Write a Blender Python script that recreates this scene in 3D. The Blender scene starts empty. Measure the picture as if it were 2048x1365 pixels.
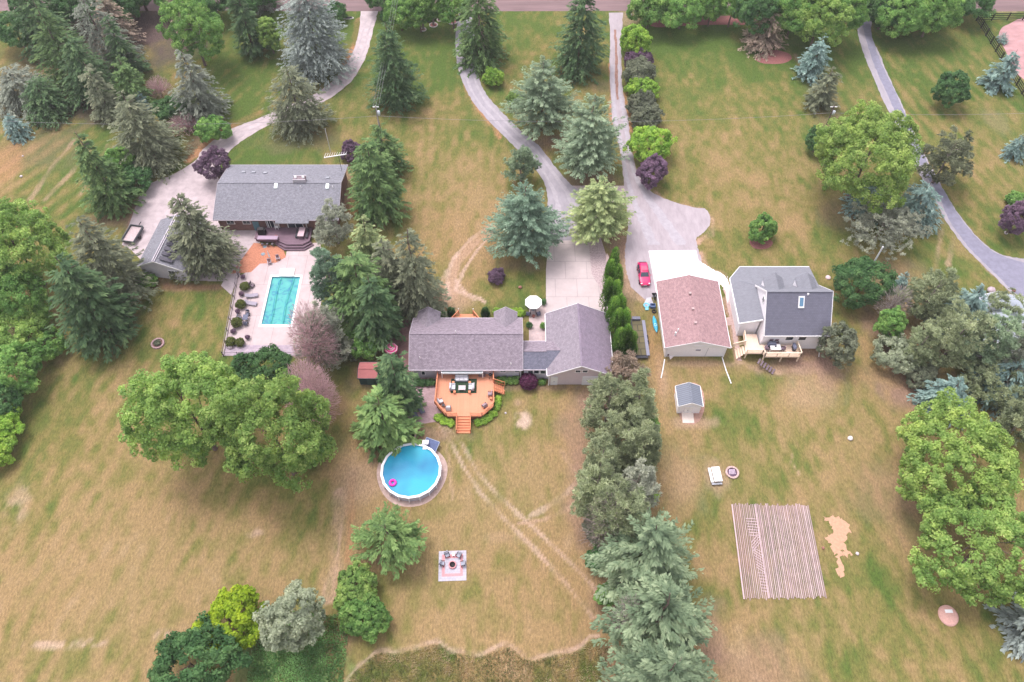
import bpy, math, random
import numpy as np
from math import sin, cos, pi, radians, atan2, sqrt, hypot
from mathutils import Vector, Matrix
from mathutils.geometry import tessellate_polygon

S = bpy.context.scene
COL = S.collection
rnd = random.Random(7)

# ---------------------------------------------------------------- camera
FPX, PITCH, CAMH = 1570.0, radians(55), 96.0      # focal length in photo pixels, pitch below horizon, drone height
cam_d = bpy.data.cameras.new('camera')
cam_d.sensor_width = 36.0
cam_d.lens = FPX / 2048 * 36
cam_d.clip_start = 1.0
cam_d.clip_end = 6000
cam = bpy.data.objects.new('camera', cam_d)
COL.objects.link(cam)
cam.location = (0, 0, CAMH)
cam.rotation_euler = (pi / 2 - PITCH, 0, 0)
S.camera = cam

# ---------------------------------------------------------------- world, sun, exposure
SUN_EL, SUN_AZ = radians(68), radians(-40)         # high soft sun from behind and left of the scene
w = bpy.data.worlds.new('World'); S.world = w; w.use_nodes = True
nt = w.node_tree
bgn = nt.nodes['Background']
sky = nt.nodes.new('ShaderNodeTexSky'); sky.sky_type = 'NISHITA'; sky.sun_disc = False
sky.sun_elevation = SUN_EL; sky.sun_rotation = SUN_AZ; sky.dust_density = 4.0; sky.air_density = 1.2
hs = nt.nodes.new('ShaderNodeHueSaturation'); hs.inputs['Saturation'].default_value = 0.22
mx = nt.nodes.new('ShaderNodeMix'); mx.data_type = 'RGBA'; mx.blend_type = 'MULTIPLY'
mx.inputs['Factor'].default_value = 1.0; mx.inputs['B'].default_value = (1.0, 0.95, 0.985, 1)
nt.links.new(sky.outputs['Color'], hs.inputs['Color'])
nt.links.new(hs.outputs['Color'], mx.inputs['A'])
nt.links.new(mx.outputs['Result'], bgn.inputs['Color'])
bgn.inputs['Strength'].default_value = 0.15
sun_d = bpy.data.lights.new('sun', 'SUN'); sun_d.energy = 0.75; sun_d.angle = radians(20)
sun_d.color = (1.0, 0.94, 0.90)
sun = bpy.data.objects.new('sun', sun_d); COL.objects.link(sun)
sdir = Vector((sin(SUN_AZ) * cos(SUN_EL), cos(SUN_AZ) * cos(SUN_EL), sin(SUN_EL)))   # towards the sun
sun.rotation_euler = sdir.to_track_quat('Z', 'Y').to_euler()
S.view_settings.view_transform = 'Standard'
S.view_settings.look = 'None'
S.view_settings.exposure = 1.17
S.view_settings.gamma = 1.0
S.view_settings.use_curve_mapping = False

# ---------------------------------------------------------------- survey helper: photo point -> world
def G(px, py, z=0.0):
    u = (px - 1024) / FPX; v = (py - 682.5) / FPX
    t = (CAMH - z) / (sin(PITCH) + v * cos(PITCH))
    return Vector((u * t, (cos(PITCH) - v * sin(PITCH)) * t, z))
def Zat(py, Y):
    v = (py - 682.5) / FPX
    t = Y / (cos(PITCH) - v * sin(PITCH))
    return CAMH - t * (sin(PITCH) + v * cos(PITCH))
def PPM(px, py, z=0.0):
    v = (py - 682.5) / FPX
    t = (CAMH - z) / (sin(PITCH) + v * cos(PITCH))
    return FPX / t
def DEP(py):
    return PITCH + math.atan((py - 682.5) / FPX)

# ---------------------------------------------------------------- numpy noise
def vnoise(x, y, scale, seed):
    r = np.random.RandomState(seed)
    L = r.rand(256, 256)
    fx = x / scale + 1000.3; fy = y / scale + 1000.7
    ix = np.floor(fx).astype(int); iy = np.floor(fy).astype(int)
    tx = fx - ix; ty = fy - iy
    tx = tx * tx * (3 - 2 * tx); ty = ty * ty * (3 - 2 * ty)
    a = L[ix % 256, iy % 256]; b = L[(ix + 1) % 256, iy % 256]
    c = L[ix % 256, (iy + 1) % 256]; d = L[(ix + 1) % 256, (iy + 1) % 256]
    return (a * (1 - tx) + b * tx) * (1 - ty) + (c * (1 - tx) + d * tx) * ty
def fbm(x, y, scale, seed, n=4):
    o = 0; a = 1; t = 0
    for k in range(n):
        o = o + a * vnoise(x, y, scale / 2 ** k, seed + k * 13); t += a; a *= .55
    return o / t

# ---------------------------------------------------------------- materials
MATS = {}
def mat(name, col, rough=.8, var=.12, scale=6.0, bump=0.0, bscale=None, metal=0.0, spec=.3, stretch=(1, 1, 1), col2=None):
    if name in MATS: return MATS[name]
    m = bpy.data.materials.new(name); m.use_nodes = True
    n = m.node_tree; p = n.nodes['Principled BSDF']
    p.inputs['Roughness'].default_value = rough
    p.inputs['Metallic'].default_value = metal
    p.inputs['Specular IOR Level'].default_value = spec
    tc = n.nodes.new('ShaderNodeTexCoord'); mp = n.nodes.new('ShaderNodeMapping')
    mp.inputs['Scale'].default_value = stretch
    n.links.new(tc.outputs['Object'], mp.inputs['Vector'])
    nz = n.nodes.new('ShaderNodeTexNoise'); nz.inputs['Scale'].default_value = scale
    nz.inputs['Detail'].default_value = 5; nz.inputs['Roughness'].default_value = .62
    n.links.new(mp.outputs['Vector'], nz.inputs['Vector'])
    rp = n.nodes.new('ShaderNodeValToRGB')
    c = np.array(col[:3])
    if col2 is None: lo, hi = c * (1 - var), np.minimum(c * (1 + var), .95)
    else: lo, hi = c, np.array(col2)
    rp.color_ramp.elements[0].position = .32; rp.color_ramp.elements[1].position = .68
    rp.color_ramp.elements[0].color = (*lo, 1); rp.color_ramp.elements[1].color = (*hi, 1)
    n.links.new(nz.outputs['Fac'], rp.inputs['Fac'])
    n.links.new(rp.outputs['Color'], p.inputs['Base Color'])
    if bump:
        bp = n.nodes.new('ShaderNodeBump'); bp.inputs['Strength'].default_value = bump
        bp.inputs['Distance'].default_value = .05
        nb = n.nodes.new('ShaderNodeTexNoise'); nb.inputs['Scale'].default_value = bscale or scale * 3
        n.links.new(mp.outputs['Vector'], nb.inputs['Vector'])
        n.links.new(nb.outputs['Fac'], bp.inputs['Height']); n.links.new(bp.outputs['Normal'], p.inputs['Normal'])
    MATS[name] = m
    return m

def brickmat(name, c1, c2, cm, bw, bh, mortar=.012, rot=0.0, rough=.85, vert=False, bumps=.3, mottle=.25, mscale=.8, squash=1):
    """shingles, siding, planks, pavers: brick texture plus mottling"""
    if name in MATS: return MATS[name]
    m = bpy.data.materials.new(name); m.use_nodes = True
    n = m.node_tree; p = n.nodes['Principled BSDF']; p.inputs['Roughness'].default_value = rough
    p.inputs['Specular IOR Level'].default_value = .25
    tc = n.nodes.new('ShaderNodeTexCoord')
    if vert:      # use x+y horizontally, z vertically
        sp = n.nodes.new('ShaderNodeSeparateXYZ'); cb = n.nodes.new('ShaderNodeCombineXYZ'); ad = n.nodes.new('ShaderNodeMath')
        n.links.new(tc.outputs['Object'], sp.inputs[0]); n.links.new(sp.outputs[0], ad.inputs[0]); n.links.new(sp.outputs[1], ad.inputs[1])
        n.links.new(ad.outputs[0], cb.inputs[0]); n.links.new(sp.outputs[2], cb.inputs[1]); src = cb.outputs[0]
    else: src = tc.outputs['Object']
    mp = n.nodes.new('ShaderNodeMapping'); mp.inputs['Rotation'].default_value = (0, 0, rot)
    n.links.new(src, mp.inputs['Vector'])
    bt = n.nodes.new('ShaderNodeTexBrick')
    bt.inputs['Scale'].default_value = 1.0; bt.inputs['Brick Width'].default_value = bw; bt.inputs['Row Height'].default_value = bh
    bt.inputs['Mortar Size'].default_value = mortar
    bt.inputs['Color1'].default_value = (*c1, 1); bt.inputs['Color2'].default_value = (*c2, 1); bt.inputs['Mortar'].default_value = (*cm, 1)
    n.links.new(mp.outputs['Vector'], bt.inputs['Vector'])
    nz = n.nodes.new('ShaderNodeTexNoise'); nz.inputs['Scale'].default_value = mscale; nz.inputs['Detail'].default_value = 8
    nz.inputs['Roughness'].default_value = .7
    n.links.new(tc.outputs['Object'], nz.inputs['Vector'])
    mr = n.nodes.new('ShaderNodeMapRange'); mr.inputs['From Min'].default_value = .3; mr.inputs['From Max'].default_value = .7
    mr.inputs['To Min'].default_value = 1 - mottle; mr.inputs['To Max'].default_value = 1 + mottle
    n.links.new(nz.outputs['Fac'], mr.inputs['Value'])
    hv = n.nodes.new('ShaderNodeMix'); hv.data_type = 'RGBA'; hv.blend_type = 'MULTIPLY'; hv.inputs['Factor'].default_value = 1
    n.links.new(bt.outputs['Color'], hv.inputs['A']); n.links.new(mr.outputs['Result'], hv.inputs['B'])
    n.links.new(hv.outputs['Result'], p.inputs['Base Color'])
    bp = n.nodes.new('ShaderNodeBump'); bp.inputs['Strength'].default_value = bumps; bp.inputs['Distance'].default_value = .03
    n.links.new(bt.outputs['Fac'], bp.inputs['Height']); bp.invert = True
    n.links.new(bp.outputs['Normal'], p.inputs['Normal'])
    MATS[name] = m
    return m

FOL = 1.62
def foliage(name, stops, rough=.75):
    """colour of leaves from the per-leaf attribute 'fac'"""
    if name in MATS: return MATS[name]
    m = bpy.data.materials.new(name); m.use_nodes = True
    n = m.node_tree; p = n.nodes['Principled BSDF']; p.inputs['Roughness'].default_value = rough
    p.inputs['Specular IOR Level'].default_value = .2
    at = n.nodes.new('ShaderNodeAttribute'); at.attribute_name = 'fac'
    rp = n.nodes.new('ShaderNodeValToRGB')
    k_ = FOL * (1.5 if name.startswith('needles') else 1.45 if name in ('leaves_olive', 'leaves_darkgreen', 'leaves_purple', 'leaves_maple', 'leaves_green', 'leaves_lime') else 1.0)
    if 'blue' not in name and 'grey' not in name and name.startswith('needles'): stops = [(c[0] * 1.06, c[1] * 1.02, c[2] * 1.0) for c in stops]
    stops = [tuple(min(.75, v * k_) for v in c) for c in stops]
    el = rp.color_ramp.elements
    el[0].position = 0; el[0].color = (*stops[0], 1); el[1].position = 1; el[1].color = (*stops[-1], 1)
    for i, c in enumerate(stops[1:-1]):
        e = el.new((i + 1) / (len(stops) - 1)); e.color = (*c, 1)
    oi = n.nodes.new('ShaderNodeObjectInfo')
    hs = n.nodes.new('ShaderNodeHueSaturation')
    mr = n.nodes.new('ShaderNodeMapRange'); mr.inputs['To Min'].default_value = .88; mr.inputs['To Max'].default_value = 1.12
    n.links.new(oi.outputs['Random'], mr.inputs['Value'])
    tc = n.nodes.new('ShaderNodeTexCoord'); nz = n.nodes.new('ShaderNodeTexNoise'); nz.inputs['Scale'].default_value = .45; nz.inputs['Detail'].default_value = 4
    n.links.new(tc.outputs['Object'], nz.inputs['Vector'])
    m1 = n.nodes.new('ShaderNodeMapRange'); m1.inputs['From Min'].default_value = .3; m1.inputs['From Max'].default_value = .7; m1.inputs['To Min'].default_value = .78; m1.inputs['To Max'].default_value = 1.22
    m2 = n.nodes.new('ShaderNodeMapRange'); m2.inputs['From Min'].default_value = .3; m2.inputs['From Max'].default_value = .7; m2.inputs['To Min'].default_value = .518; m2.inputs['To Max'].default_value = .484
    ml = n.nodes.new('ShaderNodeMath'); ml.operation = 'MULTIPLY'
    n.links.new(nz.outputs['Fac'], m1.inputs['Value']); n.links.new(nz.outputs['Fac'], m2.inputs['Value'])
    n.links.new(mr.outputs['Result'], ml.inputs[0]); n.links.new(m1.outputs['Result'], ml.inputs[1]); n.links.new(ml.outputs[0], hs.inputs['Value']); n.links.new(m2.outputs['Result'], hs.inputs['Hue'])
    n.links.new(at.outputs['Fac'], rp.inputs['Fac']); n.links.new(rp.outputs['Color'], hs.inputs['Color'])
    n.links.new(hs.outputs['Color'], p.inputs['Base Color'])
    tl = n.nodes.new('ShaderNodeBsdfTranslucent'); ms = n.nodes.new('ShaderNodeMixShader'); ms.inputs[0].default_value = .34 if name.startswith('needles') else .5
    n.links.new(hs.outputs['Color'], tl.inputs['Color'])
    n.links.new(p.outputs[0], ms.inputs[1]); n.links.new(tl.outputs[0], ms.inputs[2])
    n.links.new(ms.outputs[0], n.nodes['Material Output'].inputs['Surface'])
    MATS[name] = m
    return m

# ---------------------------------------------------------------- objects
LOC = {}
def tag(o, label=None, cat=None, group=None, kind=None):
    if label: o['label'] = label
    if cat: o['category'] = cat
    if group: o['group'] = group
    if kind: o['kind'] = kind
    return o
def thing(name, label, cat, loc=(0, 0, 0), rz=0.0, group=None):
    o = bpy.data.objects.new(name, None); COL.objects.link(o)
    o.location = loc; o.rotation_euler = (0, 0, rz); o.empty_display_size = .3
    LOC[o.name] = (Vector(loc), rz)
    return tag(o, label, cat, group)
def dup(src, loc, rz, label=None, scale=None):
    r = src.copy(); COL.objects.link(r); r.location = loc; r.rotation_euler = (0, 0, rz)
    if label: r['label'] = label
    if scale: r.scale = scale
    for ch in src.children:
        c = ch.copy(); COL.objects.link(c); c.parent = r
        for g in ch.children:
            d = g.copy(); COL.objects.link(d); d.parent = c
    return r

class MB:
    def __init__(s): s.v = []; s.f = []; s.sm = []
    def add(s, vs, fs, smooth=False):
        b = len(s.v); s.v += [tuple(v) for v in vs]
        s.f += [tuple(i + b for i in f) for f in fs]; s.sm += [smooth] * len(fs)
        return s
    def box(s, x0, x1, y0, y1, z0, z1):
        v = [(x, y, z) for z in (z0, z1) for y in (y0, y1) for x in (x0, x1)]
        return s.add(v, [(0, 2, 3, 1), (4, 5, 7, 6), (0, 1, 5, 4), (2, 6, 7, 3), (0, 4, 6, 2), (1, 3, 7, 5)])
    def obox(s, c, ax, ay, az, hx, hy, hz):
        c = Vector(c); ax = Vector(ax).normalized() * hx; ay = Vector(ay).normalized() * hy; az = Vector(az).normalized() * hz
        v = [c + i * ax + j * ay + k * az for k in (-1, 1) for j in (-1, 1) for i in (-1, 1)]
        return s.add(v, [(0, 2, 3, 1), (4, 5, 7, 6), (0, 1, 5, 4), (2, 6, 7, 3), (0, 4, 6, 2), (1, 3, 7, 5)])
    def bar(s, a, b, w, h):
        """rectangular bar from a to b, w across, h tall"""
        a = Vector(a); b = Vector(b); d = (b - a)
        L = d.length; d.normalize(); up = Vector((0, 0, 1))
        if abs(d.z) > .95: up = Vector((0, 1, 0))
        x = d.cross(up).normalized(); y = x.cross(d)
        return s.obox((a + b) / 2, x, d, y, w / 2, L / 2, h / 2)
    def tube(s, a, b, r0, r1=None, n=8, caps=True):
        a = Vector(a); b = Vector(b); r1 = r0 if r1 is None else r1
        d = (b - a).normalized(); up = Vector((0, 0, 1)) if abs(d.z) < .9 else Vector((1, 0, 0))
        x = d.cross(up).normalized(); y = d.cross(x)
        v = [a + (x * cos(2 * pi * i / n) + y * sin(2 * pi * i / n)) * r0 for i in range(n)]
        v += [b + (x * cos(2 * pi * i / n) + y * sin(2 * pi * i / n)) * r1 for i in range(n)]
        s.add(v, [(i, (i + 1) % n, n + (i + 1) % n, n + i) for i in range(n)], True)
        if caps: s.add(v, [tuple(range(n)), tuple(range(2 * n - 1, n - 1, -1))])
        return s
    def path(s, pts, r, n=6):
        for i in range(len(pts) - 1): s.tube(pts[i], pts[i + 1], r if not hasattr(r, '__len__') else r[i], r if not hasattr(r, '__len__') else r[i + 1], n)
        return s
    def lathe(s, c, prof, n=20, smooth=True, sx=1, sy=1):
        c = Vector(c); v = []; f = []
        for (r, z) in prof:
            v += [(c.x + sx * r * cos(2 * pi * i / n), c.y + sy * r * sin(2 * pi * i / n), c.z + z) for i in range(n)]
        for k in range(len(prof) - 1):
            f += [(k * n + i, k * n + (i + 1) % n, (k + 1) * n + (i + 1) % n, (k + 1) * n + i) for i in range(n)]
        return s.add(v, f, smooth)
    def prism(s, poly, z0, z1):
        """vertical prism over an xy polygon"""
        n = len(poly)
        tri = tessellate_polygon([[Vector((p[0], p[1], 0)) for p in poly]])
        v = [(p[0], p[1], z0) for p in poly] + [(p[0], p[1], z1) for p in poly]
        f = [tuple(i + n for i in t) for t in tri] + [tuple(reversed(t)) for t in tri]
        f += [(i, (i + 1) % n, n + (i + 1) % n, n + i) for i in range(n)]
        return s.add(v, f)
    def sheet(s, poly, z):
        tri = tessellate_polygon([[Vector((p[0], p[1], 0)) for p in poly]])
        return s.add([(p[0], p[1], z) for p in poly], [tuple(t) for t in tri])
    def slab(s, pts, th):
        """a planar polygon in 3d given thickness downward"""
        n = len(pts); pts = [Vector(p) for p in pts]
        v = pts + [p - Vector((0, 0, th)) for p in pts]
        return s.add(v, [tuple(range(n)), tuple(range(2 * n - 1, n - 1, -1))] + [(i, n + i, n + (i + 1) % n, (i + 1) % n) for i in range(n)])
    def ball(s, c, r, n=12, m=7, sz=1.0, jit=0, rs=None):
        c = Vector(c); v = []; f = []
        for k in range(m + 1):
            a = pi * k / m
            for i in range(n):
                rr = r * (1 + (rs.uniform(-jit, jit) if rs and 0 < k < m else 0))
                v.append((c.x + rr * sin(a) * cos(2 * pi * i / n), c.y + rr * sin(a) * sin(2 * pi * i / n), c.z + rr * sz * cos(a)))
        for k in range(m):
            f += [(k * n + i, (k + 1) * n + i, (k + 1) * n + (i + 1) % n, k * n + (i + 1) % n) for i in range(n)]
        return s.add(v, f, True)
    def torus(s, c, R, r, n=24, m=8, sz=1):
        c = Vector(c); v = []; f = []
        for i in range(n):
            a = 2 * pi * i / n
            for k in range(m):
                b = 2 * pi * k / m
                v.append((c.x + (R + r * cos(b)) * cos(a), c.y + (R + r * cos(b)) * sin(a), c.z + r * sz * sin(b)))
        for i in range(n):
            for k in range(m):
                f.append((i * m + k, ((i + 1) % n) * m + k, ((i + 1) % n) * m + (k + 1) % m, i * m + (k + 1) % m))
        return s.add(v, f, True)
    def build(s, name, material, parent=None, local=False, bevel=0, label=None):
        me = bpy.data.meshes.new(name)
        v = s.v
        if parent is not None and not local:
            l, rz = LOC.get(parent.name, (Vector((0, 0, 0)), 0))
            c, sn = cos(-rz), sin(-rz)
            v = [((x - l.x) * c - (y - l.y) * sn, (x - l.x) * sn + (y - l.y) * c, z - l.z) for x, y, z in v]
        me.from_pydata(v, [], s.f); me.update()
        me.polygons.foreach_set('use_smooth', s.sm)
        me.materials.append(material)
        o = bpy.data.objects.new(name, me); COL.objects.link(o)
        if parent is not None:
            o.parent = parent
            if not local: LOC[o.name] = LOC.get(parent.name, (Vector((0, 0, 0)), 0))
        if bevel:
            b = o.modifiers.new('bevel', 'BEVEL'); b.width = bevel; b.segments = 2; b.limit_method = 'ANGLE'
        if label: o['label'] = label
        return o

def one(name, label, cat, mb, material, loc, group=None, rz=0.0, kind=None, local=False):
    """a thing that is one mesh, with its origin at its base"""
    l = Vector(loc)
    if not local: mb.v = [(x - l.x, y - l.y, z - l.z) for x, y, z in mb.v]
    o = mb.build(name, material); o.location = l; o.rotation_euler = (0, 0, rz)
    LOC[o.name] = (l, rz)
    return tag(o, label, cat, group, kind)

def smoothpoly(pts, closed=True, sub=6, jit=0.0, seed=1):
    """Catmull-Rom through world points"""
    P = [Vector((p[0], p[1], 0)) for p in pts]; n = len(P); out = []; r = random.Random(seed)
    rng = range(n if closed else n - 1)
    for i in rng:
        p0 = P[(i - 1) % n] if closed or i > 0 else P[i]; p1 = P[i]; p2 = P[(i + 1) % n]
        p3 = P[(i + 2) % n] if closed or i + 2 < n else P[(i + 1) % n]
        for k in range(sub):
            t = k / sub
            q = .5 * ((2 * p1) + (-p0 + p2) * t + (2 * p0 - 5 * p1 + 4 * p2 - p3) * t * t + (-p0 + 3 * p1 - 3 * p2 + p3) * t ** 3)
            if jit: q += Vector((r.uniform(-jit, jit), r.uniform(-jit, jit), 0))
            out.append(q)
    if not closed: out.append(P[-1])
    return out
# ================================================================ GROUND
gx = np.concatenate([[-3000, -1200, -500, -260, -170], np.arange(-132, 132.01, .36), [170, 260, 500, 1200, 3000]])
gy = np.concatenate([[-3000, -800, -200, -60, -25, -8], np.arange(-2, 178, .36), [190, 230, 320, 600, 1400, 3500]])
X, Y = np.meshgrid(gx, gy)
NX, NY = len(gx), len(gy)
# control points read off the lawn: photo x, y, dryness (0 lush green, 1 straw)
CP = [(60,330,.55),(20,340,.9),(150,300,.3),(180,250,.3),(100,420,.55),(330,150,.5),(470,200,.25),(440,120,.3),(250,340,.5),(560,310,.2),(600,200,.5),
 (700,120,.25),(690,60,.1),(700,250,.55),(740,300,.6),(850,150,.25),(900,250,.6),(870,350,.75),(930,430,.85),(860,450,.7),(820,90,.2),(960,470,.9),
 (900,560,.7),(960,580,.45),(1040,560,.35),(1060,600,.35),(1080,50,.25),(1070,100,.45),(1100,120,.4),(1180,180,.5),(1010,250,.55),(1130,390,.5),(1000,610,.35),
 (1340,70,.05),(1400,90,.1),(1480,100,.12),(1500,150,.35),(1400,160,.4),(1450,200,.55),(1340,200,.4),(1380,280,.65),(1500,280,.6),(1560,200,.5),(1600,60,.0),
 (1450,330,.75),(1400,380,.55),(1560,360,.65),(1500,420,.65),(1440,500,.5),(1560,440,.7),(1580,500,.65),(1640,470,.3),(1600,520,.5),
 (1700,120,.15),(1690,200,.35),(1740,200,.55),(1850,100,.1),(1850,160,.35),(1900,130,.35),(1960,40,.25),(1990,20,.1),(1900,230,.5),(1830,230,.5),(1950,240,.5),(2000,170,.3),
 (1980,330,.55),(1960,400,.6),(1900,480,.5),(1860,480,.35),(1990,480,.45),(1960,560,.3),(2010,600,.15),(1880,530,.3),
 (1690,660,.4),(1720,700,.55),(1660,760,.7),(1600,760,.6),(1600,800,.75),(1560,760,.35),(1500,740,.5),(1480,780,.15),(1520,770,.25),(1440,700,.15),(1460,600,.25),(1420,600,.2),
 (1700,800,.45),(1750,740,.6),(1800,780,.7),(1700,880,.6),(1640,880,.7),(1560,880,.75),(1560,830,.8),(1500,880,.35),(1520,930,.35),(1600,920,.3),(1650,950,.6),(1750,900,.5),(1780,860,.6),
 (1440,870,.3),(1400,880,.6),(1350,850,.7),(1340,780,.7),(1380,750,.75),(1430,760,.7),(1350,740,.4),(1440,820,.2),(1380,980,.85),(1350,1000,.9),(1430,1000,.3),(1410,1050,.15),(1440,1060,.55),(1435,1120,.7),(1410,1180,.2),(1450,1180,.6),
 (1680,1000,.6),(1740,1060,.3),(1750,1150,.15),(1700,1160,.3),(1640,1050,.35),(1720,1250,.45),(1780,1100,.7),(1820,1180,.4),(1620,1220,.45),(1550,1215,.55),(1500,1260,.85),(1480,1320,.95),(1600,1300,.7),(1700,1330,.35),(1800,1280,.35),(1850,1330,.4),(1920,1300,.3),(1980,1340,.3),(1860,1230,.35),(1750,960,.6),(1800,930,.6),
 (1030,800,.5),(1100,790,.65),(1150,830,.75),(1100,850,.6),(1000,860,.65),(1100,930,.8),(1150,1000,.95),(1150,920,.8),(960,920,.6),(900,1000,.7),(970,1000,.8),(1050,1000,.7),(1100,1080,.85),(1000,1080,.8),(960,1150,.75),(1060,1180,.7),(1140,1150,.75),(1000,1230,.65),(900,1230,.75),(1100,1250,.7),(850,1150,.65),(820,1230,.6),(800,1180,.4),(780,1280,.5),(930,880,.4),(860,1040,.65),(700,920,.7),(680,850,.6),(740,930,.85),(700,1000,.85),(650,1000,.5),(640,1100,.55),
 (700,800,.5),(690,750,.3),(520,610,.3),(400,600,.3),(330,590,.45),(300,640,.45),(420,640,.4),(350,670,.5),(270,700,.55),(480,730,.25),(540,740,.25),(200,720,.45),(250,740,.7),(220,820,.65),(150,850,.55),(240,880,.75),(120,950,.6),(200,950,.7),(280,950,.7),(350,960,.65),(100,820,.3),(60,950,.3),(50,1050,.4),(100,1100,.6),(180,1080,.7),(200,1180,.75),(300,1050,.7),(400,1060,.7),(480,1010,.3),(560,1030,.4),(500,1080,.7),(600,1100,.65),(400,1180,.7),(520,1150,.65),(600,1170,.6),(300,1200,.75),(100,1230,.75),(250,1290,.6),(150,1330,.45),(330,1260,.7),(30,1170,.7),(30,1290,.6),(230,1340,.6),
 (640,900,.35),(620,960,.3),(560,1000,.25),(380,930,.5),(720,1130,.6),(660,1180,.8),(660,1250,.4),(690,1320,.4)]
cpx = np.array([G(a, b).x for a, b, c in CP]); cpy = np.array([G(a, b).y for a, b, c in CP]); cpd = np.array([c for a, b, c in CP])
wob = 3.0
Xw = X + (fbm(X, Y, 9, 3) - .5) * 2 * wob; Yw = Y + (fbm(X, Y, 9, 31) - .5) * 2 * wob
num = np.zeros_like(X); den = np.zeros_like(X)
for a, b, c in zip(cpx, cpy, cpd):
    d2 = (Xw - a) ** 2 + (Yw - b) ** 2 + 2.5
    ww = 1 / d2 ** 1.7
    num += ww * c; den += ww
dry = num / den
n1 = fbm(X, Y, 14, 101); n2 = fbm(X, Y, 4.0, 55, 4); n3 = fbm(X * 1.0, Y * .5, 1.1, 77, 3); n4 = vnoise(X, Y * .5, .7, 9); n5 = fbm(X, Y * .35, 2.2, 177, 4)
dry = dry + (n1 - .5) * .25 + (n2 - .5) * .45 + (n3 - .5) * .60 + (n4 - .5) * .35 + (n5 - .5) * .35 - .03
def seg(pts, wid, soft=.5):
    """1 on a polyline of photo points, falling to 0 over its width (m)"""
    P = [G(*p) for p in pts]; D = np.full_like(X, 1e9)
    for a, b in zip(P[:-1], P[1:]):
        dx, dy = b.x - a.x, b.y - a.y; L2 = dx * dx + dy * dy + 1e-9
        t = np.clip(((X - a.x) * dx + (Y - a.y) * dy) / L2, 0, 1)
        D = np.minimum(D, np.hypot(X - a.x - t * dx, Y - a.y - t * dy))
    D = D + (n3 - .5) * wid * 1.3 + (n2 - .5) * wid * .5
    return np.clip(1 - (D - wid * soft) / (wid * (1 - soft) + 1e-6), 0, 1) * np.clip((n5 - .25) * 3, .25, 1)
def blob(px, py, rx, ry, edge=.7):
    c = G(px, py); k = PPM(px, py)
    R1 = rx / k; R2 = ry / k / sin(DEP(py))
    d = np.sqrt(((X - c.x) / R1) ** 2 + ((Y - c.y) / R2) ** 2) + (n2 - .5) * 1.5 + (n3 - .5) * .9 + (n4 - .5) * .3
    return np.clip((1 + edge / 2 - d) / edge, 0, 1)
# mowing stripes
def stripes(px, py, rx, ry, ang, period, amp):
    m = blob(px, py, rx, ry, .6)
    u = X * cos(ang) + Y * sin(ang) + (n1 - .5) * 2
    return m * amp * np.sin(2 * pi * u / period)
dry = dry + stripes(1760, 160, 210, 120, radians(15), 2.6, .13) + stripes(1980, 300, 150, 200, radians(20), 2.2, .09) \
    + stripes(120, 330, 150, 130, radians(-35), 2.8, .18) + stripes(470, 220, 140, 90, radians(-30), 2.4, .12) \
    + stripes(880, 300, 180, 220, radians(0), 1.9, .07) + stripes(1050, 1050, 350, 300, radians(8), 1.6, .04) \
    + stripes(250, 1000, 350, 420, radians(-18), 2.3, .09) + stripes(1700, 1150, 300, 300, radians(25), 2.0, .07)
dry = dry - .13 * np.clip((Y - 62) / 40, 0, 1) - .06 * np.clip((-X - 22) / 20, 0, 1) * np.clip((Y - 45) / 30, 0, 1) + .07 * np.clip((52 - Y) / 15, 0, 1)
dry = np.clip(dry, -.15, 1.15)
GREEN = np.array([.080, .128, .028]); OLIVE = np.array([.172, .160, .052]); STRAW = np.array([.280, .200, .097]); PALE = np.array([.38, .275, .170])
def ramp(t):
    t = t[..., None]
    a = GREEN + (OLIVE - GREEN) * np.clip(t / .42, 0, 1)
    b = a + (STRAW - a) * np.clip((t - .38) / .42, 0, 1)
    return b + (PALE - b) * np.clip((t - .92) / .5, 0, 1)
C = ramp(dry)
def lay(mask, col, amt=1.0):
    global C
    m = (mask * amt)[..., None]; C = C * (1 - m) + np.array(col) * m
TAN = (.40, .275, .19); PINKD = (.29, .18, .145); DIRT = (.22, .145, .11); PALED = (.55, .41, .34); ORNG = (.38, .205, .11); MULCH = (.24, .11, .095); DARKMAUVE = (.115, .08, .078)
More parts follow.
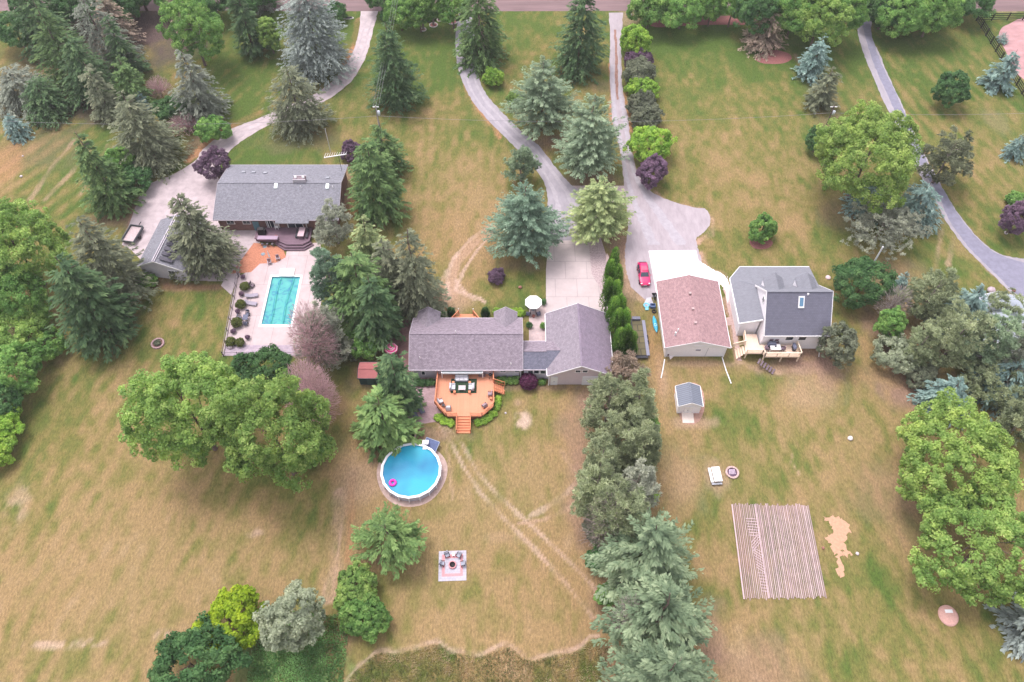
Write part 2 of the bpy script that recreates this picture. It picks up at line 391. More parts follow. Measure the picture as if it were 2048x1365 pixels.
# bare soil and dark mauve ground under the trees
for px, py, rx, ry, col, amt in [(170,215,70,35,DARKMAUVE,.8),(330,95,60,35,DARKMAUVE,.75),(300,60,80,36,DARKMAUVE,.95),(250,60,70,40,DARKMAUVE,.95),(100,290,70,40,DIRT,.4),(10,330,26,50,ORNG,.6),
 (200,120,50,25,DIRT,.7),(225,440,50,14,DIRT,.7),(265,395,14,60,DIRT,.6),(240,640,26,60,DIRT,.5),(600,280,70,18,DIRT,.4),(395,280,18,26,DIRT,.8),
 (1100,285,48,18,DIRT,.8),(1170,365,60,20,DIRT,.85),(1200,175,30,10,DIRT,.4),(1235,480,22,40,PINKD,.75),(1170,480,40,28,DIRT,.7),(1055,530,50,12,DIRT,.5),
 (1650,185,26,40,DIRT,.55),(1660,245,30,14,DIRT,.5),(1690,430,50,25,DIRT,.5),(1850,420,40,40,DIRT,.6),(1770,540,60,26,DIRT,.6),(1745,640,22,30,DIRT,.8),(1790,700,40,60,DIRT,.85),(1840,790,70,34,DIRT,.7),(1880,650,60,60,DIRT,.7),(1820,760,70,40,PINKD,.5),
 (820,620,60,26,MULCH,.8),(790,640,40,30,DIRT,.9),(870,590,36,26,PALED,.6),(905,600,45,28,TAN,.8),(705,410,16,22,ORNG,.7),(690,380,12,50,PINKD,.6),
 (790,770,10,20,DIRT,.7),(740,760,34,20,DIRT,.7),(655,810,40,24,MULCH,.55),(700,770,20,20,DIRT,.4),(735,960,40,48,TAN,.6),(690,960,26,70,TAN,.3),(860,870,60,16,PINKD,.7),(780,1120,50,20,DIRT,.5),(690,1270,24,50,DIRT,.4),
 (1150,870,30,90,PINKD,.55),(1160,990,26,100,PINKD,.6),(1180,800,20,30,PINKD,.6),(1190,1200,20,50,DIRT,.4),(1090,775,70,7,DIRT,.7),(1180,1330,60,40,PINKD,.5),(1500,1340,90,50,PINKD,.45),(1420,1270,30,60,PINKD,.6),
 (1325,760,14,50,TAN,.7),(1400,728,70,8,TAN,.7),(1310,700,16,90,ORNG,.55),(1258,560,12,110,PINKD,.6),(1600,705,60,26,PINKD,.85),(1570,735,90,18,PINKD,.8),(1620,780,60,40,TAN,.45),(1655,750,20,40,PINKD,.5),
 (1380,845,34,14,TAN,.8),(1430,955,24,32,TAN,.75),(1370,960,40,60,TAN,.4),(1780,1000,60,70,PINKD,.3),(1860,1010,60,20,DIRT,.4),(30,1020,26,60,PALED,.35),(90,1290,60,8,PALED,.6),(190,1285,30,8,PALED,.5),(310,1270,40,8,PALED,.5),(510,1065,16,8,PALED,.5),
 (1045,840,15,17,PALED,.95),(1036,806,8,7,TAN,.8),(1000,1075,30,10,TAN,.3),(15,640,20,40,DIRT,.6),(300,560,40,10,MULCH,.5),(400,575,70,8,MULCH,.7),(60,160,90,60,DIRT,.5),(190,30,110,50,DARKMAUVE,.9),
 (2010,20,30,6,TAN,.7),(1990,240,20,20,TAN,.3),(1320,30,80,12,PINKD,.3),(1255,40,26,12,TAN,.6),(640,1300,60,70,GREEN,.0)]:
    lay(blob(px, py, rx, ry) * (1 if col is not PALED else np.clip((n3 - .42) * 6, 0, 1)), col, amt * .8)
# worn edges along drives, wheel tracks
for pts, wd, col, amt in [
 ([(775,60),(755,130),(725,180),(690,215)], .5, ORNG, .0), ([(720,40),(705,100),(685,135)], .9, ORNG, .7), ([(925,140),(940,190),(975,240),(1000,275)], .7, ORNG, .7),
 ([(520,225),(440,265),(380,320)], 1.0, ORNG, .7), ([(390,330),(330,362),(280,380),(245,500)], .5, PINKD, .6),
 ([(1222,130),(1222,200),(1222,250)], .6, ORNG, .7), ([(1245,190),(1258,230),(1262,260)], .7, ORNG, .5), ([(1252,310),(1290,370),(1330,405),(1400,420),(1425,440),(1420,470),(1395,485)], .7, TAN, .9),
 ([(1262,500),(1255,540),(1262,580),(1285,600)], 1.1, TAN, .8), ([(1402,510),(1408,535),(1440,550),(1460,570)], .9, TAN, .8), ([(1450,600),(1462,640),(1478,720),(1500,735),(1560,745)], .7, TAN, .75),
 ([(1878,400),(1960,520),(2040,600)], .6, TAN, .6), ([(1883,460),(1870,540)], .5, TAN, .5), ([(1908,470),(1896,530)], .5, TAN, .5),
 ([(872,842),(900,880),(925,930),(960,985),(1010,1040),(1070,1100),(1130,1165),(1185,1235)], .32, PALED, .36), ([(886,846),(925,890),(955,945),(1000,995),(1050,1040),(1105,1090),(1165,1150),(1215,1205)], .32, PALED, .36), ([(1062,1032),(1100,1012),(1135,985),(1165,945)], .4, PALED, .32), ([(1040,1048),(1090,1040),(1140,1015),(1180,975)], .3, TAN, .6), ([(890,870),(900,940),(905,1000)], .3, TAN, .35), ([(1120,900),(1160,960),(1175,1000)], .4, TAN, .4),
 ([(985,455),(950,485),(918,520),(902,560),(905,595)], .9, TAN, .6), ([(988,462),(955,500),(925,545),(912,580),(950,600)], .35, PALED, .42), ([(980,450),(940,480),(905,520),(893,560),(900,600)], .35, PALED, .4), ([(912,560),(930,585),(960,598),(970,605)], .35, PALED, .5), ([(895,540),(880,570),(868,600)], .35, PALED, .4),
 ([(680,990),(675,1080),(665,1160),(655,1200)], .9, TAN, .7), ([(705,960),(700,1060),(695,1120)], .7, ORNG, .4), ([(1650,200),(1590,110)], .8, PINKD, .4),
 ([(60,400),(100,340),(150,280)], .5, TAN, .4), ([(90,400),(140,350),(180,300)], .5, TAN, .4), ([(215,290),(160,390)], .4, TAN, .4),
 ([(1585,905),(1582,925),(1600,950)], .18, PALE, .8), ([(1000,1320),(1003,1370)], .35, TAN, .7), ([(1016,1310),(1018,1370)], .35, TAN, .7)]:
    lay(seg(pts, wd), col, min(1, amt * 1.45))
# mown edge of the rough strip at the bottom
edge = [(690,1365),(720,1330),(760,1303),(800,1303),(850,1290),(880,1285),(905,1300),(960,1308),(1000,1293),(1020,1293),(1060,1318),(1100,1308),(1150,1300),(1180,1275)]
EP = smoothpoly([G(*p) for p in edge], False, 6)
ey = np.interp(X, [p.x for p in EP], [p.y for p in EP])
inx = (X > EP[0].x) & (X < EP[-1].x + 1)
rough = np.where(inx, np.clip((ey - Y) / .3, 0, 1), 0)
rc = ramp(np.clip(.40 + (n2 - .5) * 1.6 + (n3 - .5) * 1.6, 0, 1.3))
C = C * (1 - rough[..., None]) + rc * rough[..., None]
lay(np.where(inx, np.clip(1 - np.abs(ey - Y + (n3 - .5) * .5) / .42, 0, 1), 0) * np.clip((n5 - .2) * 3, .2, 1), PALED, .6)
# left weedy plot
lay(blob(590, 1330, 90, 70), (.15, .25, .09), .95)
# reddish tint drifting through the dry turf
C = C * (1 + (fbm(X, Y, 20, 400)[..., None] - .5) * np.array([.14, -.02, .03]))
C = np.clip(C * np.array([.93, .905, .90]), .02, .8)
me = bpy.data.meshes.new('ground')
co = np.zeros((NX * NY, 3), dtype=np.float32); co[:, 0] = X.ravel(); co[:, 1] = Y.ravel()
idx = np.arange(NX * NY).reshape(NY, NX)
q = np.stack([idx[:-1, :-1], idx[:-1, 1:], idx[1:, 1:], idx[1:, :-1]], -1).reshape(-1, 4)
# leave out the turf where the sunken pool is
PX0, PX1, PY0, PY1 = -38.35, -33.15, 69.75, 80.0
def mesh_np(me, co, faces):
    nf, k = faces.shape
    me.vertices.add(len(co)); me.vertices.foreach_set('co', co.astype(np.float32).ravel())
    me.loops.add(nf * k); me.loops.foreach_set('vertex_index', faces.ravel().astype(np.int32))
    me.polygons.add(nf); me.polygons.foreach_set('loop_start', np.arange(0, nf * k, k, dtype=np.int32))
    me.update(calc_edges=True)
cx = co[q].mean(1)
keep = ~((cx[:, 0] > PX0 + .2) & (cx[:, 0] < PX1 - .2) & (cx[:, 1] > PY0 + .2) & (cx[:, 1] < PY1 - .2))
mesh_np(me, co, q[keep])
ca = me.color_attributes.new('turf', 'FLOAT_COLOR', 'POINT')
cc = np.ones((NX * NY, 4), dtype=np.float32); cc[:, :3] = C.reshape(-1, 3)
ca.data.foreach_set('color', cc.ravel())
gm = bpy.data.materials.new('turf'); gm.use_nodes = True
n = gm.node_tree; p = n.nodes['Principled BSDF']; p.inputs['Roughness'].default_value = .95; p.inputs['Specular IOR Level'].default_value = .1
at = n.nodes.new('ShaderNodeAttribute'); at.attribute_name = 'turf'
tc = n.nodes.new('ShaderNodeTexCoord'); mp = n.nodes.new('ShaderNodeMapping'); mp.inputs['Scale'].default_value = (1, .42, 1)
n.links.new(tc.outputs['Object'], mp.inputs['Vector'])
nz = n.nodes.new('ShaderNodeTexNoise'); nz.inputs['Scale'].default_value = 4.2; nz.inputs['Detail'].default_value = 6; nz.inputs['Roughness'].default_value = .75
n.links.new(mp.outputs['Vector'], nz.inputs['Vector'])
mr = n.nodes.new('ShaderNodeMapRange'); mr.inputs['From Min'].default_value = .3; mr.inputs['From Max'].default_value = .7; mr.inputs['To Min'].default_value = .56; mr.inputs['To Max'].default_value = 1.44
n.links.new(nz.outputs['Fac'], mr.inputs['Value'])
nf = n.nodes.new('ShaderNodeTexNoise'); nf.inputs['Scale'].default_value = 13; nf.inputs['Detail'].default_value = 4; nf.inputs['Roughness'].default_value = .7
n.links.new(tc.outputs['Object'], nf.inputs['Vector'])
mf = n.nodes.new('ShaderNodeMapRange'); mf.inputs['From Min'].default_value = .3; mf.inputs['From Max'].default_value = .7; mf.inputs['To Min'].default_value = .62; mf.inputs['To Max'].default_value = 1.34
n.links.new(nf.outputs['Fac'], mf.inputs['Value'])
mq = n.nodes.new('ShaderNodeMath'); mq.operation = 'MULTIPLY'; n.links.new(mr.outputs['Result'], mq.inputs[0]); n.links.new(mf.outputs['Result'], mq.inputs[1])
mm = n.nodes.new('ShaderNodeMix'); mm.data_type = 'RGBA'; mm.blend_type = 'MULTIPLY'; mm.inputs['Factor'].default_value = 1
n.links.new(at.outputs['Color'], mm.inputs['A']); n.links.new(mq.outputs[0], mm.inputs['B']); n.links.new(mm.outputs['Result'], p.inputs['Base Color'])
bp = n.nodes.new('ShaderNodeBump'); bp.inputs['Strength'].default_value = .5; bp.inputs['Distance'].default_value = .12
n.links.new(nz.outputs['Fac'], bp.inputs['Height']); n.links.new(bp.outputs['Normal'], p.inputs['Normal'])
me.materials.append(gm)
go = bpy.data.objects.new('ground', me); COL.objects.link(go); tag(go, 'dry mown lawns, green in patches, around and between the houses', 'lawn', kind='structure')

# ================================================================ ROADS, DRIVES, PATIOS (sheets a few mm apart)
def structure(name, mb, m, label=None):
    o = mb.build(name, m); return tag(o, label, None, None, 'structure')
M_road = mat('dirt_road', (.185, .125, .128), .9, .22, .35, .3, 4, stretch=(.25, 2.5, 1))
M_conc = mat('concrete', (.44, .37, .385), .85, .16, .8, .1, 8)
M_concw = mat('bright_concrete', (.74, .66, .66), .8, .05, .8)
M_grav = mat('gravel', (.315, .29, .325), .95, .12, 1.0, .3, 9, stretch=(1, .5, 1))
M_grav2 = mat('track_gravel', (.35, .305, .33), .95, .13, 1.0, .3, 9, stretch=(1.4, .4, 1))
M_gravp = mat('pea_gravel', (.42, .33, .34), .95, .35, 5, .6, 14)
M_asph = mat('asphalt', (.21, .205, .27), .9, .12, 1.2, .2, 12)
M_pinkp = mat('pink_clay', (.40, .23, .235), .9, .2, .4, .2, 5, stretch=(1, 1.8, 1))
M_mulch = mat('mulch', (.26, .105, .10), .95, .35, 6, .8, 12)
M_pave = brickmat('brick_paving', (.44, .30, .31), (.36, .24, .26), (.30, .22, .22), .22, .11, .008)
M_pave2 = brickmat('brown_paving', (.27, .155, .145), (.22, .125, .12), (.18, .11, .10), .3, .15, .008)
M_chips = mat('orange_chips', (.44, .185, .115), .95, .25, 5, .6, 14)
def P2(*a): return [G(a[i], a[i + 1]) for i in range(0, len(a), 2)]
def strip(left, right, z, sub=9, jit=.09, closed_end=True):
    L = smoothpoly([G(*p) for p in left], False, sub, jit, 3); R = smoothpoly([G(*p) for p in right], False, sub, jit, 5)
    n_ = max(len(L), len(R)); mb = MB()
    poly = L + R[::-1]
    return mb.sheet(poly, z)
yr = G(1024, 23).y
def ruts(left, right, m, pairs=((.22, .36), (.64, .78)), z=.020, name='wheel_ruts'):
    L = smoothpoly([G(*p) for p in left], False, 8); R = smoothpoly([G(*p) for p in right], False, 8); n_ = 60; mb = MB(); rr = random.Random(21)
    at_ = lambda Q, f: Q[min(len(Q) - 1, int(f * (len(Q) - 1)))]
    for a, b in pairs:
        A_ = [at_(L, k / n_).lerp(at_(R, k / n_), a + rr.uniform(-.03, .03)) for k in range(n_ + 1)]; B_ = [at_(L, k / n_).lerp(at_(R, k / n_), b + rr.uniform(-.03, .03)) for k in range(n_ + 1)]
        for k in range(n_): mb.add([(*A_[k][:2], z), (*B_[k][:2], z), (*B_[k + 1][:2], z), (*A_[k + 1][:2], z)], [(0, 1, 2, 3)])
    structure(name, mb, m)
structure('road', MB().sheet([(-400, yr), (-95, yr), (-60, yr + .2), (-20, yr - .1), (20, yr + .1), (60, yr), (110, yr), (400, yr), (400, yr + 11.5), (-400, yr + 11.5)], .010), M_road, 'wide brown gravel road along the top of the photo')
structure('driveway', strip([(722,23),(716,70),(702,112),(676,150),(640,182),(590,205),(520,236),(455,262),(405,300),(390,322),(340,352),(288,370)], [(756,23),(746,62),(733,110),(708,156),(668,192),(618,218),(560,240),(500,272),(462,300),(440,330),(436,345),(436,350)], .014), M_conc, 'pale concrete driveway curving down to the grey-roofed house')
structure('driveway_apron', MB().sheet(P2(286,371,330,362,380,332,440,328,436,470,460,455,500,470,470,540,455,562,360,562,300,540,262,500,244,490,262,440), .018), M_conc, 'pale pink concrete apron around the grey-roofed house')
structure('driveway', strip([(918,28),(911,70),(913,120),(925,165),(950,210),(985,250),(1020,285),(1060,325),(1090,370),(1095,420),(1092,482)], [(940,26),(950,60),(948,100),(954,140),(970,185),(1000,220),(1040,260),(1080,295),(1115,340),(1145,372),(1180,395),(1180,440),(1179,482)], .014), M_grav, 'grey gravel driveway sweeping down to the purple-roofed house')
ruts([(911,70),(913,120),(925,165),(950,210),(985,250),(1020,285),(1060,325),(1090,370),(1095,420),(1092,470)], [(950,60),(948,100),(954,140),(970,185),(1000,220),(1040,260),(1080,295),(1115,340),(1165,400),(1178,470)], mat('packed_gravel', (.365, .335, .37), .95, .12, 1.2, .2, 9))
ruts([(724,40),(716,70),(702,112),(676,150),(640,182),(590,205),(520,236),(455,262),(410,296)], [(755,35),(746,62),(733,110),(708,156),(668,192),(618,218),(560,240),(500,272),(462,300)], mat('worn_concrete', (.405, .345, .365), .9, .14, .9), z=.0185)
structure('driveway_side', MB().sheet(P2(1140,372,1260,372,1245,420,1200,470,1215,520,1215,600,1179,600,1176,482,1150,440), .012), M_gravp, 'gravel strip beside the driveway pad')
structure('driveway_track', strip([(1218,26),(1220,80),(1219,130),(1221,190),(1226,250),(1240,300),(1246,350),(1252,400),(1256,450),(1250,500),(1252,540),(1262,575)], [(1246,26),(1243,80),(1243,130),(1246,185),(1256,235),(1262,285),(1272,335),(1296,378),(1340,402),(1390,416),(1412,420),(1421,445),(1405,468),(1392,478),(1398,505),(1402,530),(1380,560),(1320,590),(1290,600)], .016), M_grav2, 'narrow gravel track running down beside the shrubs to the brown-roofed garage')
ruts([(1219,130),(1221,190),(1226,250),(1240,300),(1246,350),(1256,400),(1270,450),(1285,490)], [(1243,130),(1246,185),(1256,235),(1262,285),(1272,335),(1300,385),(1340,430),(1385,490)], MATS['packed_gravel'], ((.12, .34), (.66, .88)), .0205)
structure('track_grass_strip', strip([(1228,60),(1230,110),(1230,160),(1233,200)], [(1232,60),(1235,110),(1236,160),(1237,200)], .022), mat('strip_soil', (.26, .15, .12), .95, .2, 2), 'brown strip between the wheel ruts of the gravel track')
structure('concrete_pad', MB().sheet(P2(1297,502,1392,501,1399,530,1440,560,1435,640,1340,720,1322,640), .024), M_concw, 'bright white concrete pad in front of the brown-roofed garage')
structure('concrete_path', strip([(1395,520),(1420,536),(1450,553),(1460,575)], [(1395,545),(1425,560),(1448,578),(1456,610)], .028), M_concw)
structure('garden_path', strip([(1446,570),(1453,610),(1462,650),(1470,700),(1476,722)], [(1457,565),(1464,610),(1472,650),(1480,700),(1484,722)], .020), mat('path_pink', (.47, .34, .31), .9, .2, 3))
structure('garden_path', MB().sheet(P2(1450,636,1464,634,1466,650,1453,652), .021), mat('path_pink', (.47, .34, .31)))
structure('concrete_pad', MB().sheet(P2(1097,482,1177,481,1183,548,1196,570,1216,610,1218,640,1092,640,1092,540), .024), brickmat('slab_concrete', (.49, .415, .415), (.47, .40, .40), (.33, .28, .285), 3.4, 3.6, .035, mottle=.14, mscale=.3), 'pale concrete pad in front of the purple-roofed garage')
structure('asphalt_drive', strip([(1712,36),(1716,70),(1728,110),(1744,150),(1768,205),(1790,250),(1812,300),(1840,350),(1868,395),(1890,440),(1930,495),(1975,540),(2010,575),(2048,612)], [(1746,30),(1742,70),(1760,110),(1776,150),(1800,200),(1822,250),(1845,300),(1868,345),(1890,385),(1915,425),(1950,470),(1985,500),(2020,514),(2060,518)], .014), M_grav, 'gravel shoulders of the asphalt drive at the right')
structure('asphalt_drive', strip([(1722,40),(1732,80),(1748,130),(1770,180),(1795,235),(1820,290),(1848,345),(1878,392),(1898,440),(1935,492),(1980,538),(2015,572),(2060,618)], [(1738,36),(1746,80),(1764,130),(1786,175),(1812,232),(1836,285),(1862,340),(1890,386),(1915,428),(1950,472),(1990,506),(2060,530)], .022), M_asph, 'asphalt drive running diagonally down the right side')
structure('asphalt_drive', MB().sheet(P2(2022,640,2060,600,2060,700,2040,690), .022), M_asph)
structure('riding_ring', MB().sheet(smoothpoly(P2(2060,42,2015,50,2000,62,1998,80,2010,100,2022,130,2036,150,2075,165), True, 5), .016), M_pinkp, 'pink clay patch inside the black fence at the top right')
structure('mulch_bed', MB().sheet(smoothpoly(P2(1296,42,1320,38,1400,34,1480,32,1500,40,1492,50,1440,50,1370,52,1310,55), True, 4, .05), .016), M_mulch, 'long reddish mulch bed under the roadside trees')
structure('mulch_bed', MB().sheet(smoothpoly(P2(1512,112,1545,100,1578,108,1582,120,1560,128,1520,126), True, 4, .05), .016), M_mulch, 'round mulch bed under the brownish conifer')
structure('mulch_bed', MB().sheet(smoothpoly(P2(1500,482,1522,474,1545,484,1538,496,1518,499,1504,494), True, 4), .016), M_mulch, 'round mulch ring under the lone small bush')
structure('patio', MB().sheet(smoothpoly(P2(828,738,882,748,884,800,880,838,858,846,830,848,815,830,822,790), True, 3, .03), .016), M_pave, 'brick patio left of the orange deck')
structure('patio', MB().sheet(smoothpoly(P2(795,650,800,635,830,610,850,622,840,760,800,740,770,700,775,685), True, 3, .03), .015), M_pave2, 'brown brick patio at the left end of the purple-roofed house')
structure('patio', MB().sheet(P2(1058,608,1092,600,1092,700,1058,700), .026), brickmat('porch_slabs', (.50, .39, .38), (.45, .36, .36), (.36, .29, .29), .5, .5, .01), 'pale slab patio between the house and its garage')
structure('patio', MB().sheet(P2(487,485,508,486,462,590,442,572), .026), M_conc)
structure('patio', MB().sheet(P2(508,486,566,496,572,515,552,526,520,528,502,545,462,548), .030), M_chips, 'orange wood chip bed beside the purple deck')
pool_patio = [G(476, 565), G(500, 540), G(520, 527), G(552, 524), G(572, 512), G(630, 490), G(640, 560), G(632, 715), G(449, 712)]
# patio around the pool opening (four pieces butted round the hole)
px0, px1, py0, py1 = -38.3, -33.2, 69.8, 79.95
mbp = MB()
xl_t, xl_b = G(476, 565).x, G(449, 712).x
yb, yt = G(449, 712).y, G(500, 500).y
def lx(y): a, b = G(474, 568), G(448, 712); return a.x + (b.x - a.x) * (y - a.y) / (b.y - a.y)
mbp.sheet([(lx(yb), yb), (-29.5, yb), (-29.5, py0), (lx(py0), py0)], .026)
mbp.sheet([(lx(py0), py0), (px0, py0), (px0, py1), (lx(py1), py1)], .026)
mbp.sheet([(px1, py0), (-29.5, py0), (-29.5, py1), (px1, py1)], .026)
pp = [G(500, 540), G(520, 527), G(552, 524), G(572, 512), G(575, 492), G(640, 485)]
mbp.sheet([(lx(py1) + .5, py1), (-29.5, py1)] + [(p.x, p.y) for p in pp[::-1]], .026)
structure('pool_patio', mbp, brickmat('pool_slabs', (.49, .395, .40), (.47, .38, .385), (.32, .26, .27), 3.0, 6.0, .03, mottle=.14, mscale=.5), 'pale pink concrete patio around the rectangular pool')
structure('pool_border', MB().sheet([(lx(yb), yb), (-29.5, yb), (-29.5, yb + 1.9), (lx(yb + 1.9), yb + 1.9)], .032), brickmat('slate_paving', (.42, .34, .39), (.35, .29, .35), (.27, .22, .27), .5, .35, .012), 'purple slate strip along the lower edge of the pool patio')
# sand and pale stone patches
structure('patio', MB().sheet(P2(437, 446, 520, 446, 520, 487, 487, 488, 462, 548, 455, 563, 415, 563, 430, 500), .0205), M_conc)
r_ = random.Random(4)
sand = smoothpoly(P2(1648,1036,1672,1033,1694,1046,1700,1065,1690,1085,1702,1108,1690,1112,1685,1100,1680,1108,1690,1148,1676,1150,1674,1115,1664,1105,1660,1090,1652,1076,1664,1066,1660,1050), True, 7, .26, 8)
structure('sand_patch', MB().sheet(sand, .016), mat('sand', (.47, .285, .19), .95, .14, 3, .4, 9), 'spilled pale sand beside the plank platform')
structure('soil_ring', MB().sheet(smoothpoly(P2(1350,792,1362,838,1382,850,1402,838,1410,806,1400,772,1376,766,1352,774), True, 4, .05), .016), mat('ring_soil', (.40, .24, .19), .95, .2, 3), 'bare soil ring around the small white shed')
# ================================================================ TREES
def leaves(mesh_name, c, d, s, fac, material, parent, obj_name='crown'):
    """rhombus leaves: centre c, half long axis d, half short axis s (n x 3 each)"""
    n_ = len(c)
    v = np.stack([c - d, c + s, c + d, c - s], 1).reshape(-1, 3)
    me = bpy.data.meshes.new(mesh_name)
    mesh_np(me, v, np.arange(n_ * 4).reshape(-1, 4))
    a = me.attributes.new('fac', 'FLOAT', 'POINT'); a.data.foreach_set('value', np.repeat(np.clip(fac, 0, 1), 4).astype(np.float32))
    me.materials.append(material)
    o = bpy.data.objects.new(obj_name, me); COL.objects.link(o); o.parent = parent
    return o
def nrm(v): return v / (np.linalg.norm(v, axis=-1, keepdims=True) + 1e-9)
def rdir(r, n_, zmin=-1.0):
    z = r.uniform(zmin, 1, n_); a = r.uniform(0, 2 * pi, n_); q = np.sqrt(1 - z * z)
    return np.stack([q * np.cos(a), q * np.sin(a), z], 1)

def g_spruce(H, R, seed, dens=1.0, size=1.0, sparse_top=0, droop=.5, z0=.25, prof=.56, nl=17, lsz=1.0):
    """tiers of drooping boughs"""
    r = np.random.RandomState(seed)
    area = pi * R * sqrt(R * R + H * H)
    nb = int(area * 1.75 * dens / size ** 1.6) + 24
    u = 1 - np.sqrt(r.rand(nb)); u = u * .97 + .01          # more boughs low down
    h = z0 + u * (H - z0)
    tier = .62 * size
    h = np.round(h / tier) * tier + r.uniform(-.12, .12, nb)
    h = np.clip(h, z0, H - .15)
    az = r.uniform(0, 2 * pi, nb)
    ph = r.uniform(0, 6.28, 3)
    out = 1 + .12 * np.sin(2 * az + ph[0] + .3 * h) + .11 * np.sin(3 * az + ph[1] + h) + .09 * np.sin(5 * az + ph[2] - h * 1.3)
    L = R * np.power(np.clip(1 - (h - z0) / (H - z0), 0, 1), prof) * r.uniform(.66, 1.16, nb) * out + .12
    L = np.minimum(L, 1.12 * R)
    inner = r.rand(nb) < .18; L = np.where(inner, L * .7, L)
    fb = r.uniform(-.16, .16, nb)
    B = lambda a: np.repeat(a, nl)
    t = B(np.zeros(nb)) + np.power(r.rand(nb * nl), .62)
    t = np.where(B(L) > 2.2, .28 + .76 * t, .1 + .95 * t)
    Lr, azr, hr = B(L), B(az), B(h)
    lat = r.uniform(-1, 1, nb * nl); wid = np.minimum(.55 * size, .36 * Lr) * (1.12 - .75 * t) * lat
    rr = Lr * t
    z = hr + (.16 * t - droop * t * t * .55) * Lr + .10 * Lr * np.clip(t - .8, 0, 1) - .12 * np.abs(lat) + r.uniform(-.07, .07, nb * nl)
    ox, oy = np.cos(azr), np.sin(azr)
    c = np.stack([ox * rr - oy * wid, oy * rr + ox * wid, np.maximum(z, .06)], 1)
    sg = np.sign(lat) * r.uniform(.15, .9, nb * nl)
    dd = nrm(np.stack([ox - oy * sg, oy + ox * sg, -.32 + r.uniform(-.3, .25, nb * nl)], 1))
    ss = nrm(np.cross(dd, np.stack([r.uniform(-.35, .35, nb * nl), r.uniform(-.35, .35, nb * nl), np.ones(nb * nl)], 1)))
    ln = (.30 * size * lsz) * r.uniform(.6, 1.25, nb * nl) * np.clip(Lr, .5, 1); wd = ln * r.uniform(.30, .46, nb * nl)
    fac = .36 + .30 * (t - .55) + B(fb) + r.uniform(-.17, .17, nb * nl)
    # leader at the top
    return c, dd * ln[:, None], ss * wd[:, None], fac

def g_pine(H, R, seed, dens=1.0, size=1.0, z0f=.18, top=.75):
    """loose pine: long boughs ending in needle puffs"""
    r = np.random.RandomState(seed)
    z0 = H * z0f
    area = 2 * pi * R * sqrt(R * R + H * H) * .6
    nb = int(area * .40 * dens / size ** 2) + 16
    u = 1 - np.power(r.rand(nb), .6); h = z0 + u * (H - z0) * .96
    az = r.uniform(0, 2 * pi, nb); ph = r.uniform(0, 6.28, 3)
    prof = np.power(np.clip(1 - (h - z0) / (H - z0), 0, 1), top) * .92 + .10
    prof = prof * (1 - .45 * np.clip((.22 - (h - z0) / (H - z0)) / .22, 0, 1))
    L = R * prof * r.uniform(.62, 1.15, nb) * (1 + .14 * np.sin(2 * az + ph[0] + h * .6) + .12 * np.sin(3 * az + ph[1]))
    npf = 9; nn = 26
    B = lambda a: np.repeat(a, npf)
    t = .38 + .64 * np.power(r.rand(nb * npf), .7); lat = r.uniform(-1, 1, nb * npf)
    Lr, azr, hr = B(L), B(az), B(h); wid = lat * .42 * Lr * (1.1 - .6 * t) * np.clip(1.6 / (Lr * .42 + .3), .3, 1)
    ox, oy = np.cos(azr), np.sin(azr)
    pc = np.stack([ox * Lr * t - oy * wid, oy * Lr * t + ox * wid, hr + .22 * Lr * t - .10 * Lr * t * t + r.uniform(-.25, .2, nb * npf) * size], 1)
    pf = B(r.uniform(-.14, .14, nb)) + r.uniform(-.12, .12, nb * npf)
    M = nb * npf
    d0 = rdir(r, M * nn, -.45)
    d0 = nrm(d0 + np.repeat(np.stack([ox, oy, np.full(M, .35)], 1), nn, 0) * .55)
    pr_ = np.repeat(r.uniform(.28, .5, M) * size, nn)
    c = np.repeat(pc, nn, 0) + d0 * (pr_ * r.uniform(.25, .95, M * nn))[:, None] * np.array([1, 1, .75])
    ss = nrm(np.cross(d0, rdir(r, M * nn)))
    ln = .20 * size * r.uniform(.7, 1.3, M * nn); wd = ln * .28
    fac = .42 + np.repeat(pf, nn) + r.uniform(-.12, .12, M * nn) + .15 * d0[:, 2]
    return c + np.array([0, 0, 0]), d0 * ln[:, None], ss * wd[:, None], fac

